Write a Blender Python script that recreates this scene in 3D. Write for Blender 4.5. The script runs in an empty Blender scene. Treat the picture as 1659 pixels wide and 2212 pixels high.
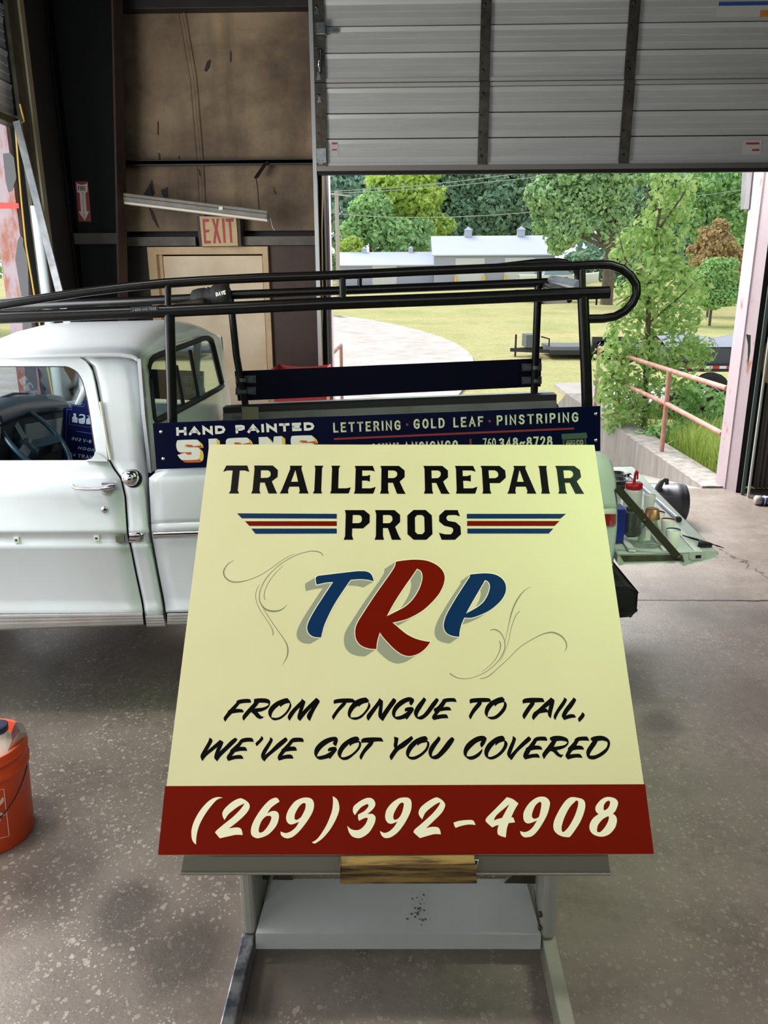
import bpy, math, random
from mathutils import Vector, Matrix
from mathutils.geometry import tessellate_polygon
random.seed(7)
R_ = math.radians
sc = bpy.context.scene
COL = sc.collection

# ------------------------------------------------------------------ camera
FPX, PITCH, ROLL, YAW, CAMH = 1661.0, R_(16.45), R_(0.25), R_(1.5), 1.85
def _cam():
    F = Vector((0, math.cos(PITCH), -math.sin(PITCH)))
    U = Vector((0, math.sin(PITCH), math.cos(PITCH)))
    Rr = Vector((1, 0, 0))
    r2 = Rr * math.cos(ROLL) - U * math.sin(ROLL)
    u2 = U * math.cos(ROLL) + Rr * math.sin(ROLL)
    m = Matrix.Rotation(YAW, 3, 'Z')
    return m @ r2, m @ u2, m @ F
CR, CU, CF = _cam()
CP = Vector((0, 0, CAMH))
cd = bpy.data.cameras.new('camera')
cam = bpy.data.objects.new('camera', cd); COL.objects.link(cam)
cd.sensor_fit = 'VERTICAL'; cd.sensor_height = 24.0
cd.lens = FPX / 2212.0 * 24.0
cd.clip_end = 600; cd.clip_start = 0.02
cam.matrix_world = Matrix(((CR.x, CU.x, -CF.x, CP.x), (CR.y, CU.y, -CF.y, CP.y), (CR.z, CU.z, -CF.z, CP.z), (0, 0, 0, 1)))
sc.camera = cam

# ------------------------------------------------------------------ sky, sun, lamps, exposure
w = bpy.data.worlds.new('overcast_sky'); sc.world = w; w.use_nodes = True
bg = w.node_tree.nodes['Background']
bg.inputs[0].default_value = (0.84, 0.93, 1.0, 1); bg.inputs[1].default_value = 1.0
def lamp(name, kind, loc, target, energy, color, size=None, size_y=None, angle=None, spread=None):
    d = bpy.data.lights.new(name, kind); d.energy = energy; d.color = color
    if size: d.size = size
    if size_y: d.shape = 'RECTANGLE'; d.size_y = size_y
    if angle: d.angle = angle
    if spread: d.spread = spread
    o = bpy.data.objects.new(name, d); COL.objects.link(o); o.location = loc
    o.rotation_euler = (Vector(target) - Vector(loc)).to_track_quat('-Z', 'Y').to_euler()
    return o
lamp('sun', 'SUN', (0, 0, 20), (4.0, -4.2, 20 - 6.6), 2.7, (1.0, 0.96, 0.90), angle=R_(40))
lamp('front_fill', 'AREA', (-0.5, -2.1, 3.0), (0.1, 2.4, 0.9), 8, (1.0, 0.97, 0.92), 2.6, 0.8, spread=R_(110))  # added lamp behind the viewer, brightens the sign board and truck
for sx_ in (-2.2, 2.5): lamp('overhead_fill', 'AREA', (sx_, 1.75, 4.45), (sx_ * .35, 1.85, 0.6), 33, (1.0, 0.97, 0.91), 0.35, 2.2, spread=R_(105))  # added overhead lamps, unseen, placed to light the sign board
lamp('side_door_fill', 'AREA', (-2.3, 1.0, 1.5), (0.6, 2.2, 0.5), 19, (0.95, 0.98, 1.0), 2.0, 2.4)  # added lamp at the side doorway, strengthens its daylight
lamp('side_door_fill', 'AREA', (-2.35, 3.0, 1.9), (-0.6, 6.9, 1.5), 60, (0.98, 0.98, 1.0), 1.2, 1.4)  # second added lamp at the side doorway, brightens the back wall
lamp('rear_door_fill', 'AREA', (1.0, 8.8, 4.5), (1.3, 4.2, 0.0), 270, (0.96, 0.98, 1.0), 2.8, 1.4, spread=R_(110))  # added lamp above the rear doorway, brightens the floor inside it
lamp('green_fill', 'AREA', (2.0, 1.9, 2.2), (0.75, 2.45, 1.25), 3.4, (0.42, 1.0, 0.22), 0.6, 0.6, spread=R_(75))  # added lamp for the green tint on the board; no panel is built
sc.view_settings.view_transform = 'Standard'; sc.view_settings.look = 'None'
sc.view_settings.exposure = 0.27; sc.view_settings.gamma = 1.0; sc.view_settings.use_curve_mapping = False
sc.cycles.use_denoising = True
sc.cycles.max_bounces = 8; sc.cycles.diffuse_bounces = 5; sc.cycles.transparent_max_bounces = 12
sc.cycles.sample_clamp_indirect = 6.0

# ------------------------------------------------------------------ from a direction in the view to a place in the world
def ray(x, y):
    return CF + CR * ((x - 829.5) / FPX) + CU * ((1106.0 - y) / FPX)
def PT(x, y, t): return CP + ray(x, y) * t
def PPl(x, y, n, c):                     # plane n.p = c
    d = ray(x, y); return CP + d * ((c - n.dot(CP)) / n.dot(d))
def PX(x, y, X): return PPl(x, y, Vector((1, 0, 0)), X)
def PY(x, y, Y): return PPl(x, y, Vector((0, 1, 0)), Y)
def PZ(x, y, Z): return PPl(x, y, Vector((0, 0, 1)), Z)
TK = math.tan(YAW)
TN = Vector((-TK, 1, 0))
def PS(x, y, off=0.0): return PPl(x, y, TN, 2.96 - off)     # near flank of the truck
def PF(x, y, off=0.0): return PPl(x, y, TN, 4.33 - off)     # far flank of its bed

# ------------------------------------------------------------------ materials
def lin(c):
    def f(v):
        v /= 255.0
        return v / 12.92 if v <= 0.04045 else ((v + 0.055) / 1.055) ** 2.4
    return (f(c[0]), f(c[1]), f(c[2]), 1)
def mk(name, c, rough=0.5, metal=0.0, c2=None, scale=6.0, amt=0.5, bump=0.0, bscale=60.0, spec=None, coat=0.0, stretch=None, trans=0.0):
    m = bpy.data.materials.new(name); m.use_nodes = True
    nt = m.node_tree; N = nt.nodes; L = nt.links
    b = N['Principled BSDF']
    b.inputs['Base Color'].default_value = lin(c); b.inputs['Roughness'].default_value = rough; b.inputs['Metallic'].default_value = metal
    if spec is not None: b.inputs['Specular IOR Level'].default_value = spec
    if coat: b.inputs['Coat Weight'].default_value = coat; b.inputs['Coat Roughness'].default_value = 0.08
    if trans: b.inputs['Transmission Weight'].default_value = trans
    if c2 or bump:
        tc = N.new('ShaderNodeTexCoord'); mp = N.new('ShaderNodeMapping'); L.new(tc.outputs['Object'], mp.inputs[0])
        if stretch: mp.inputs['Scale'].default_value = stretch
    if c2:
        nz = N.new('ShaderNodeTexNoise'); nz.inputs['Scale'].default_value = scale; nz.inputs['Detail'].default_value = 6; nz.inputs['Roughness'].default_value = 0.6
        L.new(mp.outputs[0], nz.inputs['Vector'])
        rp = N.new('ShaderNodeValToRGB'); rp.color_ramp.elements[0].position = 0.5 - amt * 0.35; rp.color_ramp.elements[1].position = 0.5 + amt * 0.35
        rp.color_ramp.elements[0].color = lin(c); rp.color_ramp.elements[1].color = lin(c2)
        L.new(nz.outputs['Fac'], rp.inputs[0]); L.new(rp.outputs[0], b.inputs['Base Color'])
    if bump:
        n2 = N.new('ShaderNodeTexNoise'); n2.inputs['Scale'].default_value = bscale; n2.inputs['Detail'].default_value = 4
        L.new(mp.outputs[0], n2.inputs['Vector'])
        bp = N.new('ShaderNodeBump'); bp.inputs['Strength'].default_value = bump; bp.inputs['Distance'].default_value = 0.01
        L.new(n2.outputs['Fac'], bp.inputs['Height']); L.new(bp.outputs[0], b.inputs['Normal'])
    return m
def leafmat(name, c, c2, tr=0.35):
    m = bpy.data.materials.new(name); m.use_nodes = True
    nt = m.node_tree; N = nt.nodes; L = nt.links; N.remove(N['Principled BSDF'])
    g = N.new('ShaderNodeNewGeometry'); rp = N.new('ShaderNodeValToRGB')
    rp.color_ramp.elements[0].color = lin(c); rp.color_ramp.elements[1].color = lin(c2)
    L.new(g.outputs['Random Per Island'], rp.inputs[0])
    d = N.new('ShaderNodeBsdfDiffuse'); t = N.new('ShaderNodeBsdfTranslucent'); mx = N.new('ShaderNodeMixShader'); mx.inputs[0].default_value = tr
    L.new(rp.outputs[0], d.inputs[0]); L.new(rp.outputs[0], t.inputs[0]); L.new(d.outputs[0], mx.inputs[1]); L.new(t.outputs[0], mx.inputs[2])
    L.new(mx.outputs[0], N['Material Output'].inputs[0])
    return m
def glassmat(name, tint=(0.9, 0.95, 0.94), f=0.0, rough=0.02):
    m = bpy.data.materials.new(name); m.use_nodes = True
    nt = m.node_tree; N = nt.nodes; L = nt.links; N.remove(N['Principled BSDF'])
    t = N.new('ShaderNodeBsdfTransparent'); t.inputs[0].default_value = (*tint, 1)
    g = N.new('ShaderNodeBsdfGlossy'); g.inputs['Roughness'].default_value = rough
    fr = N.new('ShaderNodeLayerWeight'); fr.inputs[0].default_value = 0.5
    pw = N.new('ShaderNodeMath'); pw.operation = 'POWER'; pw.inputs[1].default_value = 4.0; L.new(fr.outputs['Facing'], pw.inputs[0])
    ad = N.new('ShaderNodeMath'); ad.operation = 'ADD'; ad.use_clamp = True; ad.inputs[1].default_value = f + 0.03
    mx = N.new('ShaderNodeMixShader'); L.new(pw.outputs[0], ad.inputs[0]); L.new(ad.outputs[0], mx.inputs[0])
    L.new(t.outputs[0], mx.inputs[1]); L.new(g.outputs[0], mx.inputs[2]); L.new(mx.outputs[0], N['Material Output'].inputs[0])
    return m

# ------------------------------------------------------------------ mesh building
class MB:
    def __init__(s): s.v = []; s.f = []; s.sm = []; s.mi = []; s.cur = 0; s.smooth = False
    def add(s, pts, faces, smooth=None):
        b = len(s.v); s.v += [Vector(p) for p in pts]
        for f in faces:
            s.f.append([b + i for i in f]); s.sm.append(s.smooth if smooth is None else smooth); s.mi.append(s.cur)
        return s
    def poly(s, pts): return s.add(pts, [list(range(len(pts)))])
    def fill(s, outer, holes=(), vec=None):      # flat polygon with holes; vec extrudes
        loops = [list(map(Vector, outer))] + [list(map(Vector, h)) for h in holes]
        tris = tessellate_polygon(loops); pts = [p for l in loops for p in l]
        if vec is None: return s.add(pts, [list(t) for t in tris])
        vec = Vector(vec); n = len(pts)
        fs = [list(t) for t in tris] + [[i + n for i in reversed(t)] for t in tris]
        o = 0
        for l in loops:
            k = len(l)
            for i in range(k): fs.append([o + i, o + (i + 1) % k, o + (i + 1) % k + n, o + i + n])
            o += k
        return s.add(pts + [p + vec for p in pts], fs)
    def box(s, x0, x1, y0, y1, z0, z1):
        return s.hexa([(x0, y0, z0), (x1, y0, z0), (x1, y1, z0), (x0, y1, z0), (x0, y0, z1), (x1, y0, z1), (x1, y1, z1), (x0, y1, z1)])
    def hexa(s, p): return s.add(p, [[0, 3, 2, 1], [4, 5, 6, 7], [0, 1, 5, 4], [1, 2, 6, 5], [2, 3, 7, 6], [3, 0, 4, 7]], False)
    def obox(s, c, a, b, d):
        c, a, b, d = Vector(c), Vector(a), Vector(b), Vector(d)
        return s.hexa([c - a - b - d, c + a - b - d, c + a + b - d, c - a + b - d, c - a - b + d, c + a - b + d, c + a + b + d, c - a + b + d])
    def beam(s, p, q, w, h, up=(0, 0, 1)):
        p, q = Vector(p), Vector(q); a = (q - p) / 2; n = a.normalized()
        sd = n.cross(Vector(up)).normalized(); u = sd.cross(n)
        return s.obox((p + q) / 2, a, sd * w / 2, u * h / 2)
    def tube(s, pts, r, n=10, caps=True, closed=False):
        pts = [Vector(p) for p in pts]; k = len(pts)
        rs = r if isinstance(r, (list, tuple)) else [r] * k
        rings = []; prev = None
        for i, p in enumerate(pts):
            if closed: d = pts[(i + 1) % k] - pts[i - 1]
            else: d = pts[min(i + 1, k - 1)] - pts[max(i - 1, 0)]
            d = d.normalized() if d.length > 1e-9 else Vector((0, 0, 1))
            if prev is None:
                a = Vector((0, 0, 1)) if abs(d.z) < 0.9 else Vector((1, 0, 0)); u = d.cross(a).normalized()
            else: u = (prev - d * prev.dot(d)); u = u.normalized() if u.length > 1e-6 else d.orthogonal().normalized()
            prev = u; v = d.cross(u)
            rings.append([p + (u * math.cos(2 * math.pi * j / n) + v * math.sin(2 * math.pi * j / n)) * rs[i] for j in range(n)])
        vs = [q for rg in rings for q in rg]; fs = []
        for i in range(k if closed else k - 1):
            i2 = (i + 1) % k
            for j in range(n): fs.append([i * n + j, i * n + (j + 1) % n, i2 * n + (j + 1) % n, i2 * n + j])
        s.add(vs, fs, True)
        if caps and not closed: s.add(rings[0], [list(reversed(range(n)))], False); s.add(rings[-1], [list(range(n))], False)
        return s
    def lathe(s, prof, c, axis=(0, 0, 1), n=24, smooth=True):
        c = Vector(c); ax = Vector(axis).normalized(); u = ax.orthogonal().normalized(); v = ax.cross(u)
        vs = [c + ax * z + (u * math.cos(2 * math.pi * j / n) + v * math.sin(2 * math.pi * j / n)) * r for r, z in prof for j in range(n)]
        fs = [[i * n + j, i * n + (j + 1) % n, (i + 1) * n + (j + 1) % n, (i + 1) * n + j] for i in range(len(prof) - 1) for j in range(n)]
        return s.add(vs, fs, smooth)
    def grid(s, rows, smooth=True):
        n = len(rows[0]); vs = [p for r in rows for p in r]
        return s.add(vs, [[i * n + j, i * n + j + 1, (i + 1) * n + j + 1, (i + 1) * n + j] for i in range(len(rows) - 1) for j in range(n - 1)], smooth)
    def build(s, name, mat, parent=None, loc=None, bevel=0, solid=0, shade=None):
        root = parent
        while root is not None and root.parent is not None: root = root.parent
        if root is not None: L = root.location.copy()
        elif loc is not None: L = Vector(loc)
        else:
            xs = [p.x for p in s.v]; ys = [p.y for p in s.v]; zs = [p.z for p in s.v]
            L = Vector(((min(xs) + max(xs)) / 2, (min(ys) + max(ys)) / 2, min(zs)))
        me = bpy.data.meshes.new(name); me.from_pydata([tuple(p - L) for p in s.v], [], s.f)
        for m in (mat if isinstance(mat, (list, tuple)) else [mat]): me.materials.append(m)
        me.polygons.foreach_set('use_smooth', s.sm); me.polygons.foreach_set('material_index', s.mi); me.update()
        o = bpy.data.objects.new(name, me); COL.objects.link(o)
        if root is None: o.location = L
        else: o.parent = parent
        if solid: md = o.modifiers.new('solid', 'SOLIDIFY'); md.thickness = solid; md.offset = 1
        if bevel: md = o.modifiers.new('bevel', 'BEVEL'); md.width = bevel; md.segments = 2; md.limit_method = 'ANGLE'; md.angle_limit = R_(40)
        return o
def tag(o, label, cat, group=None):
    o['label'] = label; o['category'] = cat
    if group: o['group'] = group
    return o
def struct(o): o['kind'] = 'structure'; return o
def lab(o, t): o['label'] = t; return o
def thing(name, loc, label, cat, group=None):
    o = bpy.data.objects.new(name, None); COL.objects.link(o); o.location = loc; o.empty_display_size = 0.1
    return tag(o, label, cat, group)
def catmull(pts, corner, closed=True, n=5):
    k = len(pts); out = []
    for i in range(k if closed else k - 1):
        p1 = pts[i]; p2 = pts[(i + 1) % k]
        p0 = p1 if corner[i] else pts[i - 1] if (closed or i > 0) else p1
        p3 = p2 if corner[(i + 1) % k] else pts[(i + 2) % k] if (closed or i + 2 < k) else p2
        for j in range(n):
            t = j / n; t2 = t * t; t3 = t2 * t
            out.append(tuple(0.5 * (2 * p1[a] + (p2[a] - p0[a]) * t + (2 * p0[a] - 5 * p1[a] + 4 * p2[a] - p3[a]) * t2 + (3 * p1[a] - p0[a] - 3 * p2[a] + p3[a]) * t3) for a in range(len(p1))))
    if not closed: out.append(tuple(pts[-1]))
    return out
def path(s, crop, smooth=True, n=5):      # 'x,y x,y! ...' in a crop (x0, y0, scale); '!' marks a corner
    pts = []; cor = []
    for w_ in s.split():
        cor.append(w_.endswith('!')); a, b = w_.rstrip('!').split(','); pts.append((crop[0] + float(a) / crop[2], crop[1] + float(b) / crop[2]))
    if not smooth: return pts
    if not any(cor): return catmull(pts, cor, True, n)
    out = []; k = len(pts)
    for i in range(k):
        if cor[i] and cor[(i + 1) % k]: out.append(pts[i])
        else: out += catmull([pts[i - 1], pts[i], pts[(i + 1) % k], pts[(i + 2) % k]], [cor[i - 1], cor[i], cor[(i + 1) % k], cor[(i + 2) % k]], True, n)[n:2 * n]
    return out
# ------------------------------------------------------------------ common materials
M = {}
M['white_paint'] = mk('white_paint', (208, 213, 216), 0.34, c2=(198, 202, 203), scale=3, coat=0.3)
M['cream_metal'] = mk('cream_metal', (196, 194, 178), 0.45)
M['chrome'] = mk('chrome', (205, 205, 208), 0.12, 1.0)
M['steel'] = mk('steel', (150, 152, 152), 0.35, 1.0, c2=(120, 122, 122), scale=20)
M['galv'] = mk('galvanised_steel', (92, 88, 78), 0.42, 0.8, c2=(66, 62, 54), scale=14)
M['black_tube'] = mk('black_gloss_paint', (8, 8, 9), 0.30, c2=(16, 15, 14), scale=30, amt=0.3, spec=0.35)
M['black'] = mk('matt_black', (14, 14, 15), 0.6)
M['rubber'] = mk('rubber', (22, 22, 23), 0.75, bump=0.2, bscale=120)
M['dark_grey'] = mk('dark_grey_plastic', (66, 66, 72), 0.5, bump=0.1, bscale=200)
M['navy'] = mk('navy_enamel', (7, 11, 42), 0.25, spec=0.2)
M['navy_back'] = mk('navy_back', (4, 6, 24), 0.35, spec=0.15)
M['ivory'] = mk('ivory_paint', (226, 226, 214), 0.4)
M['gold'] = mk('gold_leaf', (206, 204, 176), 0.4)
M['red_line'] = mk('dull_red_paint', (134, 44, 44), 0.4)
M['orange_paint'] = mk('orange_paint', (190, 92, 40), 0.4)
M['yellow_paint'] = mk('yellow_paint', (228, 190, 62), 0.4)
M['grey_enamel'] = mk('grey_enamel', (166, 167, 158), 0.42, c2=(150, 151, 140), scale=4, bump=0.05, bscale=300)
M['sign_cream'] = mk('sign_cream', (226, 218, 172), 0.42, c2=(221, 213, 166), scale=3, spec=0.2)
M['sign_red'] = mk('sign_red', (112, 18, 2), 0.45, spec=0.05)
M['sign_black'] = mk('sign_black', (3, 3, 4), 0.4, spec=0.1)
M['sign_blue'] = mk('sign_blue', (6, 46, 86), 0.4, spec=0.12)
M['sign_grey'] = mk('sign_shade_grey', (150, 152, 128), 0.45)
M['sign_ivory'] = mk('sign_ivory', (246, 240, 206), 0.4)
M['sign_pencil'] = mk('scroll_grey', (136, 130, 96), 0.5)
M['glass'] = glassmat('clear_glass', (0.86, 0.92, 0.92), 0.05)
M['bottle_glass'] = glassmat('bottle_glass', (0.93, 0.96, 0.93), 0.08)

# ------------------------------------------------------------------ floor
def floor_mat():
    m = bpy.data.materials.new('worn_concrete'); m.use_nodes = True
    nt = m.node_tree; N = nt.nodes; L = nt.links; b = N['Principled BSDF']
    tc = N.new('ShaderNodeTexCoord')
    def noise(scale, detail=5, rough=0.6):
        n = N.new('ShaderNodeTexNoise'); n.inputs['Scale'].default_value = scale; n.inputs['Detail'].default_value = detail; n.inputs['Roughness'].default_value = rough
        L.new(tc.outputs['Object'], n.inputs['Vector']); return n.outputs['Fac']
    def ramp(fac, p0, p1, c0=(0, 0, 0, 1), c1=(1, 1, 1, 1)):
        r = N.new('ShaderNodeValToRGB'); r.color_ramp.elements[0].position = p0; r.color_ramp.elements[1].position = p1
        r.color_ramp.elements[0].color = c0; r.color_ramp.elements[1].color = c1; L.new(fac, r.inputs[0]); return r.outputs[0]
    def math_(op, a, bb=None, clamp=False):
        n = N.new('ShaderNodeMath'); n.operation = op; n.use_clamp = clamp
        for i, x in enumerate((a, bb)):
            if x is None: continue
            if isinstance(x, (int, float)): n.inputs[i].default_value = x
            else: L.new(x, n.inputs[i])
        return n.outputs[0]
    def mix(f, a, bb):
        n = N.new('ShaderNodeMix'); n.data_type = 'RGBA'; L.new(f, n.inputs[0])
        for i, x in ((6, a), (7, bb)):
            if isinstance(x, tuple): n.inputs[i].default_value = x
            else: L.new(x, n.inputs[i])
        return n.outputs[2]
    sx = N.new('ShaderNodeSeparateXYZ'); L.new(tc.outputs['Object'], sx.inputs[0])
    base = mix(ramp(noise(1.1), 0.35, 0.68), lin((124, 112, 103)), lin((154, 142, 133)))
    base = mix(ramp(noise(22, 6, 0.75), 0.30, 0.75), base, mix(ramp(noise(3.0), 0.4, 0.6), lin((104, 93, 84)), lin((136, 124, 114))))
    near = ramp(sx.outputs['Y'], 0.0, 1.0)
    # exposed stones, thick in the worn front half
    mask = math_('MULTIPLY', ramp(noise(1.3, 3), 0.40, 0.58), math_('LESS_THAN', sx.outputs['Y'], 4.05))
    mask = math_('MULTIPLY', mask, math_('MAXIMUM', ramp(math_('ADD', sx.outputs['X'], noise(1.7, 3)), 0.75, 1.25, (1, 1, 1, 1), (.40, .40, .40, 1)), ramp(sx.outputs['Y'], 2.6, 3.3)))
    wn_ = N.new('ShaderNodeTexNoise'); wn_.inputs['Scale'].default_value = 55; wn_.inputs['Detail'].default_value = 2; L.new(tc.outputs['Object'], wn_.inputs['Vector'])
    warp = N.new('ShaderNodeVectorMath'); warp.operation = 'MULTIPLY_ADD'; L.new(wn_.outputs['Color'], warp.inputs[0]); warp.inputs[1].default_value = (.022, .022, .022); L.new(tc.outputs['Object'], warp.inputs[2])
    tot = None
    for sc_, thr, pick in ((48, 0.34, 0.72), (95, 0.33, 0.70), (26, 0.26, 0.90)):
        v = N.new('ShaderNodeTexVoronoi'); v.inputs['Scale'].default_value = sc_; L.new(warp.outputs[0], v.inputs['Vector'])
        sr = N.new('ShaderNodeSeparateColor'); L.new(v.outputs['Color'], sr.inputs[0])
        st = math_('MULTIPLY', math_('LESS_THAN', v.outputs['Distance'], thr), math_('GREATER_THAN', sr.outputs[0], pick))
        tot = st if tot is None else math_('MAXIMUM', tot, st)
    stones = math_('MULTIPLY', tot, mask)
    base = mix(math_('MULTIPLY', stones, 0.85), base, mix(ramp(noise(40), 0.3, 0.7), lin((214, 204, 192)), lin((168, 158, 148))))
    stain = ramp(noise(0.75, 4, 0.55), 0.56, 0.68)
    base = mix(math_('MULTIPLY', stain, 0.55), base, lin((70, 64, 60)))
    # oil stains
    for (ox, oy, rad, amt) in ((265, 1965, .13, .62), (400, 2055, .16, .58), (1425, 1560, .10, .45), (120, 1900, .20, .35), (1330, 1480, .18, .35)):
        c_ = PZ(ox, oy, 0); ds = N.new('ShaderNodeVectorMath'); ds.operation = 'DISTANCE'; L.new(tc.outputs['Object'], ds.inputs[0]); ds.inputs[1].default_value = (c_.x, c_.y, 0)
        dd_ = math_('ADD', ds.outputs['Value'], math_('MULTIPLY', math_('SUBTRACT', noise(5.5, 4), 0.5), rad * 1.6))
        base = mix(math_('MULTIPLY', ramp(dd_, rad * .45, rad * 1.15, (1, 1, 1, 1), (0, 0, 0, 1)), amt), base, lin((52, 46, 42)))
    # control joint across the bay
    wob = math_('MULTIPLY', math_('SUBTRACT', noise(9, 3), 0.5), 0.03)
    jd = math_('ABSOLUTE', math_('SUBTRACT', math_('ADD', sx.outputs['Y'], wob), JOINT_Y))
    joint = math_('LESS_THAN', jd, 0.010)
    base = mix(joint, base, lin((28, 25, 24)))
    # one wandering crack
    w2 = math_('MULTIPLY', math_('SUBTRACT', noise(3.0, 6, 0.7), 0.5), 0.5)
    cd_ = math_('ABSOLUTE', math_('SUBTRACT', math_('ADD', sx.outputs['X'], w2), math_('ADD', math_('MULTIPLY', sx.outputs['Y'], -0.22), 3.45)))
    crack = math_('MULTIPLY', math_('LESS_THAN', cd_, 0.006), math_('GREATER_THAN', sx.outputs['Y'], 4.7))
    base = mix(crack, base, lin((58, 54, 50)))
    L.new(base, b.inputs['Base Color'])
    L.new(ramp(noise(5), 0.3, 0.7, (0.30, 0.30, 0.30, 1), (0.52, 0.52, 0.52, 1)), b.inputs['Roughness'])
    hgt = math_('ADD', math_('MULTIPLY', noise(70, 4), 0.5), math_('ADD', math_('MULTIPLY', stones, 0.5), math_('MULTIPLY', joint, -1.0)))
    bp = N.new('ShaderNodeBump'); bp.inputs['Strength'].default_value = 0.55; bp.inputs['Distance'].default_value = 0.006
    L.new(hgt, bp.inputs['Height']); L.new(bp.outputs[0], b.inputs['Normal'])
    return m
JOINT_Y = PZ(1500, 1297, 0).y
M['floor'] = floor_mat()
YB = 6.88
XR = 4.7
fl = MB().box(-2.55, XR, -2.4, 7.08, -0.25, 0)
struct(fl.build('floor', M['floor'], loc=(0, 0, 0)))
struct(MB().box(-5.2, -2.55, 0.8, 6.2, -0.3, -0.004).build('floor_apron', mk('apron_concrete', (176, 172, 164), 0.8, c2=(150, 146, 140), scale=4, bump=0.2), loc=(0, 0, 0)))

# ------------------------------------------------------------------ walls
M['tan_board'] = mk('smoke_stained_board', (186, 160, 126), 0.7, c2=(70, 54, 42), scale=0.9, amt=0.55, bump=0.12, bscale=14, stretch=(1, 1, 0.7))
M['brown_panel'] = mk('dark_brown_panel', (74, 50, 38), 0.6, c2=(60, 42, 33), scale=6)
M['soot'] = mk('sooty_panel', (58, 54, 48), 0.7, c2=(34, 31, 28), scale=3)
M['dark'] = mk('dark_cavity', (16, 15, 14), 0.9)
M['girt_dark'] = mk('dark_purlin', (44, 36, 34), 0.55, c2=(30, 25, 24), scale=8)
M['girt_grey'] = mk('grey_purlin', (108, 100, 88), 0.55, c2=(76, 70, 60), scale=6)
M['column'] = mk('dark_green_steel', (15, 16, 16), 0.7, c2=(10, 11, 11), scale=2, spec=.12)
M['rust'] = mk('rusty_primer', (62, 36, 28), 0.7, c2=(34, 24, 21), scale=4, stretch=(1, 1, 0.6))
M['siding'] = mk('dark_siding', (46, 44, 42), 0.7)
def smoke_mat():
    m = M['tan_board']; nt = m.node_tree; N = nt.nodes; L = nt.links; b = N['Principled BSDF']; src = b.inputs['Base Color'].links[0].from_socket
    tc = N.new('ShaderNodeTexCoord')
    def layer(src, scale, st, p0, p1, col_, amt, off=(0, 0, 0)):
        mp = N.new('ShaderNodeMapping'); mp.inputs['Scale'].default_value = st; mp.inputs['Location'].default_value = off; L.new(tc.outputs['Object'], mp.inputs[0])
        n = N.new('ShaderNodeTexNoise'); n.inputs['Scale'].default_value = scale; n.inputs['Detail'].default_value = 7; n.inputs['Roughness'].default_value = .62; L.new(mp.outputs[0], n.inputs['Vector'])
        r = N.new('ShaderNodeValToRGB'); r.color_ramp.elements[0].position = p0; r.color_ramp.elements[1].position = p1; r.color_ramp.elements[1].color = (amt, amt, amt, 1); L.new(n.outputs['Fac'], r.inputs[0])
        x = N.new('ShaderNodeMix'); x.data_type = 'RGBA'; L.new(r.outputs[0], x.inputs[0]); L.new(src, x.inputs[6]); x.inputs[7].default_value = lin(col_); return x.outputs[2]
    s = layer(src, 1.0, (1, 1, 1.4), .46, .62, (66, 50, 40), .62, (3.1, 0, 1.7)); s = layer(s, 4.0, (1, 1, .12), .52, .72, (70, 54, 42), .45); s = layer(s, 2.2, (.7, 1, 2.2), .55, .66, (120, 96, 72), .6, (1, 0, 4))
    L.new(s, b.inputs['Base Color'])
smoke_mat()
XO = PY(700, 650, YB).x                          # left edge of the rear opening
zg1 = PY(470, 499, YB).z; zg0 = PY(470, 513, YB).z
WB = MB()
WB.cur = 0; WB.box(-2.62, XO, YB, YB + 0.03, zg1, 4.7)                    # tan upper lining
xdl = PY(327, 600, YB).x; xdr = PY(583, 600, YB).x
WB.cur = 1; WB.box(-2.62, xdl, YB + 0.005, YB + 0.03, 0, zg0)
WB.cur = 2; WB.box(xdr, XO, YB + 0.005, YB + 0.03, 0, zg0)
WB.cur = 3; WB.box(-2.62, XO, YB + 0.14, YB + 0.20, 0, 4.7)
WB.box(XO, XR, YB + 0.03, YB + 0.2, 3.45, 4.7)
pr = [PZ(1545, 1043, 0), PZ(1566, 1056, 0), PZ(1589, 1064, 0)]
WB.box(pr[2].x + 0.02, XR, YB + 0.28, YB + 0.34, 0, 4.7)
WB.cur = 4                                                               # fold in the lining
sm_ = [PY(397, 25, YB - .004), PY(422, 169, YB - .004), PY(437, 350, YB - .004), PY(443, 470, YB - .004)]
WB.tube([sm_[0] + Vector((0, 0, 1))] + sm_, 0.016, 6)
sm2 = [p + Vector((-0.045, 0, 0)) for p in sm_]; WB.tube(sm2, 0.005, 5)
WB.cur = 3
for pts in ("441,152 447,133 455,128 452,146 445,155", "340,262 342,262 342,292 340,290", "342,330 345,332 346,346 343,346", "310,420 322,400 328,388 334,418 325,424", "347,411 362,404 362,426 354,428",
            "497,110 499,112 499,134 497,132", "322,448 330,456 338,478 344,493 338,488 328,470", "590,405 597,420 593,418", "386,335 388,342 385,344", "430,365 433,380 430,378"):
    q = [PY(*map(float, a.split(',')), YB - 0.012) for a in pts.split()]
    WB.fill(q, vec=(0, 0.008, 0))
wb = struct(WB.build('wall_back', [M['tan_board'], M['soot'], M['brown_panel'], M['siding'], M['tan_board']], loc=(0, YB, 0)))
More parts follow.
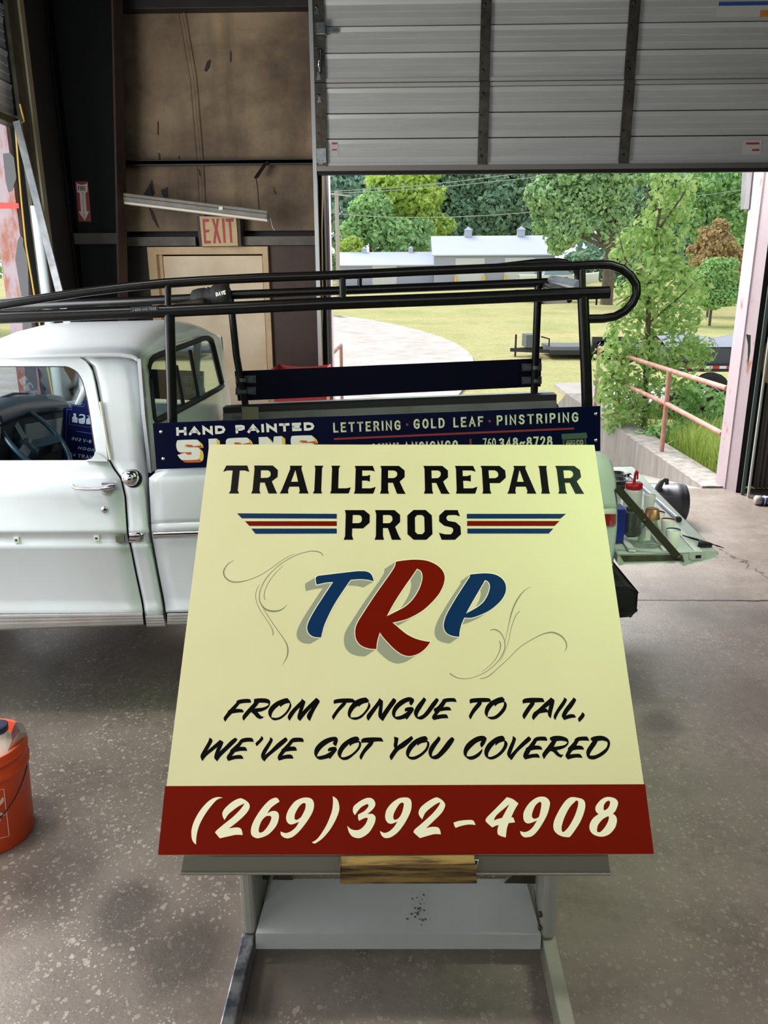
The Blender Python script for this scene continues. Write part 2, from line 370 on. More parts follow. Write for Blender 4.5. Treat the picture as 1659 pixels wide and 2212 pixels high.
# left wall round its own overhead door
YJ = 5.45
XJ = PY(36, 450, YJ).x
WL = MB()
WL.box(XJ - 0.12, XJ, YJ + 0.06, YB + 0.2, 0, 4.7); WL.box(XJ - 0.12, XJ, -2.4, 1.0, 0, 4.7); WL.box(XJ - 0.12, XJ, 1.0, YJ + 0.06, 3.3, 4.7)
struct(WL.build('wall_left', M['siding'], loc=(XJ, 3, 0)))
struct(MB().box(-2.6, XR, -2.45, -2.3, 0, 2.5).build('wall_light_block', M['siding']))  # unseen wall behind the viewer, added to hold back low light
struct(MB().box(XR, XR + 0.15, -2.4, YB + 0.3, 0, 4.7).build('wall_right', M['siding']))
struct(MB().box(-2.7, XR + .1, -2.4, YB + 0.3, 4.7, 4.85).build('ceiling', mk('dark_roof_deck', (60, 58, 54), 0.8)))
# peeling pink jambs outside both doors
def pink_mat():
    m = mk('peeling_pink_paint', (184, 166, 170), 0.55, c2=(174, 158, 166), scale=3)
    nt = m.node_tree; N = nt.nodes; L = nt.links; b = N['Principled BSDF']
    src = b.inputs['Base Color'].links[0].from_socket
    tc = N.new('ShaderNodeTexCoord'); mp = N.new('ShaderNodeMapping'); mp.inputs['Scale'].default_value = (6, 6, 2.2); L.new(tc.outputs['Object'], mp.inputs[0])
    nz = N.new('ShaderNodeTexNoise'); nz.inputs['Scale'].default_value = 1.6; nz.inputs['Detail'].default_value = 7; nz.inputs['Roughness'].default_value = 0.65; L.new(mp.outputs[0], nz.inputs['Vector'])
    rp = N.new('ShaderNodeValToRGB'); rp.color_ramp.elements[0].position = 0.60; rp.color_ramp.elements[1].position = 0.68; L.new(nz.outputs['Fac'], rp.inputs[0])
    mx = N.new('ShaderNodeMix'); mx.data_type = 'RGBA'; L.new(rp.outputs[0], mx.inputs[0]); L.new(src, mx.inputs[6]); mx.inputs[7].default_value = lin((168, 104, 82)); L.new(mx.outputs[2], b.inputs['Base Color'])
    return m
M['pink'] = pink_mat()
foot = [pr[0], pr[1], pr[2], pr[2] + Vector((0, 0.42, 0)), pr[0] + Vector((.16, 0.25, 0))]
tr2 = MB().fill([p for p in foot], vec=(0, 0, 3.3))
M['seam'] = mk('seam_mauve', (120, 104, 106), 0.8)  # muted mauve for the jamb seam, not assigned
tr2.tube([pr[1] + Vector((-0.004, -0.004, 0)), pr[1] + Vector((-0.004, -0.004, 3.3))], 0.004, 5)
p_trim = struct(tr2.build('trim_2', M['pink']))
gn = (pr[1] - pr[0]).cross(Vector((0, 0, 1))).normalized(); gn = gn if gn.x < 0 else -gn
gd = lambda x, y, o=.012: PPl(x, y, gn, gn.dot(pr[0]) + o)
gq = [PPl(1608, 400, (pr[1] - pr[0]).cross(Vector((0, 0, 1))).normalized(), (pr[1] - pr[0]).cross(Vector((0, 0, 1))).normalized().dot(pr[0]))]
MB().fill([gd(1604, 352), gd(1627, 352), gd(1617, 452), gd(1599, 452)], vec=-gn * .011 + Vector((0, 0, 0))).build('door_guard', mk('weathered_grey_wood', (120, 116, 118), 0.8, c2=(84, 80, 82), scale=12, stretch=(1, 1, .2)), p_trim)
sc_ = MB().fill([PY(1612, 722, pr[2].y - .02), PY(1622, 724, pr[2].y - .02), PY(1621, 760, pr[2].y - .02), PY(1615, 795, pr[2].y - .02), PY(1616, 745, pr[2].y - .02)], vec=(0, .006, 0))
sc_.build('torn_flashing', M['steel'], p_trim)
for xx in (1604, 1619):
    q = PY(xx, 524, pr[1].y + (0.1 if xx < 1610 else 0.0))
MB().box(pr[2].x + .005, pr[2].x + 0.06, pr[2].y + 0.005, pr[2].y + 0.2, 0, 3.3).build('door_seal', M['black'], p_trim)
tk2 = MB(); a_ = PZ(1600, 1069, 0); b_ = PZ(1612, 1074, 0)
tk2.cur = 0; tk2.box(a_.x, a_.x + 0.03, a_.y - .006, a_.y + .006, 0, 3.3)
tk2.cur = 1; tk2.box(a_.x + 0.037, b_.x + .005, b_.y - .006, b_.y + .006, 0, 3.3)
tk2.cur = 2; tk2.tube([b_ + Vector((.012, -.01, 0)), b_ + Vector((.012, -.01, 3.3))], .012, 8)
struct(tk2.build('trim_3', [mk('green_grey_track', (84, 96, 92), 0.5), mk('pale_green_track', (128, 146, 144), 0.45), mk('pale_pipe', (190, 192, 188), 0.5)]))
# inner jamb liner of the left door, pink with grey patches and a red stripe
tl = MB(); tl.cur = 0; tl.box(XJ - 0.155, XJ, YJ, YJ + 0.06, 0, 3.3)
def jp(pts, mi):
    tl.cur = mi; tl.fill([PY(x, y, YJ - 0.004) for x, y in pts], vec=(0, .004, 0))
jp([(6, 332), (22, 330), (34, 345), (35, 385), (26, 412), (18, 415), (12, 392)], 1)
jp([(38, 520), (44, 508), (50, 515), (50, 530), (60, 560), (62, 640), (80, 830), (78, 900), (58, 900), (46, 640), (33, 560)], 1)
jp([(-14, 437), (40, 439), (41, 450), (-14, 451)], 2)
M['pink_rust'] = pink_mat(); M['pink_rust'].node_tree.nodes['Color Ramp.001'].color_ramp.elements[0].position = .47; M['pink_rust'].node_tree.nodes['Color Ramp.001'].color_ramp.elements[1].position = .60
t1 = struct(tl.build('trim_1', [M['pink_rust'], mk('bare_grey_metal', (100, 100, 102), 0.6), mk('red_stripe', (226, 84, 78), 0.5)], loc=(XJ, YJ, 0)))
tk = MB()
xa = PY(44, 450, YJ - .1).x; xb = PY(70, 450, YJ - .1).x
tk.cur = 0; tk.box(xa, xb, YJ - .1, YJ - .02, 0, 4.6)
tk.cur = 1; tk.box(xb + .005, xb + .03, YJ - .16, YJ - .02, 0, 4.6)
struct(tk.build('trim_4', [M['column'], M['galv']], loc=(xa, YJ, 0)))
wp0 = PY(90, 560, YJ - .2)
tag(MB().tube([(wp0.x, wp0.y, 0), (wp0.x, wp0.y, PY(76, 445, YJ - .2).z)], 0.03, 12).build('conduit_pipe', mk('pale_blue_white', (196, 206, 208), 0.5)), 'pale grey vertical pipe beside the left doorway track', 'pipe')
yc = [PY(33, 272, YJ - .18), PY(40, 360, YJ - .18), PY(47, 440, YJ - .18), PY(56, 530, YJ - .18), PY(68, 600, YJ - .18), PY(78, 660, YJ - .18)]
yc.append(Vector((yc[-1].x + .05, yc[-1].y, 0.9)))
tag(MB().tube([PY(43, 225, YJ - .18), PY(52, 262, YJ - .18), PY(40, 268, YJ - .18)] + yc, 0.006, 6).build('door_cord', mk('yellow_rope', (196, 160, 70), 0.8)), 'yellow pull cord hanging from the left overhead door', 'cord')
ls0 = PY(36, 262, 5.2); ls1 = PY(131, 640, 5.05); dv = ls1 - ls0; e_ = ls0 + dv * (ls0.z / -dv.z)
tag(MB().beam(ls0, e_, 0.045, 0.014, up=(0, 1, 0)).build('leaning_strip', mk('crinkled_metal', (158, 160, 160), 0.42, 0.7, c2=(118, 120, 122), scale=12)), 'long crinkled grey metal strip leaning beside the left doorway', 'strip')

# steel column in the corner
YC = 6.36
c0 = PY(84, 300, YC).x; cT = PY(240, 0, YC - .1); cB = PY(254, 640, YC - .1)
dx = (cB.x - cT.x) / (cB.z - cT.z)
def cx(z): return cB.x + dx * (z - cB.z)
col = thing('steel_column', (c0, YC, 0), 'dark tapered steel column in the corner carrying the red arrow sign', 'column')
MB().hexa([(XJ + .01, YC - .01, 0), (cx(0), YC - .01, 0), (cx(0), YC + .01, 0), (XJ + .01, YC + .01, 0), (XJ + .01, YC - .01, 4.7), (cx(4.7), YC - .01, 4.7), (cx(4.7), YC + .01, 4.7), (XJ + .01, YC + .01, 4.7)]).build('web', M['column'], col)
MB().hexa([(cx(0), YC - .1, 0), (cx(0) + .014, YC - .1, 0), (cx(0) + .014, YC + .1, 0), (cx(0), YC + .1, 0), (cx(4.7), YC - .1, 4.7), (cx(4.7) + .014, YC - .1, 4.7), (cx(4.7) + .014, YC + .1, 4.7), (cx(4.7), YC + .1, 4.7)]).build('flange', M['rust'], col)
MB().box(XJ + .012, XJ + .03, YC - .1, YC + .1, 0, 4.7).build('flange', M['column'], col)
sz = PY(150, 520, YC).z
MB().box(XJ + .01, cx(sz), YC - .09, YC - .012, sz - .03, sz + .05).build('stiffener', M['soot'], col)

# purlins of the rear wall
ze_ = PY(450, 17, YB - .12).z
tag(MB().box(PY(246, 10, YB - .12).x, XO - .03, YB - .12, YB - .001, ze_, ze_ + .16).build('wall_purlin', M['girt_dark'], bevel=.004), 'topmost dark steel purlin along the stained wall under the roof', 'purlin')
zz = PY(450, 350, YB - .12).z
g1 = thing('wall_purlin', (-1.2, YB, zz), 'dark steel purlin across the stained wall above the tilted lamp', 'purlin')
px0 = PY(244, 350, YB - .12).x
MB().box(px0, XO - .03, YB - .12, YB - .001, zz - .012, zz + .012).build('web', M['girt_dark'], g1)
MB().box(px0, XO - .03, YB - .12, YB - .11, zz - .025, zz + .018).build('lip', M['girt_dark'], g1)
b0 = PY(576, 350, YB - .13); b1 = PY(553, 384, YB - .2)
MB().beam(b0, b1, 0.05, 0.012).build('bracket', M['girt_dark'], g1)
MB().tube([b1, PY(556, 400, YB - .22), PY(559, 440, YB - .2), PY(562, 462, YB - .2)], 0.004, 5).build('wire', M['black'], g1)
zz = PY(450, 521, YB - .1).z
for xa_, xb_, lb in ((PY(252, 520, YB - .09).x, PY(428, 520, YB).x, 'grey steel purlin left of the exit sign, over the door frame'), (PY(520, 520, YB).x, XO - .02, 'grey steel purlin between exit sign and rear doorway track')):
    g = tag(MB().box(xa_, xb_, YB - .09, YB - .001, zz - .034, zz + .036).build('wall_purlin', M['girt_grey']), lb, 'purlin')

# exit door
DR = thing('door_3', (xdl, YB, 0), 'soot-stained cream door in a wide frame under the exit sign', 'door'); del DR['label'], DR['category']; DR['kind'] = 'structure'
M['door_cream'] = mk('stained_cream_paint', (240, 224, 192), 0.5, c2=(206, 178, 138), scale=2.2, amt=0.8)
M['frame_cream'] = mk('frame_cream_paint', (224, 196, 150), 0.5, c2=(182, 148, 104), scale=5, amt=0.8)
zt = PY(450, 533, YB - .05).z; xi0 = PY(341, 600, YB - .05).x; xi1 = PY(569, 600, YB - .05).x; zi = PY(450, 549, YB - .05).z
fr = MB(); fr.box(xdl, xi0, YB - .05, YB + .12, 0, zt); fr.box(xi1, xdr, YB - .05, YB + .12, 0, zt); fr.box(xi0, xi1, YB - .05, YB + .12, zi, zt)
fr.box(xi0, xi0 + .03, YB + .02, YB + .12, 0, zi); fr.box(xi1 - .012, xi1, YB + .02, YB + .12, 0, zi)
fr.build('door_frame', M['frame_cream'], DR)
MB().box(xi0 + .034, xi1 - .018, YB + .03, YB + .075, 0.01, zi - .012).build('door_leaf', M['door_cream'], DR)
MB().box(xi0 + .028, xi1 - .01, YB + .08, YB + .1, 0.01, zi).build('door_gap', M['dark'], DR)

# exit sign
YE = YB - .2
ex = thing('exit_sign', PY(472, 531, YE), 'cream exit sign with red letters above the cream door', 'exit sign')
EC = (420, 460, 15.08)
def on(Y): return lambda p: PY(p[0], p[1], Y)
def glyphs(mb, plane, crop, outs, smooth=True, lift=None, thick=None):
    for g in outs:
        loops = [[plane(p) for p in path(s, crop, smooth)] for s in g.split('|')]
        mb.fill(loops[0], loops[1:], thick)
    return mb
hs = MB(); q = [PY(424, 467, YE + .012), PY(518, 469, YE + .012), PY(521, 531, YE + .012), PY(431, 532, YE + .012)]
hs.fill(q, vec=(0, YB - .001 - YE - .012, 0)); hs.build('sign_housing', mk('brown_sign_box', (62, 48, 42), 0.6), ex)
q = [PY(431, 467, YE), PY(510, 469, YE), PY(514, 531, YE), PY(437, 532, YE)]
MB().fill(q, vec=(0, .012, 0)).build('sign_face', mk('sign_face_tan', (206, 176, 118), 0.5, c2=(190, 158, 104), scale=8), ex)
lt = MB(); glyphs(lt, on(YE - .002), EC, ["258,200! 470,195! 470,290! 335,300! 355,550! 485,540! 485,630! 365,640! 385,905! 535,905! 540,990! 320,1005!", "555,190! 645,190! 695,410! 720,190! 800,180! 755,520! 875,985! 800,990! 715,700! 690,990! 605,995! 660,520!", "890,185! 970,180! 1025,975! 950,980!", "1010,185! 1270,175! 1270,280! 1190,285! 1240,970! 1170,975! 1110,290! 1020,285!"], thick=(0, .002, 0))
lt.build('lettering', mk('exit_red', (160, 30, 34), 0.5), ex)

# ------------------------------------------------------------------ stroke lettering for small painted words
ST = {
 'A': (.8, ['0,0 .4,1 .8,0', '.15,.34 .65,.34']), 'B': (.68, ['0,0 0,1 .4,1 .6,.88 .6,.64 .4,.53 0,.53', '.4,.53 .66,.4 .66,.14 .42,0 0,0']),
 'C': (.7, ['.7,.78 .58,.96 .35,1 .1,.86 0,.5 .1,.14 .35,0 .58,.04 .7,.22']), 'D': (.7, ['0,0 0,1 .35,1 .6,.86 .7,.5 .6,.14 .35,0 0,0']),
 'E': (.6, ['.6,0 0,0 0,1 .58,1', '0,.52 .46,.52']), 'F': (.58, ['0,0 0,1 .58,1', '0,.52 .46,.52']),
 'G': (.74, ['.7,.8 .58,.96 .35,1 .1,.86 0,.5 .1,.14 .35,0 .6,.05 .7,.16 .7,.46 .42,.46']), 'H': (.7, ['0,0 0,1', '.7,0 .7,1', '0,.5 .7,.5']),
 'I': (.0, ['0,0 0,1']), 'K': (.66, ['0,0 0,1', '.62,1 0,.45', '.2,.62 .66,0']), 'L': (.55, ['0,1 0,0 .55,0']), 'N': (.7, ['0,0 0,1 .7,0 .7,1']),
 'O': (.74, ['.37,1 .12,.88 0,.5 .12,.12 .37,0 .62,.12 .74,.5 .62,.88 .37,1']), 'P': (.62, ['0,0 0,1 .4,1 .6,.88 .6,.6 .4,.46 0,.46']),
 'R': (.66, ['0,0 0,1 .4,1 .6,.88 .6,.62 .4,.5 0,.5', '.36,.5 .66,0']), 'S': (.62, ['.6,.82 .46,.97 .25,1 .06,.9 .04,.68 .2,.56 .45,.46 .6,.32 .56,.1 .36,0 .15,.03 .0,.18']),
 'T': (.7, ['0,1 .7,1', '.35,0 .35,1']), 'U': (.7, ['0,1 0,.25 .12,.05 .35,0 .58,.05 .7,.25 .7,1']), 'V': (.76, ['0,1 .38,0 .76,1']), 'X': (.7, ['0,0 .7,1', '.7,0 0,1']), 'Y': (.7, ['0,1 .35,.5 .7,1', '.35,.5 .35,0']), 'Q': (.74, ['.37,1 .12,.88 0,.5 .12,.12 .37,0 .62,.12 .74,.5 .62,.88 .37,1', '.45,.25 .75,-.05']),
 '0': (.58, ['.29,1 .08,.88 0,.5 .08,.12 .29,0 .5,.12 .58,.5 .5,.88 .29,1']), '1': (.2, ['0,.8 .2,1 .2,0']), '2': (.58, ['.02,.78 .12,.95 .3,1 .5,.92 .55,.7 .4,.42 0,0 .58,0']),
 '3': (.56, ['.02,.88 .25,1 .5,.9 .5,.66 .22,.54', '.22,.54 .52,.44 .54,.14 .28,0 .0,.1']), '4': (.6, ['.45,0 .45,1 0,.3 .6,.3']), '6': (.58, ['.5,.95 .25,.9 .05,.55 .02,.2 .28,0 .55,.15 .55,.42 .3,.56 .05,.42']),
 '7': (.56, ['0,1 .56,1 .2,0']), '8': (.58, ['.29,.54 .06,.66 .06,.9 .29,1 .52,.9 .52,.66 .29,.54 .0,.4 .0,.12 .29,0 .58,.12 .58,.4 .29,.54']), '9': (.58, ['.08,.05 .33,.1 .53,.45 .56,.8 .3,1 .03,.85 .03,.58 .28,.44 .53,.58']),
 '-': (.35, ['0,.45 .35,.45']), '~': (.6, ['0,.38 .15,.52 .3,.47 .45,.4 .6,.52']), '.': (.04, ['0,0 .04,.04']), ' ': (.35, [])}
def stroke_ribbon(mb, pts, w, plane):
    k = len(pts)
    if k < 2: return
    L_, R2 = [], []
    closed = (abs(pts[0][0] - pts[-1][0]) + abs(pts[0][1] - pts[-1][1])) < 1e-6 and k > 3
    for i in range(k):
        a = pts[i - 1] if i else (pts[-2] if closed else None); b = pts[i]; c = pts[i + 1] if i < k - 1 else (pts[1] if closed else None)
        ds = []
        if a is not None: d = (b[0] - a[0], b[1] - a[1]); l = math.hypot(*d) or 1; ds.append((d[0] / l, d[1] / l))
        if c is not None: d = (c[0] - b[0], c[1] - b[1]); l = math.hypot(*d) or 1; ds.append((d[0] / l, d[1] / l))
        ww = (w[i] if isinstance(w, (list, tuple)) else w) / 2
        nx = -sum(d[1] for d in ds); ny = sum(d[0] for d in ds); l = math.hypot(nx, ny) or 1; nx /= l; ny /= l
        if len(ds) == 2:
            cs = max(0.45, abs(nx * -ds[0][1] + ny * ds[0][0])); ww /= cs
        L_.append(plane((b[0] + nx * ww, b[1] + ny * ww))); R2.append(plane((b[0] - nx * ww, b[1] - ny * ww)))
    mb.add(L_ + R2, [[i, i + 1, k + i + 1, k + i] for i in range(k - 1)])
def words(mb, text, bl, br, tl, wt, plane, gap=.32, slant=0.0, wide=1.0, serif=0.0):
    """bl, br: baseline ends; tl: top of the first letter (all in the photograph's frame); wt: stroke as a share of the height"""
    tot = 0
    for ch in text: tot += ST[ch][0] * wide + gap + wt
    tot -= gap
    ux = ((br[0] - bl[0]) / tot, (br[1] - bl[1]) / tot); uy = (tl[0] - bl[0], tl[1] - bl[1])
    hpx = math.hypot(*uy); x = wt / 2
    for ch in text:
        wd, ss = ST[ch]
        for s in ss:
            pts = [tuple(map(float, a.split(','))) for a in s.split()]
            q = []
            for a, b in pts:
                b2 = wt / 2 + b * (1 - wt); a2 = x + a * wide + slant * b
                q.append((bl[0] + ux[0] * a2 + uy[0] * b2, bl[1] + ux[1] * a2 + uy[1] * b2))
            # square ends: lengthen open strokes by half their width
            if q[0] != q[-1]:
                for e, f in ((0, 1), (-1, -2)):
                    d = (q[e][0] - q[f][0], q[e][1] - q[f][1]); l = math.hypot(*d) or 1
                    q[e] = (q[e][0] + d[0] / l * wt * hpx / 2, q[e][1] + d[1] / l * wt * hpx / 2)
            stroke_ribbon(mb, q, wt * hpx, plane)
            if serif and q[0] != q[-1]:
                for e, f in ((0, 1), (-1, -2)):
                    d = (q[e][0] - q[f][0], q[e][1] - q[f][1]); l = math.hypot(*d) or 1; d = (d[0] / l, d[1] / l); z = wt * hpx
                    stroke_ribbon(mb, [(q[e][0] - d[0] * z * .9, q[e][1] - d[1] * z * .9), q[e]], [z * .95, z * (1 + serif)], plane)
        x += wd * wide + gap + wt
    return mb
YF = YC - .014
fs = thing('fire_sign', PY(180, 478, YF), 'red sign with a white down arrow on the dark steel column', 'sign')
FC = (150, 380, 20.1)
MB().fill([PY(*p, YF) for p in path("250,240! 800,240! 950,1980! 400,1980!", FC, False)], vec=(0, .003, 0)).build('sign_plate', mk('fire_red', (112, 12, 22), 0.5), fs)
lt = MB(); glyphs(lt, on(YF - .001), FC, ["300,305! 440,370 560,385 680,355 780,310! 785,690! 690,740! 745,1530! 850,1545! 665,1940! 400,1560! 500,1540! 440,740! 335,700!"]); lt.build('arrow', mk('arrow_white', (178, 168, 158), 0.5), fs)
lt = MB(); words(lt, 'FIRE', (169.2, 412), (185.5, 412), (168.6, 402), .16, on(YF - .002)); 
words(lt, 'EXTINGUISHER', (177.0, 415.5), (180.7, 472), (179.8, 415.5), .2, on(YF - .002), gap=.3)
lt.build('lettering', mk('fire_text', (70, 24, 20), 0.5), fs)

# tilted strip light
fx = thing('strip_light', PY(405, 470, 6.5), 'grey fluorescent strip light hanging crooked in front of the stained wall', 'lamp')
f0 = PY(231, 422, 6.45); f1 = PY(580, 465, 6.45)
MB().beam(f0, f1, 0.11, 0.062).build('housing', mk('grey_fixture', (140, 134, 122), 0.5, c2=(112, 106, 96), scale=8), fx, bevel=.006)
up = (f1 - f0).normalized().cross(Vector((0, 1, 0))) * -1
if up.z > 0: up = -up
MB().beam(f0 + up * .040, f1 + up * .040, 0.08, 0.02).build('diffuser', mk('fixture_white', (226, 218, 202), 0.4), fx, bevel=.005)
MB().beam(f0 + Vector((0, -.057, .004)), f1 + Vector((0, -.057, .004)), 0.004, 0.006).build('seam_strip', M['girt_dark'], fx)
cc = PY(477, 450, 6.39); MB().box(cc.x - .015, cc.x + .015, cc.y - .004, cc.y + .004, cc.z - .012, cc.z + .012).build('sticker', M['ivory'], fx)
MB().tube([f1, PY(585, 475, 6.45), PY(589, 492, 6.45), PY(594, 498, 6.45)], 0.006, 6).build('cord', M['steel'], fx)
h0 = PY(325, 398, YB - .1); MB().tube([h0, PY(330, 420, 6.6), PY(334, 433, 6.45)], .004, 5).build('hanger_wire', M['black'], fx)

# ------------------------------------------------------------------ overhead doors
M['door_panel'] = mk('galvanised_door', (204, 204, 200), 0.42, 0.2, c2=(188, 188, 184), scale=3, stretch=(.3, 1, 4))
def pan_profile(z0, z1):
    h = (z1 - z0) / 3; out = []
    for k in range(3):
        b = z0 + k * h
        out += [(b, .0), (b + .012 * h, .012), (b + .26 * h, .010), (b + .275 * h, .014), (b + .52 * h, .010), (b + .535 * h, .014), (b + .78 * h, .011), (b + .80 * h, .013), (b + .955 * h, .020), (b + .965 * h, .0)]
    return out
YD = 6.74
zb = PY(1040, 360, YD).z; zs = PY(1040, 178, YD).z; H = zs - zb
GD = thing('door_1', (2.0, YD, zb), '', 'x'); del GD['label'], GD['category']; GD['kind'] = 'structure'
gx0 = PY(683, 250, YD).x; gx1 = XR - .25
for k in range(3):
    z0 = zb + k * H; z1 = zb + (k + 1) * H
    if k == 2: z1 = 4.55
    pf = pan_profile(z0 + .03, z1 - .03)
    m = MB(); m.smooth = False
    m.grid([[(gx0, YD - o, z), (gx1, YD - o, z)] for z, o in pf], False)
    m.box(gx0, gx1, YD, YD + .03, z0 + .002, z1 - .002)
    m.build('door_section', M['door_panel'], GD)
    rl = MB(); rl.box(gx0, gx1, YD - .03, YD + .0, z0 + .004, z0 + .03); rl.box(gx0, gx1, YD - .026, YD, z1 - .03, z1 - .004)
    rl.build('section_rail', mk('door_rail', (186, 184, 178), 0.4, 0.3), GD)
    for xx, wd in ((693, .085), (1043 - k * 1.5, .072), (1350 - k * 1.5, .072)):
        c = PY(xx, 265, YD).x
        s_ = MB(); s_.box(c - wd / 2, c + wd / 2, YD - .045, YD - .02, z0 + .003, z1 - .003)
        s_.box(c + wd / 2, c + wd / 2 + .006, YD - .05, YD, z0 + .003, z1 - .003)
        so = s_.build('door_stile', M['galv'], GD)
        hz = MB()
        for q in (z0 + .07, z1 - .09):
            hz.lathe([(.0, 0), (.012, 0), (.012, .01), (0, .012)], (c - .01, YD - .045, q), (0, -1, 0), 10)
            hz.fill([(c - .022, YD - .049, q - .05), (c + .012, YD - .049, q - .05), (c - .004, YD - .049, q + .02)], vec=(0, .004, 0))
        for q in (.2, .4, .6, .8):
            hz.lathe([(.0, 0), (.008, 0), (.008, .004), (0, .005)], (c - .02, YD - .045, z0 + H * q), (0, -1, 0), 8)
        hz.build('hinge_plate', M['steel'] if xx == 693 else M['galv'], so)
bb = MB(); bb.box(gx0, gx1, YD - .05, YD + .03, zb - .03, zb + .008); bb.build('bottom_bar', mk('bottom_bar', (124, 120, 110), 0.4, 0.7), GD)
MB().box(gx0, gx1, YD - .03, YD + .02, zb - .055, zb - .031).build('bottom_seal', M['rubber'], GD)
q0 = PY(683, 52, YD - .05); q1 = PY(705, 79, YD - .05)
MB().box(q0.x, q1.x, YD - .11, YD - .046, q1.z, q0.z).build('lock_box', M['steel'], GD, bevel=.004)
q0 = PY(706, 63, YD - .03); q1 = PY(731, 71, YD - .03)
MB().box(q0.x, q1.x, YD - .055, YD - .02, q1.z, q0.z).build('slide_bolt', M['steel'], GD)
q0 = PY(691, 110, YD - .05); q1 = PY(690, 154, YD - .05); o_ = Vector((0, -.045, 0))
MB().tube([q0, q0 + o_ * .5, q0 + o_ + Vector((0, 0, -.03)), (q0 + q1) / 2 + o_ * 1.15, q1 + o_ + Vector((0, 0, .03)), q1 + o_ * .5, q1], [.02, .012, .009, .011, .012, .012, .02], 10).build('pull_handle', M['chrome'], GD)
q0 = PY(684, 321, YD - .05); q1 = PY(705, 352, YD - .05)
MB().box(q0.x, q1.x, YD - .06, YD - .046, q1.z, q0.z).build('corner_bracket', M['steel'], GD)
stk = MB(); stk.cur = 0
def dq(x0, y0, x1, y1, mi, off=.017):
    stk.cur = mi; a = PY(x0, y0, YD - off); b = PY(x1, y1, YD - off); stk.box(a.x, b.x, YD - off, YD - off + .002, b.z, a.z)
dq(714, 304, 731, 336, 0); dq(717, 308, 728, 312, 1, .019); dq(717, 322, 728, 325, 1, .019)
dq(1606, 302, 1643, 334, 0); dq(1612, 308, 1640, 312, 1, .019); dq(1625, 322, 1640, 326, 1, .019)
dq(1550, 3, 1659, 36, 0); dq(1553, 4, 1664, 11, 2, .019); dq(1643, 22, 1664, 36, 3, .019)
stk.build('stickers', [mk('sticker_grey', (196, 194, 190), 0.4), mk('sticker_red', (176, 44, 40), 0.4), mk('sticker_blue', (48, 82, 150), 0.4), mk('sticker_orange', (206, 130, 50), 0.4)], GD)
# vertical track of the rear door and a dark jamb angle behind it
tr = MB(); tx0 = PY(680, 480, YD - .02).x; tx1 = PY(688, 480, YD - .02).x
tr.cur = 0; tr.box(tx0, tx1, YD - .05, YD + .06, 0, 4.6); tr.cur = 1; tr.box(tx1 + .001, XO + .03, YD + .03, YB - .001, 0, zb + .1); tr.box(XO, XO + .03, YB - .001, YB + .2, 0, 3.4)
tr.cur = 2; tr.box(XO + .031, XO + .05, YB + .12, YB + .3, 0, 3.4)
struct(tr.build('trim_5', [mk('pale_track', (176, 178, 174), 0.4, 0.5), M['column'], M['pink']]))
yw = [PY(696, y, YD + .01) for y in (350, 420, 497, 560, 640, 720, 770)]
for i, p in enumerate(yw): p.x += .004 * math.sin(i * 2.1)
yw = [PY(697, 346, YD - .07)] + yw + [Vector((yw[-1].x, yw[-1].y, .8))]
tag(MB().tube(yw, .006, 6).build('door_cord', mk('tan_rope', (190, 160, 104), 0.8)), 'tan pull cord hanging down the track of the rear doorway', 'cord')
# left overhead door, run up on its track
XD = XJ + .10
LD = thing('door_2', (XD, 3.3, 2.75), '', 'x'); del LD['label'], LD['category']; LD['kind'] = 'structure'
zl = PX(20, 259, XD).z; ly0, ly1 = 1.2, PX(34, 200, XD).y
for k in range(3):
    z0 = zl + k * .62; z1 = zl + (k + 1) * .62
    pf = pan_profile(z0 + .03, z1 - .03); m = MB()
    m.grid([[(XD + o, ly0, z), (XD + o, ly1, z)] for z, o in pf], False); m.box(XD - .03, XD, ly0, ly1, z0 + .002, z1 - .002)
    m.build('door_section', M['door_panel'], LD)
    r_ = MB(); r_.box(XD, XD + .03, ly0, ly1, z0 + .004, z0 + .03); r_.box(XD, XD + .026, ly0, ly1, z1 - .03, z1 - .004); r_.build('section_rail', M['door_panel'], LD)
    MB().box(XD + .02, XD + .05, ly1 - .08, ly1, z0 + .003, z1 - .003).build('door_stile', M['column'], LD)
MB().box(XD - .03, XD + .05, ly0, ly1 + .02, zl - .035, zl + .006).build('bottom_bar', M['galv'], LD)
MB().tube([(XD + .03, ly1 - .1, zl + .02), (XD + .03, ly1 + .16, zl + .02)], .012, 8).build('roller', M['steel'], LD)
tk = MB(); lx = XD + .02
tk.cur = 0; tk.box(lx, lx + .05, ly1 + .02, ly1 + .06, zl - .2, 4.6); tk.cur = 1; tk.box(lx + .055, lx + .075, ly1 + .0, ly1 + .06, zl - .9, 4.6)
struct(tk.build('trim_6', [M['column'], mk('worn_track_edge', (150, 146, 120), 0.45, 0.5)]))
# ------------------------------------------------------------------ the big painted sign board on the drafting table
S4 = 1.22
TB = FPX * S4 / 1072.0; TT = FPX * S4 / 832.0
B0 = PT(341, 1847, TB); B1 = PT(1413, 1845, TB); T0 = PT(452, 960, TT); T1 = PT(1284, 961, TT)
bx = (B1 - B0).normalized(); up0 = ((T0 + T1) / 2 - (B0 + B1) / 2)
bn = bx.cross(up0).normalized()
if bn.y > 0: bn = -bn                       # towards the viewer and up
bu = bn.cross(bx).normalized()
if bu.z < 0: bu = -bu
bc = bn.dot((B0 + B1 + T0 + T1) / 4)
def BP(lift=0.0): return lambda p: PPl(p[0], p[1], bn, bc + lift)
bp = BP()
SB = thing('sign_board', (B0 + B1) / 2, 'large cream sign board with red bottom band and painted lettering on the grey drafting table', 'sign')
q = [bp(p) for p in ((341, 1847), (1413, 1845), (1284, 961), (452, 960))]
MB().fill(q, vec=-bn * 0.008).build('panel', M['sign_cream'], SB)
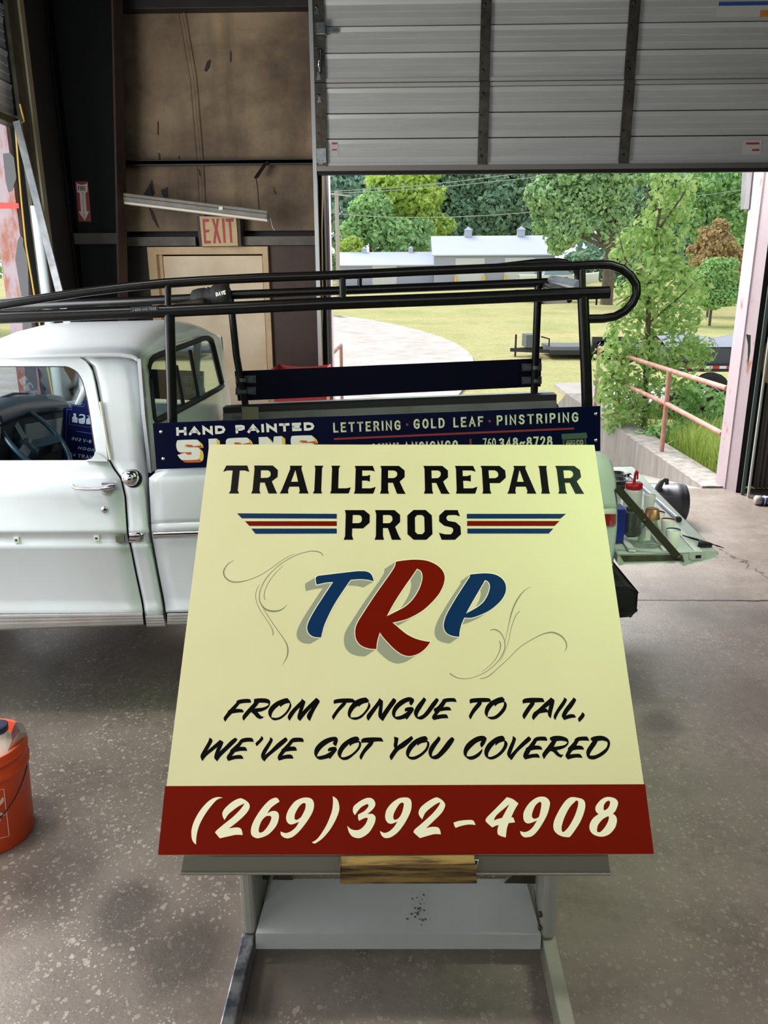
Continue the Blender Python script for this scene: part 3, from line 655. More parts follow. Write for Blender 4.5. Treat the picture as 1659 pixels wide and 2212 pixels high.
MB().fill([BP(.0004)(p) for p in ((341.2, 1846.8), (1412.8, 1844.8), (1393.6, 1694), (356.6, 1698))]).build('red_band', M['sign_red'], SB)
A_ = (470, 990, 5.53); B_ = (700, 990, 5.53); C_ = (980, 990, 5.53); D_ = (730, 1090, 5.925)
G1 = BP(.0006)
def line(name, mat, groups, lift=.0006, smooth=True, cuts=None):
    flat = [(crop, g) for crop, outs in groups for g in outs]      # one mesh for each painted word
    for a, b in zip([0] + (cuts or []), (cuts or []) + [len(flat)]):
        m = MB()
        for crop, g in flat[a:b]: glyphs(m, BP(lift), crop, [g], smooth)
        m.build(name, mat, SB)
line('lettering', M['sign_black'], [
 (A_, ["105,86! 355,86! 380,163! 325,145! 265,145! 240,385! 257,420! 133,420! 155,385! 180,145! 115,145! 65,161!",
       "437,86! 660,86! 720,140! 717,222! 648,275! 690,375 712,420! 608,420! 563,290! 508,290! 500,385! 512,420! 402,420! 418,380! 442,120!|518,143! 600,143! 625,158 633,185 628,212 600,232! 515,234!",
       "865,88! 1012,88! 1000,120! 1070,375! 1088,420! 972,420! 982,385! 972,338! 858,338! 842,380! 845,420! 742,420! 765,380! 868,125!|930,138! 962,280! 877,280!",
       "1158,88! 1264,88! 1248,120! 1238,385! 1248,420! 1138,420! 1155,385! 1168,120!",
       "1360,88! 1467,88! 1448,120! 1441,358! 1540,358! 1592,346! 1565,420! 1343,420! 1358,380! 1368,120!"]),
 (B_, ["367,90! 582,90! 608,157! 560,145! 456,145! 456,210! 512,210! 550,197! 546,280! 512,266! 454,266! 454,358! 560,358! 618,340! 588,422! 355,422! 370,385! 378,125!",
       "672,90! 895,90! 962,145! 963,225! 903,278! 950,380 976,424! 872,424! 823,292! 764,292! 765,385! 777,422! 668,422! 682,380! 686,125!|765,145! 835,145! 865,160 875,188 865,215 835,236! 764,236!",
       "1187,90! 1413,90! 1480,145! 1481,228! 1422,278! 1472,380 1505,424! 1400,424! 1340,294! 1288,294! 1293,385! 1305,422! 1193,422! 1206,380! 1200,125!|1283,145! 1360,145! 1387,160 1395,188 1385,215 1360,236! 1286,238!"]),
 (C_, ["15,90! 232,90! 264,160! 215,145! 106,145! 108,212! 160,212! 205,198! 204,278! 165,268! 113,268! 118,358! 228,358! 285,338! 258,422! 27,422! 36,385! 28,125!",
       "320,90! 548,90! 615,145! 624,230! 552,296! 430,296! 436,385! 452,422! 343,422! 352,385! 337,125!|416,143! 490,143! 520,160 533,190 527,218 498,236! 424,238!",
       "712,90! 862,90! 855,120! 975,395! 990,422! 873,422! 882,390! 862,338! 745,338! 736,390! 745,422! 640,422! 658,390! 724,120!|787,138! 838,280! 756,280!",
       "1010,90! 1113,90! 1107,120! 1140,390! 1152,422! 1045,422! 1055,385! 1023,120!"])], cuts=[7])
line('lettering', mk('black_green_sheen', (5, 16, 9), 0.2, c2=(10, 44, 22), scale=30), [(C_, ["1213,90! 1440,90! 1508,140! 1522,225! 1470,275! 1532,380 1560,424! 1455,424! 1388,292! 1328,292! 1340,385! 1354,422! 1250,422! 1262,385! 1230,125!|1310,143! 1388,143! 1418,160 1428,190 1420,215 1395,236! 1320,238!"])])  # last R: a green reflection is painted into its black
line('lettering', M['sign_black'], [
 (D_, ["90,70! 335,70! 408,130! 405,232! 322,305! 183,305! 180,400! 198,450! 73,450! 92,400! 100,125!|190,133! 270,133! 297,148 307,185 297,220 265,237! 186,237!",
       "475,70! 725,70! 795,130! 797,222! 732,285! 780,400 812,450! 690,450! 640,300! 576,300! 576,400! 590,450! 470,450! 486,400! 490,125!|576,133! 660,133! 688,148 698,185 690,212 660,237! 576,238!",
       "967,68! 1122,68! 1202,138! 1210,378! 1133,450! 970,450! 890,378! 888,138!|1015,133! 1075,133! 1105,160! 1110,345! 1080,378! 1020,378! 988,348! 985,165!",
       "1370,70! 1532,70! 1563,153! 1510,133! 1425,133! 1395,150 1390,180 1410,208! 1508,225! 1568,278! 1575,380! 1500,450! 1328,450! 1292,360! 1370,380! 1445,380! 1470,350 1475,315 1455,292! 1360,270! 1295,215! 1297,138!"])])
K_ = (400, 940, 1.765)
line('stripe', M['sign_blue'], [(K_, ["198,298! 578,300! 578,318! 216,317!", "252,356! 578,356! 578,375! 268,376!", "1074,300! 1452,300! 1431,318! 1074,318!", "1076,356! 1404,356! 1386,375! 1076,375!"])], cuts=[1, 2, 3])
line('stripe', M['sign_red'], [(K_, ["228,328! 578,328! 578,346! 245,346!", "1075,327! 1428,327! 1408,346! 1075,346!"])], cuts=[1])
# T R P with grey block shade and an ivory edge
E_ = (620, 1190, 6.9125); F_ = (740, 1190, 6.9125); H_ = (920, 1210, 8.295)
mono = [("T", E_, M['sign_blue'], (-158, 94), "430,400 460,378 520,365 1000,308 1100,303 1170,305 1230,325 1270,370 1297,453! 1200,430 1080,422 950,432! 900,500 740,740 640,920 555,1110 525,1220 508,1292! 410,1285 345,1250 308,1195 304,1120 340,1020 430,860 540,690 690,463! 570,475 442,505! 430,450"),
        ("R", F_, M['sign_red'], (-168, 110), "795,160! 960,137 1100,130 1250,145 1380,195 1470,265 1515,340 1525,410 1505,510 1440,640 1320,780 1180,900 1000,1000 860,1045 745,1070! 800,1115 870,1175 960,1245 1090,1310 1220,1345 1310,1357! 1260,1430 1180,1505 1080,1555 980,1570 880,1540 780,1470 680,1370 600,1280 556,1215! 530,1300 510,1390 505,1465! 400,1458 290,1420 220,1350 190,1260 195,1150 230,1060 310,930 480,670 650,430 740,300 785,220|1112,265! 1165,295 1190,350 1190,430 1150,560 1060,710 950,820 830,890 660,975! 760,790 900,570 1020,400"),
        ("P", H_, M['sign_blue'], (-165, 118), "785,260! 900,245 1080,235 1230,255 1340,310 1410,390 1435,480 1425,580 1370,690 1270,800 1140,900 1000,970 880,1015 790,1035 690,1030! 640,1140 605,1280 598,1372! 500,1362 400,1325 340,1260 320,1170 340,1060 400,920 540,680 700,430 760,340 785,300|1060,355! 1115,385 1145,440 1145,510 1110,620 1040,740 940,830 840,890 718,958! 820,770 960,530")]
for nm, crop, mat, off, d in mono:
    ox, oy = off[0] / crop[2], off[1] / crop[2]
    loops = [path(s, crop) for s in d.split('|')]
    m = MB(); P4 = BP(.0004)
    sh = [[(x + ox, y + oy) for x, y in l] for l in loops]
    for li, l in enumerate(loops):
        k = len(l); ar = sum(l[i][0] * l[(i + 1) % k][1] - l[(i + 1) % k][0] * l[i][1] for i in range(k)); sg0 = (1 if ar > 0 else -1) * (1 if li == 0 else -1)
        for i in range(k):
            a, b = l[i], l[(i + 1) % k]
            if ((b[1] - a[1]) * ox - (b[0] - a[0]) * oy) * sg0 <= 0: continue      # only edges facing the shade
            m.poly([P4(a), P4(b), P4((b[0] + ox, b[1] + oy)), P4((a[0] + ox, a[1] + oy))])
    m.build('letter_shade', M['sign_grey'], SB)
    m = MB()
    for l in loops: stroke_ribbon(m, l + [l[0]], 3.6, BP(.0007))
    m.build('letter_outline', M['sign_ivory'], SB)
    m = MB(); m.fill([BP(.001)(p) for p in loops[0]], [[BP(.001)(p) for p in l] for l in loops[1:]]); m.build('letter', mat, SB)
# pin-striped scrolls
V_ = (470, 1170, 6.636); J_ = (960, 1250, 5.925)
scr = {V_[0]: MB(), J_[0]: MB()}
for crop, st in ((V_, "230,268,4 150,320,10 100,390,16 85,440,20 110,510,20 180,565,18 280,580,16 420,555,10 580,495,8 740,400,6 900,285,6 1010,215,5 1110,172,3"),
 (V_, "1515,205,8 1480,160,12 1410,138,12 1330,138,10 1200,165,8 1060,225,8 920,310,8 800,410,8 700,520,10 630,650,10 600,760,10 605,850,12 640,920,18 700,975,24 800,998,24 890,985,18 950,950,10 990,905,4"),
 (V_, "940,345,4 830,450,6 740,570,8 690,670,8 668,750,9 668,800,10 685,832,8"), (V_, "600,615,4 560,690,6 545,780,7 565,880,7 610,980,7 690,1100,7 760,1210,8 795,1290,12 790,1340,12"),
 (V_, "655,960,5 740,1090,8 840,1240,8 940,1380,10 995,1480,16 1007,1570,18 990,1660,14 930,1765,4"),
 (J_, "1095,105,4 1020,155,9 960,225,14 900,330,16 855,450,14 830,560,8 800,690,5 782,790,4"), (J_, "962,418,8 920,460,8 885,540,8 850,650,6 820,800,5 770,940,4 710,1065,3"),
 (J_, "585,660,8 640,650,12 700,675,12 750,740,10 775,830,9 760,930,9 690,1050,8 570,1165,7 430,1240,6 300,1278,6 180,1272,9 100,1235,12 68,1210,12"), (J_, "700,795,8 720,850,12 700,940,8 640,1050,6 560,1130,5 475,1192,3"),
 (J_, "1540,930,4 1565,870,12 1550,800,14 1490,730,16 1400,690,18 1320,692,14 1220,725,10 1080,800,8 950,890,7 820,1020,6 690,1140,7 560,1250,9 455,1282,7")):
    pt = [tuple(map(float, a.split(','))) for a in st.split()]
    pt = catmull(pt, [False] * len(pt), False, 8)
    stroke_ribbon(scr[crop[0]], [(crop[0] + a / crop[2], crop[1] + b / crop[2]) for a, b, c in pt], [c / crop[2] for a, b, c in pt], BP(.0005))
for m in scr.values(): m.build('scrollwork', M['sign_pencil'], SB)
K1 = (470, 1490, 6.144); L1 = (710, 1490, 5.53); M1 = (1000, 1490, 5.925)
line('lettering', M['sign_black'], [
 (K1, ["250,150! 285,132 350,122 415,122 438,135 443,172! 360,175 295,185! 240,252! 300,255 335,268 347,300! 270,303 190,315! 140,370 100,425! 80,385 90,355 130,300 140,275! 160,262 250,170!",
       "483,150! 485,122! 560,112 650,118 690,140 698,170 685,220 650,255 590,285 530,295! 575,345 610,358 625,350! 595,378 560,388! 520,368 480,325 445,295! 400,345 345,412! 330,375 340,335 400,260 480,175!|550,172! 620,172 665,180 680,190! 660,210 600,235 490,248! 520,215",
       "830,135 900,112 930,112! 960,150 965,165 980,210 960,265 910,330 840,385 770,405 735,400 705,375 680,340 672,300 685,250 720,205 770,165|825,205! 835,235! 850,215 900,185 955,175! 955,200 940,240 900,300 840,350 780,372 715,365! 720,320 750,270 790,230",
       "1115,115! 1165,155! 1160,185 1125,288! 1200,210 1310,105! 1350,140 1352,165 1330,205 1280,290 1225,415! 1195,385 1185,350 1200,310 1252,235! 1180,310 1095,415! 1065,385 1060,350 1070,310 1092,232! 1030,300 955,412! 932,375 935,345 970,285 1050,200 1110,140"]),
 (L1, ["58,135! 75,118 150,105 250,103 295,112 320,140! 300,150 212,155! 195,185 130,255 85,315 57,362! 40,325 55,290 110,215 165,155! 110,158 62,168!",
       "300,140 370,105 430,93 450,95 487,133! 470,137! 490,165 498,195 480,235 440,285 390,335 330,358 290,355 250,335 230,305 230,260 250,205 280,165|355,190! 360,205! 400,170 470,150! 472,180 450,230 400,290 340,325 265,330! 262,300 280,260 315,215",
       "600,95! 645,130! 648,160 638,285! 700,195 770,98! 800,115 805,140 780,180 720,260 648,375! 605,335 592,290 605,185! 545,270 475,370! 455,340 458,300 500,245 560,170 598,115",
       "985,190! 965,165 965,138! 920,155 850,205 805,260 795,310 800,322! 850,312 905,285 945,255! 910,257! 912,225 940,210 1000,208 1020,240! 985,290 932,360! 920,340! 870,353 830,357 795,345 762,310 758,255 790,190 850,130 920,95 970,88 1010,105 1020,130 1005,165",
       "1133,88! 1160,110 1158,135 1110,215 1070,280 1062,325! 1120,300 1170,245 1230,160 1285,98! 1312,115 1308,140 1260,210 1190,300 1130,348 1090,355 1045,335 1020,290 1025,245 1060,180 1120,110",
       "1362,115! 1400,102 1470,98 1510,105 1530,147! 1470,142 1405,148! 1368,208! 1420,203 1450,215 1465,247! 1400,247 1330,258! 1292,302! 1370,292 1410,298 1430,340! 1350,342 1255,362! 1235,335 1240,310 1268,270! 1255,240 1262,222! 1300,200 1350,140"]),
 (M1, ["85,135! 105,115 190,105 300,105 345,115 360,145! 330,155 240,158! 235,190 190,245 140,305 98,382! 78,345 88,305 130,235 190,160! 130,165 90,177!",
       "360,145 440,105 490,92 510,95 540,133! 525,140! 555,170 560,210 540,265 490,325 430,370 370,380 330,365 290,325 278,285 290,225 320,180|400,190! 410,215! 450,180 522,158! 525,185 505,235 450,300 390,340 315,345! 325,290 360,230",
       "760,140! 785,115 860,103 980,103 1025,112 1045,158! 980,158 918,162! 910,195 860,265 785,378! 765,345 768,310 810,240 865,165! 810,168 768,177!",
       "1122,95! 1172,130! 1168,175 1140,290 1125,367! 1095,335 1085,288! 1040,292 980,302! 940,345 903,390! 885,355 890,320 910,285! 960,250 1050,165 1115,110|1105,197! 1090,268! 1075,245 1052,240!",
       "1293,95! 1325,118 1328,140 1290,210 1230,290 1182,388! 1162,355 1168,315 1210,240 1265,160 1290,120", "1410,95! 1445,120 1442,150 1400,220 1350,280 1320,328! 1375,312 1425,318 1447,355! 1380,362 1297,388! 1270,350 1268,315 1300,250 1360,170 1405,115",
       "1527,285! 1555,310 1555,340 1530,375 1490,415! 1475,385 1478,360 1510,320"])], cuts=[4, 10, 12])
N1 = (420, 1575, 6.381); O1 = (670, 1575, 5.184); Q1 = (990, 1575, 4.879)
line('lettering', M['sign_black'], [
 (N1, ["208,117! 242,140 243,180 178,298! 250,235 320,175 350,147! 395,175 393,205 347,308! 420,240 500,160 560,117! 590,140 575,170 500,245 420,320 360,380 313,445! 285,415 272,385 285,330 315,248! 250,300 165,370 110,440! 88,400 85,360 110,310 150,240 190,170",
       "630,150! 660,130 720,118 780,120 805,135 818,177! 740,173 665,185! 622,245! 670,243 710,255 727,300! 640,300 560,315! 515,370! 590,357 640,358 660,375 677,410! 590,410 540,418 465,440! 445,400 450,370 490,310 492,290! 520,265 600,190",
       "918,92! 945,115 945,145 910,185 858,237! 842,205 848,185 890,145 915,115", "1040,108! 1075,135 1075,170 1030,250 985,330 975,355! 1050,290 1150,190 1255,110! 1282,140 1270,170 1180,250 1080,330 1010,390 963,447! 925,400 920,350 950,280 1010,190 1040,140",
       "1320,150! 1360,122 1430,117 1480,122 1500,140 1507,177! 1430,175 1360,182! 1315,240! 1370,240 1400,255 1412,298! 1330,300 1255,312! 1210,365! 1280,350 1330,352 1355,375 1363,407! 1280,407 1230,415 1165,435! 1148,400 1155,360 1195,300 1200,280! 1230,255 1290,190"]),
 (O1, ["290,192! 255,165 265,132! 220,148 150,195 100,250 80,290 78,305! 130,297 180,280 240,245! 200,248! 202,220 230,203 285,200 300,235! 270,275 220,337! 212,322! 160,335 110,342 75,325 48,285 48,235 70,190 120,140 180,105 240,88 290,88 308,110 308,140",
       "350,175 400,130 460,95 510,83 535,88 555,118! 540,125! 568,150 568,190 545,235 490,290 430,335 380,347 340,330 312,295 310,245|437,165! 445,193! 480,165 545,147! 545,180 520,225 460,280 390,312 347,312! 350,280 380,225",
       "572,118! 600,100 680,92 760,93 800,100 820,140! 760,137 712,142! 690,185 620,260 572,345! 555,320 560,285 600,220 655,152! 610,150 572,155!",
       "938,85! 985,98 985,130 975,188! 1040,140 1135,75! 1155,105! 1120,145 1050,205 985,245 910,350! 890,315 900,280 945,215! 935,180 942,130",
       "1110,175 1170,120 1230,90 1280,78 1300,83 1320,113! 1305,122! 1333,150 1333,190 1310,240 1255,295 1190,335 1140,342 1100,325 1075,285 1078,235|1197,165! 1203,187! 1240,160 1308,145! 1308,180 1285,225 1230,275 1160,307 1108,305! 1115,270 1150,215",
       "1430,78! 1455,95 1455,125 1410,190 1370,260 1363,305! 1420,280 1480,210 1540,130 1585,87! 1612,108 1605,140 1550,220 1480,295 1430,332 1390,337 1350,320 1328,280 1328,230 1360,170 1425,95"]),
 (Q1, ["245,197! 230,160 245,122! 190,145 130,200 95,245 88,285! 140,285 200,255 255,205! 250,240 220,285 170,315 125,322 85,300 58,265 58,215 85,160 140,110 200,78 260,70 295,90 295,115 275,160",
       "310,155 360,110 410,80 455,70 475,75 495,107! 485,110! 515,140 517,175 495,220 450,270 390,310 340,320 305,305 278,270 278,215|390,150! 393,175! 430,145 483,127! 483,160 460,210 410,260 350,290 315,290! 318,250 350,195",
       "573,72! 605,95 600,135 550,270! 600,215 670,140 740,75! 767,100 755,125 690,180 620,245 562,328! 525,290 515,250 540,180 570,110",
       "797,100! 830,82 890,78 925,85 940,123! 870,120 830,125! 805,172! 850,175 875,190 888,217! 820,215 765,225! 740,268! 800,260 840,263 862,302! 790,300 705,320! 685,290 690,255 710,215 712,200! 740,180 785,120",
       "967,112! 965,88! 1010,72 1080,72 1140,92 1160,120 1160,155 1130,190 1080,212 1035,222! 1075,265 1110,267! 1085,302! 1040,280 1000,240 970,232! 935,270 903,318! 885,275 895,245 940,185 985,125!|1035,127! 1090,122 1140,132 1148,145! 1110,170 1005,187! 1020,160",
       "1228,105! 1260,85 1320,78 1360,82 1382,123! 1310,120 1270,125! 1245,172! 1290,175 1315,190 1327,217! 1260,215 1205,225! 1175,267! 1240,260 1285,265 1310,303! 1235,300 1155,320! 1130,285 1140,250 1155,220 1155,200! 1180,175 1220,130",
       "1398,115! 1395,92! 1440,75 1510,70 1565,90 1595,125 1598,170 1575,225 1530,270 1470,305 1420,320 1375,312! 1355,280 1350,235 1370,190 1415,125!|1470,125! 1520,120 1565,132 1575,150! 1560,195 1500,245 1440,275 1385,278! 1395,245 1450,165"])], cuts=[5, 8, 11])
R1 = (400, 1710, 4.879); S1 = (660, 1710, 4.879); U1 = (970, 1710, 4.366)
line('phone_number', M['sign_ivory'], [
 (R1, ["397,64! 340,58 280,78 220,125 150,210 95,310 68,400 68,480 85,530 115,558! 118,480 140,380 180,290 240,195 310,110 350,78",
       "415,300! 395,260 395,215 430,165 500,105 570,72 610,78 660,110 680,150 665,200 610,265 530,335 460,388! 530,378 580,385 600,420 605,458! 540,455 470,468 365,492! 315,432! 330,410 400,350 500,270 580,190 628,125! 570,150 500,200 450,245",
       "995,105! 975,72 945,65 890,90 820,160 750,260 705,350 692,420 705,465 750,490 800,485 870,455 930,400 970,340 988,270 980,225 950,205 910,207 865,230! 910,165|890,255! 907,265 905,295 880,350 830,415 790,433 775,420! 778,380 805,310 850,262",
       "1005,420! 1010,455 1035,480 1075,492 1130,478 1200,420 1280,320 1340,220 1358,150 1350,100 1320,70 1265,62 1210,75 1150,110 1090,190 1065,260 1070,310 1095,340 1130,345 1200,318! 1170,370 1120,415 1060,437|1265,122! 1235,125 1195,165 1160,230 1152,280 1165,297 1190,293 1225,265! 1262,190 1270,140",
       "1555,48! 1600,80 1622,140 1620,210 1580,310 1520,410 1450,490 1390,535 1360,547 1335,535! 1390,500 1450,420 1500,330 1545,210 1558,120"]),
 (S1, ["520,248! 500,210 505,160 540,125 600,85 660,65 705,75 732,110 732,150 700,195 650,237! 700,235 730,255 738,290 720,350 670,430 600,480 545,490 490,470 455,420 440,360! 480,395 530,407 580,395 630,345 655,290 650,277 620,280 565,308! 555,285 553,242! 620,205 660,160 660,135 640,135 580,170",
       "785,415! 795,450 820,480 855,490 910,475 980,420 1050,325 1105,215 1118,140 1110,90 1080,65 1030,62 975,75 905,125 855,190 840,250 845,295 870,330 910,338 970,315! 930,375 880,420 830,435|1020,115! 990,130 945,200 925,255 930,290 950,297 985,275 1015,225 1035,150 1032,122",
       "1230,293! 1200,255 1192,215 1215,165 1280,110 1350,70 1390,62 1440,90 1470,130 1465,170 1430,230 1350,310 1270,385! 1330,372 1390,375 1415,400 1427,450! 1360,448 1290,465 1205,490! 1138,430! 1150,400 1220,340 1330,240 1390,170 1418,120 1400,118 1340,155 1265,220"]),
 (U1, ["43,292! 100,275 190,267 230,275 250,315! 190,310 120,322 62,342! 50,320", "545,52! 600,70 655,112! 620,170 585,245! 605,245 622,290! 562,297! 545,350 535,432! 490,420 460,400 457,360 468,315! 440,322 408,338! 370,305 345,275 360,240 440,160|570,118! 500,248! 460,258 423,272! 450,220",
       "668,372! 680,405 705,428 740,430 790,415 850,350 920,230 950,130 945,85 915,55 870,47 820,60 760,105 710,180 700,240 715,285 755,300 830,272! 790,335 750,370 710,382|852,97! 870,105 868,150 850,230 830,250 800,255 782,240! 785,200 815,130",
       "1160,52 1225,60 1270,80 1285,125 1275,190 1240,280 1190,360 1150,415 1125,430 1060,420 1010,390 985,345 990,280 1030,190 1080,110 1120,68|1200,83! 1218,95 1212,150 1180,240 1130,330 1085,378 1065,375! 1062,330 1090,240 1140,145",
       "1500,50 1560,62 1590,90 1592,125 1570,180 1545,207! 1575,235 1583,280 1565,340 1520,395 1460,423 1400,420 1350,395 1325,350 1330,300 1360,250 1410,212! 1385,185 1382,145 1410,100 1450,65|1505,85! 1518,95 1515,125 1495,160 1465,177 1457,165! 1460,130 1480,98|1500,232! 1508,240 1500,280 1470,335 1430,378 1400,380 1395,360! 1405,315 1450,260"])])

# ------------------------------------------------------------------ the drafting table under it
yz = PZ(536, 2024, .08)
XL0 = PZ(522, 2022, .08).x; XL1 = PZ(549, 2025, .08).x; XR0 = PZ(1171, 2025, .08).x; XR1 = PZ(1199, 2019, .08).x
DT = thing('drafting_table', ((XL0 + XR1) / 2, yz.y, 0), 'grey steel drafting table with tilted top, holding up the cream sign board', 'drafting table')
def bl_(u, v, wl):                       # place on the board: u along its width, v up its slope, wl off its face
    return (B0 + B1) / 2 + bx * u + bu * v + bn * wl
tw = 0.50
m = MB(); m.hexa([bl_(-tw, .02, -.03), bl_(tw, .02, -.03), bl_(tw, .98, -.03), bl_(-tw, .98, -.03), bl_(-tw, .02, -.009), bl_(tw, .02, -.009), bl_(tw, .98, -.009), bl_(-tw, .98, -.009)])
m.build('tabletop', mk('tabletop_grey', (150, 150, 142), 0.5), DT)
LP = BP(-.012)
l0 = LP((397, 1851)); l1 = LP((1314, 1850)); vn = Vector((0, 0, -1))
e0 = PPl(391, 1885, Vector((0, 1, 0)), l0.y - .004); e1 = PPl(1318, 1886, Vector((0, 1, 0)), l1.y - .004)
ld = MB(); ld.fill([l0, l1, e1, e0], vec=(0, .004, 0)); ld.tube([e0 + Vector((0, -.003, 0)), e1 + Vector((0, -.003, 0))], .0035, 8)
ld.fill([l0 + Vector((0, .002, 0)), l1 + Vector((0, .002, 0)), l1 + bu * .03 - bn * .02, l0 + bu * .03 - bn * .02], vec=-bn * .002)
ld.build('ledge', mk('ledge_grey', (128, 126, 112), 0.45), DT)
M['foot_grey'] = mk('foot_grey', (150, 148, 134), 0.45, c2=(128, 126, 112), scale=9)
M['foot_tape'] = mk('foil_tape', (200, 200, 206), 0.22, 0.85, c2=(110, 112, 124), scale=16, amt=0.3)
zc = lambda y: None
for a, b, mat, lb in ((XL0, XL1, M['foot_tape'], 'foot covered in shiny foil tape'), (XR0, XR1, M['foot_grey'], None)):
    f = MB(); f.box(a, b, yz.y - .72, yz.y + .75, .0, .08)
    f = f.build('foot', mat, DT, bevel=.004)
    if lb: lab(f, lb)
def zbd(y):                               # height of the table underside above a floor place
    p = bl_(0, 0, -.03); return p.z + (y - p.y) * (-bn.y / bn.z) if abs(bn.z) > 1e-6 else 1
yb0 = yz.y + .005; yb1 = yz.y + .33
for a, b, sgn in ((XL0 + .002, XL1 + .004, 1), (XR0 - .004, XR1 - .002, -1)):
    p = MB()
    p.hexa([(a, yb0, .081), (b, yb0, .081), (b, yb1, .081), (a, yb1, .081), (a, yb0, zbd(yb0) - .012), (b, yb0, zbd(yb0) - .012), (b, yb1, zbd(yb1) - .012), (a, yb1, zbd(yb1) - .012)])
    p.build('pedestal', M['grey_enamel'], DT, bevel=.012)
sf = [PZ(557, 2017, .10), PZ(1167, 2019, .10)]
sk = [PZ(614, 1899, .15), PZ(1106, 1898, .15)]
xa_, xb_ = XL1 + .006, XR0 - .006
sf[0].x = xa_; sf[1].x = xb_
fb = [Vector((xa_, sf[0].y - .004, .10)), Vector((xb_, sf[1].y - .004, .10))]
lip = [PPl(557, 2050, Vector((0, 1, 0)), sf[0].y - .006), PPl(1167, 2050, Vector((0, 1, 0)), sf[1].y - .006)]
lip[0].x = xa_; lip[1].x = xb_
s_ = MB(); s_.fill([sf[0], sf[1], sk[1] + Vector((.04, 0, 0)), sk[0] + Vector((-.04, 0, 0))], vec=(0, 0, -.003)); s_.fill([sf[0], sf[1], lip[1], lip[0]], vec=(0, .003, 0))
M['shelf'] = mk('shelf_enamel', (188, 190, 188), 0.42, c2=(172, 174, 168), scale=3, bump=0.04, bscale=300)
s_.build('shelf', M['shelf'], DT, bevel=.003)
chips = MB(); random.seed(3)
for i in range(34):
    px_ = random.gauss(905, 10); py_ = 1932 + random.random() * 62 if i % 3 else 1972 + random.gauss(0, 10)
    t_ = (py_ - 1899) / (2018 - 1899.0); z_ = .15 - .05 * t_ + .0012
    c = PZ(px_, py_, z_); r_ = random.uniform(.001, .005)
    chips.fill([c + Vector((r_ * math.cos(a) * random.uniform(.6, 1.3), r_ * math.sin(a) * random.uniform(.6, 1.3), 0)) for a in (0, 1.2, 2.4, 3.6, 4.8)])
chips.build('paint_chips', mk('bare_spot', (88, 88, 84), 0.6), DT)
for x, y in ((1112, 1902), (1132, 1903)):
    c = PZ(x, y, .165); MB().lathe([(0, 0), (.008, 0), (.008, .005), (0, .007)], c, (0, -.4, 1), 10).build('bolt', M['steel'], DT)
for px_, py_ in ((1169, 1975), (1168, 2004)):
    c = PX(px_, py_, XR0 - .006); MB().lathe([(0, 0), (.008, 0), (.008, .006), (0, .008)], c, (-1, 0, 0), 8).build('bolt', M['galv'], DT)
for xx, s in ((xa_, 1), (xb_, -1)):
    br = MB(); br.fill([Vector((xx, sk[0].y - .02, .165)), Vector((xx + s * .09, sk[0].y - .02, .165)), Vector((xx, sk[0].y - .02, .27))], vec=(0, .004, 0))
    br.build('corner_gusset', M['galv'], DT)
r0 = PT(588, 1888, 2.15); r1 = PT(571, 1944, 2.22)
MB().tube([r0, r1], .005, 8).build('tilt_rod', M['steel'], DT)
# block of wood clipped to the ledge
def lk(x, y, o): return PPl(x, y, Vector((0, 1, 0)), l0.y - o)
wq = [lk(738, 1850, .012), lk(1024, 1848, .012), lk(1026, 1887, .012), lk(738, 1888, .012)]
M['wood'] = mk('treated_pine', (152, 124, 68), 0.6, c2=(58, 42, 22), scale=5, amt=0.25, stretch=(1.0, 6, 16))
tag(MB().fill(wq, vec=(0, -.03, 0)).build('wood_block', M['wood'], bevel=.002), 'short block of grained pine on the ledge below the red band', 'wood block')
cq = [lk(1026, 1857, .006), lk(1034, 1857, .006), lk(1029, 1875, .006), lk(1025, 1875, .006)]
MB().fill(cq, vec=(0, -.002, 0)).build('ledge_tag', M['ivory'], DT)
cq = [lk(1027, 1859, .009), lk(1031.5, 1859, .009), lk(1028, 1873, .009), lk(1026.3, 1873, .009)]
MB().fill(cq, vec=(0, -.001, 0)).build('tag_mark', M['black'], DT)

# ------------------------------------------------------------------ orange bucket and what is in it
M['orange'] = mk('orange_plastic', (228, 82, 26), 0.4, c2=(216, 72, 22), scale=4)
br_ = PZ(62, 1803, 0.02); R0 = .135
BC = Vector((br_.x - R0 - .01, br_.y + .03, 0))
bk = thing('bucket', BC, 'orange plastic bucket on the concrete floor, holding a white jug', 'bucket')
hh = .365
m = MB(); m.lathe([(0, .0), (R0 - .005, 0), (R0, .006), (R0 + .012, hh * .72), (R0 + .014, hh * .74), (R0 + .018, hh * .75), (R0 + .019, hh * .80), (R0 + .014, hh * .81), (R0 + .015, hh * .9), (R0 + .02, hh * .905), (R0 + .02, hh * .93), (R0 + .014, hh * .94), (R0 + .017, hh - .006), (R0 + .018, hh), (R0 + .014, hh + .002), (R0 + .010, hh - .004), (R0 - .008, .01), (0, .008)], BC, n=48)
m.build('body', M['orange'], bk)
ha = MB(); pts = []
for i in range(25):
    a = math.pi * i / 24; rr = R0 + .026
    pts.append(BC + Vector((rr * math.cos(a), -rr * math.sin(a) * .80 - .02 * math.sin(a), hh * .77 - .17 * math.sin(a))))
for i, p in enumerate(pts):
    d = Vector((p.x - BC.x, p.y - BC.y)); l = d.length; mn = R0 + .008 + .016 * p.z / hh + .004
    if l < mn: p.x = BC.x + d.x / l * mn; p.y = BC.y + d.y / l * mn
ha.tube(pts, .0022, 8); ha.build('bail_handle', mk('wire', (30, 26, 24), 0.4, 0.6), bk)
lg = MB()
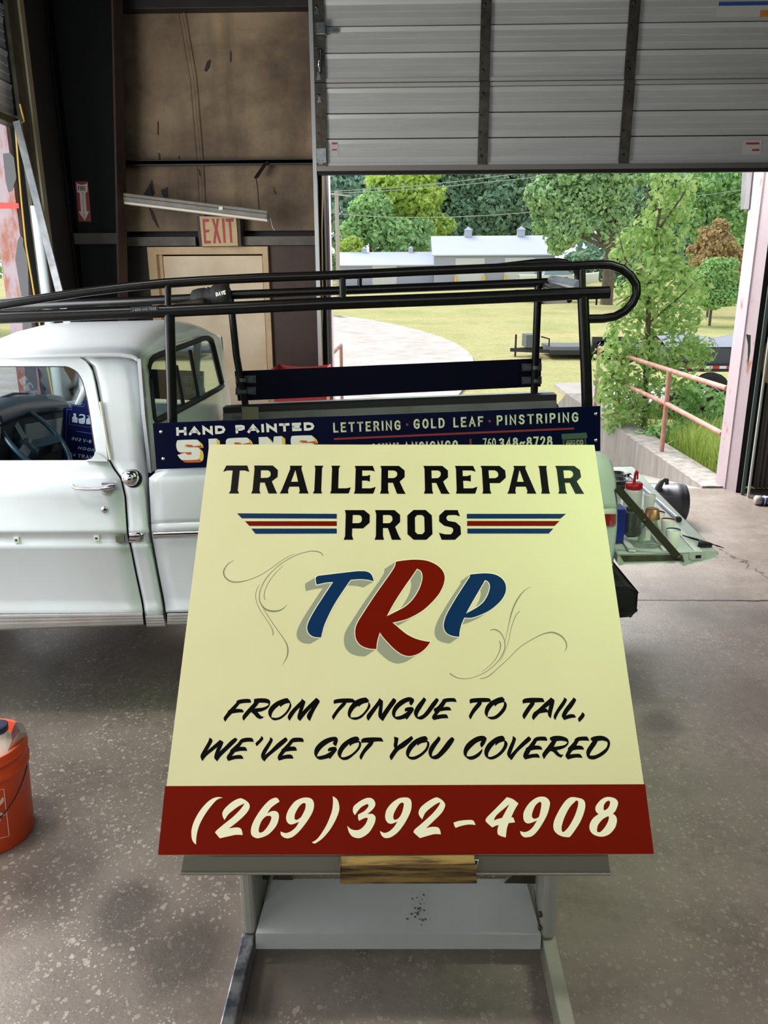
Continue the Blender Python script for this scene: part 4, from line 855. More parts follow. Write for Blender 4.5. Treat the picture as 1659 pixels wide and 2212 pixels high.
def BK(x, y, e=.0015):                     # onto the bucket wall
    d = ray(x, y); best = None
    lo, hi = .5, 6.0; t = lo
    while t < hi:
        p = CP + d * t; rr = R0 + .012 * max(0, min(1, p.z / (hh * .72))) + e
        if (p.x - BC.x) ** 2 + (p.y - BC.y) ** 2 < rr * rr and p.z < hh: return p
        t += .002
    return PZ(x, y, .1)
def bline(pts, wdt): 
    q = []
    for (a, b), (c, d) in zip(pts[:-1], pts[1:]):
        for i in range(8): q.append((a + (c - a) * i / 8, b + (d - b) * i / 8))
    q.append(pts[-1]); lg.tube([BK(*p) for p in q], wdt, 5)
bline([(-30, 1716), (8, 1704), (20, 1806), (-30, 1818)], .0014)
for q in ("1,1729 5,1722 9,1724 8,1731 3,1737 -3,1743", "-8,1752 4,1756 12,1758 9,1763 -8,1759", "-6,1768 1,1768 2,1773 -3,1777 -8,1776"):
    lg.poly([BK(*map(float, a.split(','))) for a in q.split()])
lg.build('logo', mk('logo_white', (236, 206, 186), 0.5), bk)
jb = Vector((PY(-7, 1575, BC.y + .02).x, BC.y + .02, .011)); zc_ = PY(-4, 1566, jb.y).z
jg = thing('plastic_jug', jb, 'white plastic jug with a dark blue cap standing in the orange bucket', 'jug')
ht = zc_ - jb.z
MB().lathe([(0, 0), (.055, 0), (.062, .01), (.074, ht - .10), (.071, ht - .085), (.056, ht - .062), (.040, ht - .045), (.034, ht - .035), (.030, ht - .022), (0, ht - .022)], jb, n=28).build('body', mk('jug_white', (226, 220, 208), 0.35, c2=(214, 206, 190), scale=4), jg)
MB().lathe([(0, ht - .021), (.036, ht - .021), (.037, ht - .002), (.034, ht), (0, ht)], jb, n=28).build('cap', mk('cap_blue', (30, 36, 74), 0.35), jg)
cp = PT(40, 1585, 2.72); a1 = PT(31, 1562, 2.70); a2 = PT(50, 1563, 2.75)
tn = thing('open_carton', cp, 'small open metal-lined carton sticking up out of the orange bucket', 'carton')
q0, q1, q2, q3 = PT(33, 1559, 2.60), PT(49, 1562, 2.66), PT(58, 1583, 2.64), PT(42, 1582, 2.58)
dn = Vector((-.05, .0, -.10))
cm = MB(); cm.fill([q0, q1, q2, q3], vec=dn * .12); cm.build('flap', mk('foil_flap', (170, 172, 160), 0.3, 0.5), tn)
r0_, r1_, r2_, r3_ = PT(29, 1577, 2.70), PT(42, 1581, 2.69), PT(37, 1590, 2.71), PT(27, 1600, 2.72)
cm = MB(); cm.fill([q3, PT(58, 1584, 2.64), PT(31, 1603, 2.62), PT(26, 1599, 2.58)], vec=dn * .4); cm.build('carton_side', mk('carton_tan', (190, 170, 148), 0.5), tn)
cm = MB(); cm.fill([PT(33, 1560, 2.60), PT(42, 1582, 2.58), PT(26, 1599, 2.58), PT(24, 1584, 2.60)], vec=(0, .004, 0)); cm.build('carton_mouth', mk('carton_dark', (70, 18, 18), 0.6), tn)
# ------------------------------------------------------------------ the white pickup
TR = thing('pickup_truck', (-.8, 3.8, 0), 'white vintage pickup truck with a black ladder rack and navy signboards, parked across the bay', 'pickup truck')
def interp(tab, y):
    if y <= tab[0][0]: return tab[0][1]
    for (a, b), (c, d) in zip(tab[:-1], tab[1:]):
        if y <= c: return b + (d - b) * (y - a) / (c - a)
    return tab[-1][1]
GAP = [(765, 150), (766.5, 160), (770, 174), (776, 185), (785, 194), (796, 200), (820, 206), (847, 211), (880, 217), (910, 223.6), (996, 236), (1006.6, 241), (1027.7, 257), (1049, 268), (1106, 272.8), (1151, 275), (1187, 283), (1257, 297), (1302, 307), (1350, 313)]
CAB = [(768, 303), (790, 305), (840, 309), (920, 314), (1000, 318), (1037, 321), (1106, 325), (1151, 327), (1196, 334), (1302, 355), (1345, 359)]
PROF = [(995, -.045), (1012, -.040), (1030, -.020), (1037, -.006), (1075, .004), (1138, .008), (1145, .016), (1152.5, .015), (1154, .006), (1175, .006), (1176.5, .013), (1187, .006), (1240, 0), (1295, -.005), (1308, 0), (1316, .008), (1324, .012), (1327, .012)]
def offU(y): return -.045 - .085 * max(0, 995 - y) / 230.0
XW0, XF0 = -262, -268
# lower door skin
def wheelclamp(xc, yc, r):
    def f(x, y):
        dx_ = x - xc
        if abs(dx_) < r: return min(y, yc - math.sqrt(r * r - dx_ * dx_))
        return y
    return f
rows = []
for y, o in PROF:
    xr = interp(GAP, y) - 2.2
    xs = [XW0 + (xr - XW0) * i / 14 for i in range(15)]
    rows.append([PS(x, y - .004 * max(0, x), o - (.006 if i == 14 else 0)) for i, x in enumerate(xs)])
door = MB().grid(rows).build('door', M['white_paint'], TR, solid=.012)
# window frame of the door
outer = [(XW0, 770), (-150, 767), (0, 767.5), (100, 767.5), (148, 767.5), (160, 769), (173, 773), (184, 780), (192, 790), (198, 801), (203, 822), (208, 848), (214, 880), (220.5, 911), (233, 993)]
inner = [(-120, 791), (-80, 791), (0, 791), (90, 791), (142, 791), (150, 793), (160, 798), (168, 804), (174, 813), (179, 823), (184, 840), (189.5, 864), (195, 895), (200, 931), (207, 975)]
inner2 = [(205, 984), (199, 991), (188, 994.5)]
f = MB()
ro = [PS(x, y, offU(y)) for x, y in outer]; ri = [PS(x, y, offU(y) - .006) for x, y in inner]
f.grid([ro, ri], False)
f.fill([PS(233, 993, -.046), PS(207, 975, -.050), PS(205, 984, -.049), PS(199, 991, -.048), PS(188, 994.5, -.047), PS(188, 996.5, -.0455), PS(233.5, 996.5, -.0455)])
f.grid([[PS(x, y, offU(y) - .006) for x, y in inner + inner2], [PS(x - .5, y + .5, offU(y) - .05) for x, y in inner + inner2]])
f.grid([[PS(-262, 770, offU(770)), PS(-262, 996, -.045)], [PS(-120, 791, offU(791)), PS(-200, 996, -.045)]])
f.build('window_frame', M['white_paint'], door, solid=.010)
MB().tube([PS(x, y, offU(y) - .012) for x, y in inner + inner2], .004, 6).build('window_seal', M['rubber'], door)
h = MB()
hz = lambda x, y, o: PS(x, y, o)
h.tube([hz(158, 1048, .004), hz(157, 1051, .022), hz(163, 1055, .03), hz(185, 1056.5, .032), (hz(215, 1056, .032)), hz(236, 1053, .03), hz(246, 1051, .02)], [.006, .0065, .006, .0065, .0075, .010, .008], 10)
h.lathe([(0, 0), (.020, 0), (.019, .010), (.010, .014), (0, .014)], hz(231, 1060, .004), (0, -1, 0), 14)
h.fill([hz(219, 1043, .02), hz(240, 1044.5, .02), hz(249, 1048, .02), (hz(247, 1056, .02)), (hz(236, 1066, .02)), hz(222, 1062, .02)], vec=(0, .02, 0))
lab(h.build('door_handle', M['chrome'], door), 'chrome door handle')
MB().lathe([(0, 0), (.0135, 0), (.0135, .004), (.010, .006), (0, .005)], PS(225.6, 1101, .006), (0, -1, 0), 18).build('door_lock', M['chrome'], door)
MB().box(*[v for a, b in zip(PS(224.6, 1104, .013), PS(226.6, 1098, .012)) for v in sorted((a, b))]).build('keyhole', M['black'], door)
for x, y in ((36, 1166), (209, 1162)):
    c = PS(x, y, .010); MB().obox(c, (.010, 0, 0), (0, .004, 0), (0, 0, .012)).build('trim_clip', M['ivory'], door)
    MB().obox(c + Vector((0, -.005, 0)), (.004, 0, 0), (0, .002, 0), (0, 0, .004)).build('clip_hole', M['galv'], door)
c = PS(260, 1163.5, .012); MB().obox(c, (.017, 0, .002), (0, .005, 0), (0, 0, .013)).build('trim_end', mk('olive_clip', (96, 96, 66), 0.5), door)
# ribbed bright rocker trim
M['rocker'] = mk('brushed_trim', (206, 204, 202), 0.3, 0.45, c2=(188, 184, 180), scale=8)
def rocker(x0, x1, yf0, yf1, parent, off0=.012):
    k = 12; rr = []
    prof = [(0, .004), (.06, .010), (.2, .011), (.23, .003), (.26, .003), (.29, .011), (.42, .011), (.45, .003), (.48, .003), (.51, .011), (.64, .011), (.67, .003), (.70, .003), (.73, .010), (.9, .006), (1, -.012)]
    for s, o in prof:
        r = []
        for i in range(k + 1):
            t = i / k; xa = x0(s) if callable(x0) else x0; xb = x1(s) if callable(x1) else x1
            x = xa + (xb - xa) * t; y = yf0(x) + (yf1(x) - yf0(x)) * s
            r.append(PS(x, y, off0 + o))
        rr.append(r)
    m = MB(); m.smooth = False; m.grid(rr, False); return m.build('rocker_trim', M['rocker'], parent, solid=.006)
rocker(XW0, lambda s: interp(GAP, 1326 + 24 * s) - 3, lambda x: 1327.5 - .010 * max(x, -100), lambda x: 1362 - .038 * max(x, -60), door)
# cab: corner, roof, back wall with its window, floor pan
cabrows = []
CP_ = [(768, None), (790, None), (830, None), (880, None), (940, None)] + PROF[:-2] + [(1322, .008), (1346, .004)]
for y, o in CP_:
    ob = offU(y) if o is None else o
    xl = interp(GAP, y) + (2.6 if y > 775 else 25 * 0 + 3); xr = interp(CAB, y)
    r = []
    for i in range(9):
        s = i / 8; x = xl + (xr - xl) * s
        sl = .004 if y > 800 else 0
        r.append(PS(x, y - sl * x, ob - .012 * (i == 0) - .050 * max(0, (s - .6) / .4) ** 2.2))
    cabrows.append(r)
c_ = MB().grid(cabrows)
# strip over the door opening up to the drip rail
top = [(XW0, 762), (-150, 761), (0, 761), (148, 761), (176, 763), (200, 766), (303, 767)]
low = [(XW0, 768), (-150, 765), (0, 765), (148, 765), (176, 769), (200, 774), (303, 775)]
c_.grid([[PS(x, y, offU(y) - .0) for x, y in top], [PS(x, y, offU(y) - .004) for x, y in low]])
XB = PS(304, 745, -.13).x
ye0, ye1 = PS(0, 761, offU(761)).y, PS(0, 761, offU(761)).y + 1.34
ze = PS(100, 761, offU(761)).z; zcr = PY(400, 688, 3.9).z
XRf = -1.70
M['headliner'] = mk('headliner', (120, 122, 120), 0.7)
def roofpt(u, v):                          # u: 0 windshield .. 1 back edge ; v -1..1
    cuts = [(0, 0, -.035), (.03, .0, -.012), (.10, 0, 0), (.80, 0, 0), (.90, 0, -.010), (.955, 0, -.030), (.985, 0, -.058), (1.0, 0, -.095)]
    dz = interp([(a, c) for a, b, c in cuts], u)
    X = XRf + (XB - XRf) * u
    e = 1 - abs(v) ** 2.6
    zz = ze + (zcr - ze) * e + dz * (0.25 + .75 * e) - .012 * (1 - u)
    return Vector((X, (ye0 + ye1) / 2 + (ye1 - ye0) / 2 * v + TK * X, zz))
us = [0, .03, .1, .3, .5, .7, .8, .86, .90, .93, .955, .972, .985, .994, 1.0]
vs = [-1, -.985, -.95, -.9, -.8, -.65, -.45, -.2, 0, .2, .45, .65, .8, .9, .95, .985, 1]
c_.grid([[roofpt(u, v) for v in vs] for u in us])
last = [roofpt(1.0, v) for v in vs]
bwz = PX(325, 985, XB).z
yN = PS(320, 1000, -.09).y; yF_ = yN + 1.52
back_o = last + [Vector((XB + .012, yF_ - .06, 1.36)), Vector((XB + .016, yF_, 1.2)), Vector((XB + .016, yF_, 1.12)), Vector((XB + .016, yN, 1.12)), Vector((XB + .012, yN, 1.2)), Vector((XB + .006, yN - .01, 1.36))]
XBW = XB + .008
wn = [(321, 792), (324, 781), (331, 773), (345, 766), (400, 746), (440, 731), (450, 730), (457, 735), (461, 748), (470, 785), (480, 826), (481, 833), (475, 839), (440, 858), (390, 884), (345, 907), (336, 909), (332, 902), (329, 875), (324, 822)]
wpts = [PX(x, y, XBW) for x, y in wn]
bpl = [Vector((XBW, p.y, p.z)) for p in back_o]
c_.fill(bpl, [wpts])
cab = c_.build('cab', M['white_paint'], TR, solid=.014)
MB().tube(wpts, .013, 8, closed=True).build('rear_window_seal', M['rubber'], cab)
M['rear_glass'] = glassmat('rear_glass', (0.62, 0.70, 0.68), 0.16)
gl = MB(); gl.fill([p + Vector((-.004, 0, 0)) for p in wpts], vec=(-.004, 0, 0)); gl.build('rear_window', M['rear_glass'], cab)
for a, b in (((381, 790), (398, 881)), ((411, 757), (430, 864))): MB().tube([PX(*a, XBW - .002), PX(*b, XBW - .002)], .008, 6).build('window_divider', M['rubber'], cab)
MB().tube([PS(217, 868, offU(868) + .004), PS(224, 911, offU(911) + .005), PS(231, 955, offU(955) + .005), PS(239, 993, offU(993) + .004)], .006, 8).build('drip_strip', M['cream_metal'], cab)
MB().tube([PS(188, 766.5, offU(766) + .004), PS(198, 771.5, offU(770) + .004), PS(215, 771, offU(770) + .004), PS(303, 769, offU(770) - .07)], .0035, 6).build('roof_seam', M['cream_metal'], cab)
MB().tube([PS(x, y, offU(y) + .003) for x, y in [(XW0, 763.5), (-100, 762.5), (0, 762.5), (148, 762.5), (170, 764.5), (188, 768)]], .005, 6).build('drip_rail', M['white_paint'], cab)
jm = MB(); gp = [(interp(GAP, y), y) for y in (766, 785, 820, 880, 940, 996, 1027, 1049, 1106, 1151, 1187, 1257, 1302, 1348)]
jm.grid([[PS(x - 6, y, (offU(y) if y < 995 else interp(PROF, y)) - .035) for x, y in gp], [PS(x + 6, y, (offU(y) if y < 995 else interp(PROF, y)) - .035) for x, y in gp]])
jm.grid([[PS(x, 758, offU(766) - .03) for x in (XW0, 0, 150)], [PS(x, 774, offU(766) - .03) for x in (XW0, 0, 150)]])
jm.build('door_jamb', M['black'], cab)
# fuel cap
fc = MB(); c = PS(287, 1033, .006); fc.lathe([(0, 0), (.037, 0), (.037, .008), (.034, .010)], c, (.12, -1, 0), 24); fc.build('filler_seal', M['rubber'], cab)
fc = MB(); fc.lathe([(.033, .008), (.033, .026), (.028, .038), (.017, .044), (.012, .045), (.012, .054), (.010, .056), (0, .056)], c + Vector((-.004, 0, .006)), (.12, -1, .05), 28); lab(fc.build('fuel_cap', M['chrome'], cab), 'chrome fuel filler cap')
ct = MB(); ct.grid([[PS(x, y - .01 * (x - 280), .016 + o - .07 * max(0, (x - 300) / 26) ** 2) for x in (279, 290, 300, 310, 318, 323, 326)] for y, o in ((1150, 0), (1152, .008), (1158, .010), (1165, .010), (1170, .008), (1172, 0))])
ct.build('side_trim', M['chrome'], cab)
rocker(lambda s: interp(GAP, 1328 + 22 * s) + 4, lambda s: 352 + 6 * s, lambda x: 1330 - .012 * (x - 300), lambda x: 1355 - .02 * (x - 310), cab, .006)
# interior
M['dash_pad'] = mk('blue_dash_pad', (34, 52, 70), 0.38, bump=0.1, bscale=90)
M['dash_dark'] = mk('dark_interior', (18, 22, 27), 0.6)
M['dash_white'] = mk('dash_metal', (150, 156, 156), 0.45)
pA = PY(2, 868, 3.18); pB = PY(150, 857, 4.40)
def dashrow(Y, dx_, dz_):
    t = (Y - pA.y) / (pB.y - pA.y); p = pA.lerp(pB, t); return Vector((p.x + dx_, Y, p.z + dz_))
m = MB(); prof = [(-.26, -.03), (-.2, .012), (-.1, .016), (-.03, .004), (0, -.035), (.004, -.06), (-.02, -.085), (-.26, -.085)]
m.grid([[dashrow(Y, a, b + (.0 if 3.2 < Y < 4.35 else -.02)) for a, b in prof] for Y in (3.16, 3.2, 3.5, 3.8, 4.1, 4.34, 4.38)]); m.build('dash_pad', M['dash_pad'], cab)
m = MB(); m.hexa([dashrow(3.2, -.24, -.30), dashrow(3.2, -.06, -.30), dashrow(4.36, -.06, -.30), dashrow(4.36, -.24, -.30), dashrow(3.2, -.24, -.085), dashrow(3.2, -.02, -.085), dashrow(4.36, -.02, -.085), dashrow(4.36, -.24, -.085)]); m.build('dash_panel', M['dash_dark'], cab)
m = MB(); m.fill([dashrow(3.55, -.030, -.115), dashrow(4.25, -.030, -.115), dashrow(4.22, -.054, -.25), dashrow(3.58, -.054, -.26)], vec=(.012, 0, 0)); m.build('glove_door', M['dash_white'], cab)
sw = MB(); wc = PY(76, 950, 3.42); a_ = Vector((.62, 0, -.78)) * .195; b_ = Vector((0, 1, 0)) * .195
sw.tube([wc + a_ * math.cos(t * math.pi / 24) + b_ * math.sin(t * math.pi / 24) for t in range(48)], .0115, 8, closed=True)
ax = Vector((.78, 0, .62)); hub = wc - ax * .05
sw.lathe([(0, .02), (.05, .015), (.06, -.01), (.05, -.04), (.035, -.30), (0, -.3)], hub, ax, 16)
for d in (-a_ * .96, b_ * .96 + a_ * .2, -b_ * .96 + a_ * .2):
    q = wc + d; sw.beam(hub, q, .045, .014, up=ax)
sw.build('steering_wheel', mk('teal_wheel', (30, 58, 72), 0.32), cab)
m = MB(); m.box(XB - .62, XB - .10, ye0 + .06, ye1 + .05, .55, .80); m.box(XB - .20, XB - .06, ye0 + .06, ye1 + .05, .8, 1.24); m.build('bench_seat', mk('seat_blue', (34, 46, 60), 0.7), cab, bevel=.04)
m = MB(); m.box(-2.0, XB - .02, ye0 + .03, yF_ - .05, .42, .46); m.box(-2.02, -1.98, ye0 + .03, yF_ - .05, .45, 1.12); m.build('floor_pan', M['black'], cab)
# far flank of the cab with its window posts
yFar = yF_ + .02
m = MB(); m.box(-1.95, XB, yFar - .02, yFar, .44, 1.20)
m.fill([(-1.90, yFar - .02, 1.19), (-1.84, yFar - .02, 1.19), (-1.63, yFar - .13, 1.55), (-1.70, yFar - .13, 1.56)], vec=(0, .03, 0))
m.fill([(XB - .17, yFar - .02, 1.19), (XB, yFar - .02, 1.19), (XB, yFar - .13, 1.57), (XB - .14, yFar - .13, 1.57)], vec=(0, .03, 0))
m.fill([(-1.7, yFar - .13, 1.50), (XB, yFar - .13, 1.50), (XB, yFar - .14, 1.58), (-1.70, yFar - .14, 1.58)], vec=(0, .03, 0)); m.build('far_door', M['white_paint'], cab)
vw = MB(); vp = [PY(x, y, yFar - .06) for x, y in ((168, 800), (186, 800), (192, 868), (180, 867), (170, 858), (164, 846))]
vw.tube(vp, .012, 6, closed=True); vw.build('vent_window_seal', M['rubber'], cab)
for yy, s in ((ye0 + .01, 0), (yFar - .05, 0)):
    m = MB(); m.tube([(-1.93, yy, 1.17), (-1.70, yy + (-.0 if s else 0) - (.06 if yy > 4 else -.02), 1.555)], .024, 8)
    m.build('windshield_post', M['white_paint'], cab)
m = MB(); m.fill([(-1.94, ye0 + .03, 1.19), (-1.94, yFar - .08, 1.19), (-1.71, ye1 - .03, 1.55), (-1.71, ye0 + .06, 1.55)], vec=(.005, 0, 0)); m.build('windshield', M['glass'], cab)
wb_ = MB(); wb_.tube([PY(-22, 868, 3.4), PY(8, 858, 3.5), PY(30, 851, 3.6), PY(71, 850, 3.8)], [.004, .007, .008, .003], 6); wb_.build('wiper', M['black'], cab)
# front end beyond the doorway
nose = MB(); FR = [(996, -.06), (1037, -.006), (1075, .004), (1138, .008), (1145, .016), (1152, .012), (1180, .008), (1240, 0), (1295, -.004), (1327, .010), (1345, .006)]
wcf = wheelclamp(-560, 1392, 205)
for f_ in range(1):
    nose.grid([[PS(x, wcf(x, y), o - (.12 * max(0, (-760 - x) / 120.0) ** 2)) for x in [-268, -300, -340, -372, -400, -440, -480, -520, -560, -600, -640, -680, -720, -750, -768, -800, -840, -880]] for y, o in FR])
nx = PS(-880, 1000, 0).x
nose.hexa([(nx, ye0 + .02, 1.0), (-1.97, ye0 + .0, 1.12), (-1.97, yFar - .04, 1.12), (nx, yFar - .14, 1.0), (nx, ye0 + .02, 1.03), (-1.97, ye0 - .06, 1.19), (-1.97, yFar, 1.19), (nx, yFar - .14, 1.03)])
nose.box(nx - .02, nx, ye0 + .06, yFar - .14, .5, 1.02); nose.box(nx, -1.96, yFar - .04, yFar, .62, 1.12)
nose.build('front_clip', M['white_paint'], TR, solid=.008)
m = MB(); m.beam((nx - .07, ye0 - .03, .52), (nx - .07, yFar, .52), .1, .14); m.build('front_bumper', M['chrome'], TR, bevel=.02)
def wheel(x, y, s):
    t = MB(); t.lathe([(.19, -.09), (.26, -.105), (.32, -.10), (.335, -.08), (.335, .08), (.32, .10), (.26, .105), (.19, .09)], (x, y, .335), (0, s, 0), 40); t = t.build('tyre', M['rubber'], TR)
    r = MB(); r.lathe([(.19, .08), (.18, .09), (.165, .06), (.12, .05), (.09, .075), (.05, .085), (0, .088)], (x, y, .335), (0, s, 0), 32); r.lathe([(.19, -.08), (0, -.06)], (x, y, .335), (0, s, 0), 32); r.build('wheel_rim', M['chrome'], t)
xfw = PS(-560, 1392, 0).x; xrw = PS(800, 1392, 0).x
for x in (xfw, xrw):
    wheel(x, PS(0, 0, -.13).y + TK * x, -1); wheel(x, yFar - .12, 1)
# bed
SLP = -.032
BEDL = [(1012, 349), (1016, 342), (1024, 332), (1032, 322), (1037, 321.5), (1106, 325.5), (1151, 327.5), (1196, 335), (1302, 356), (1330, 359)]
BPF = [(1012, -.036, -.0395), (1013.2, -.022, -.0395), (1016, -.008, -.0394), (1021, .002, -.0392), (1032, .011, -.039), (1045, .0140, -.038), (1060, .0155, -.037), (1075, .016, -.036), (1120, .014, -.034), (1129, .012, SLP), (1130.5, .004, SLP), (1132, .012, SLP), (1147, .015, SLP), (1149, .006, SLP), (1166, .006, SLP), (1170, .004, SLP), (1240, -.002, SLP), (1290, -.006, SLP), (1306, 0, SLP), (1318, .010, SLP), (1324, .012, SLP)]
END = [(974, 1296), (980, 1308), (987, 1316), (1000, 1322), (1014, 1326), (1051, 1332.6), (1093, 1334), (1150, 1333), (1189, 1330), (1216, 1324)]
wcr = wheelclamp(800, 1380, 205)
rows = []
for y0, o, sl in BPF:
    yr = min(y0 + sl * 1000, 1216); xr = interp(END, yr); r = []
    for s in [0, .03, .1, .2, .268, .30, .34, .38, .42, .46, .5, .54, .58, .62, .655, .68, .75, .82, .86, .9, .93, .955, .975, .988, .996, 1.0]:
        xl = interp(BEDL, y0); x = xl + (xr - xl) * s; y = wcr(x, y0 + sl * (x - 330))
        if x > 1050: y = min(y, 1216 + (1330 - x) * .06)
        r.append(PS(x, y, o - .10 * max(0, (s - .95) / .05) ** 2.4 - (.02 if s == 0 else 0)))
    rows.append(r)
bed = MB().grid(rows)
bed = bed.build('bed', M['white_paint'], TR, solid=.012)
def zr(X): return interp([(-.95, 1.15), (1.05, 1.222)], X)
yb0_, yb1_ = PS(0, 0, -.02).y, PF(0, 0, -.10).y
XF_, XE_ = PS(334, 1100, 0).x + .01, PS(1330, 1100, 0).x - .02
M['bed_inside'] = mk('bed_inside', (112, 116, 108), 0.5, c2=(92, 95, 88), scale=4)
m = MB()
def sbox(x0, x1, y0, y1, za, zb):          # a box that follows the rake of the bed rails
    m.hexa([(x0, y0 + TK * x0, zr(x0) + za), (x1, y0 + TK * x1, zr(x1) + za), (x1, y1 + TK * x1, zr(x1) + za), (x0, y1 + TK * x0, zr(x0) + za), (x0, y0 + TK * x0, zr(x0) + zb), (x1, y0 + TK * x1, zr(x1) + zb), (x1, y1 + TK * x1, zr(x1) + zb), (x0, y1 + TK * x0, zr(x0) + zb)])
sbox(XF_, XE_ - .12, yb0_ + .03, yb0_ + .09, -.05, -.004); sbox(XF_, XE_ - .12, yb0_ + .09, yb0_ + .10, -.46, -.006)
m.build('bed_rail', M['white_paint'], bed)
m = MB(); sbox(XF_, XE_, yb1_ - .20, yb1_ - .192, -.46, .03); sbox(XF_, XF_ + .02, yb0_ + .1, yb1_ - .2, -.46, .0); sbox(XF_, XE_, yb0_ + .1, yb1_ - .2, -.48, -.46); m.build('bed_liner', M['bed_inside'], bed)
m = MB(); sbox(XF_, XE_, yb1_ - .19, yb1_ - .10, .015, .062); m.build('bed_rail', mk('rail_black', (20, 20, 19), 0.6), bed)  # far rail is black
m = MB(); sbox(XF_, XE_ + .01, yb1_ - .10, yb1_ + .03, -.5, .052); sbox(XF_, XE_ - .35, yb1_ + .02, yb1_ + .03, -.75, -.5); m.build('far_side', M['white_paint'], bed, bevel=.02)
m = MB()
pc = PF(1157, 862, .02); m.box(pc.x - .035, pc.x + .03, pc.y - .08, pc.y + .04, pc.z - .25, pc.z + .03); m.build('tail_post', mk('chipped_cream', (206, 200, 176), 0.5, c2=(150, 132, 100), scale=10), bed, bevel=.006)
m = MB(); m.lathe([(0, -.05), (.10, -.05), (.115, -.03), (.12, .05), (0, .05)], PF(1164, 895, -.02), (0, 1, 0), 24); m.build('tail_corner', mk('tail_taupe', (96, 88, 76), 0.5), bed)  # rounded brown-grey end of the far bed corner
m = MB(); c = PF(543, 893, .20); m.box(c.x - .05, c.x + .04, c.y - .004, c.y + .004, c.z - .05, c.z + .035); m.build('stake_pocket', mk('olive_pocket', (112, 112, 84), 0.5), bed)
m = MB(); m.grid([[PS(x, y + SLP * (x - 330), .008 + o) for x in (331, 500, 700, 900, 1100, 1250, 1300)] for y, o in ((1149, 0), (1150.5, .008), (1153, .011), (1159, .011), (1162, .008), (1164, 0))]); m.build('side_trim', M['chrome'], bed)
rocker(361, lambda s: 590, lambda x: 1326 + SLP * (x - 330), lambda x: 1352 + SLP * .8 * (x - 330), bed, .008)
m = MB(); m.grid([[PS(x, y, .021 - .10 * max(0, ((x - 330.5) / 1003.0 - .95) / .05) ** 2.4) for x in (1296, 1306, 1314, 1321, 1327, 1331)] for y in (1110.5, 1113, 1124, 1134, 1136)]); lab(m.build('tail_light', mk('red_lens', (150, 26, 22), 0.15, coat=.6), bed), 'red tail light')
m = MB(); m.box(-1.9, .62, yb0_ + .2, yb1_ - .15, .40, .52); m.box(XF_, .95, yb0_ + .05, yb1_ - .05, .55, .62); m.build('chassis', M['black'], TR)
# rear bumper
q = PPl(1378, 1270, TN, 2.96 + .03); zB = q.z; zB0 = PPl(1374, 1333, TN, 2.99).z
bm = MB(); bm.fill([(q.x - .45, q.y, zB0 + .02), (q.x - .45, q.y, zB), (q.x - .045, q.y, zB), (q.x, q.y, zB - .02), (q.x + .002, q.y, zB0 + .03), (q.x - .02, q.y, zB0 + .004), (q.x - .10, q.y, zB0)], vec=(-.03, 1.62, 0)); bm.build('rear_bumper', mk('black_step_bumper', (24, 25, 26), 0.5, bump=.5, bscale=70), TR, bevel=.012)
# tailgate, let down flat
tgn = 2.96 + .075
TGC = lambda x, y: PPl(x, y, TN, tgn)
pn = [TGC(*p) for p in ((1335, 1197), (1440, 1195), (1549, 1192), (1551, 1197), (1547, 1204), (1536, 1209), (1505, 1215), (1477, 1221), (1466, 1216), (1349, 1219), (1338, 1220), (1333, 1214))]
zt_ = pn[1].z; farc = PZ(1366, 1009, zt_); tv = farc - pn[2]; tv.z = 0
TG = MB().fill(pn, vec=tv).build('tailgate', mk('tailgate_paint', (206, 216, 206), 0.35, c2=(190, 200, 188), scale=5), TR, bevel=.004)
m = MB()
for xa, wd in ((1368, .03), (1445, .04), (1510, .035)):
    s0 = TGC(xa, 1194); s0.z = zt_ + .004; m.beam(s0 + tv * .01, s0 + tv * .97, wd, .008)
for a in (.33, .66):
    s0 = TGC(1352, 1194); s1 = TGC(1370, 1194); s0.z = s1.z = zt_ + .003
m.build('pressed_rib', mk('rib_light', (226, 232, 226), 0.3), TG, bevel=.003)
hx = MB(); hx.fill([TGC(*p) + Vector((0, -.002, 0)) for p in ((1340, 1200), (1474, 1198.5), (1478, 1214), (1466, 1211), (1348, 1213))], vec=(0, .001, 0)); hx.build('edge_shade_plate', mk('edge_shade_olive', (92, 94, 70), 0.5, c2=(60, 58, 46), scale=16), TG)  # flat plate for the hem channel; shade and green reflection are in its colour
hx = MB(); hx.fill([TGC(*p) + Vector((0, -.003, 0)) for p in ((1489, 1194), (1522, 1193), (1525, 1198), (1523, 1205), (1518, 1209), (1492, 1209), (1488, 1204))], vec=(0, .003, 0)); hx.build('latch_plate', mk('latch_pale', (196, 206, 188), 0.4), TG)
hx = MB(); hx.fill([TGC(*p) + Vector((0, -.005, 0)) for p in ((1502, 1199), (1514, 1198.5), (1513.5, 1204.5), (1502, 1205))], vec=(0, .003, 0)); hx.build('latch_slot', M['black'], TG)
st_ = MB(); s0 = TGC(1331, 1052) + Vector((0, -.012, 0)); s1 = TGC(1463, 1202) + Vector((0, -.012, 0)); st_.beam(s0, s1, .006, .030, up=(.75, 0, .66)); st_.lathe([(0, 0), (.012, 0), (.012, .006), (0, .008)], s1 + Vector((0, -.004, 0)), (0, -1, 0), 12)
st_.lathe([(0, 0), (.009, 0), (.009, .006), (0, .008)], TGC(1389, 1122) + Vector((0, -.014, 0)), (0, -1, 0), 12)
lab(st_.build('tailgate_arm', mk('arm_dark_olive', (54, 54, 40), 0.5), TG), 'dark folding tailgate support arm')

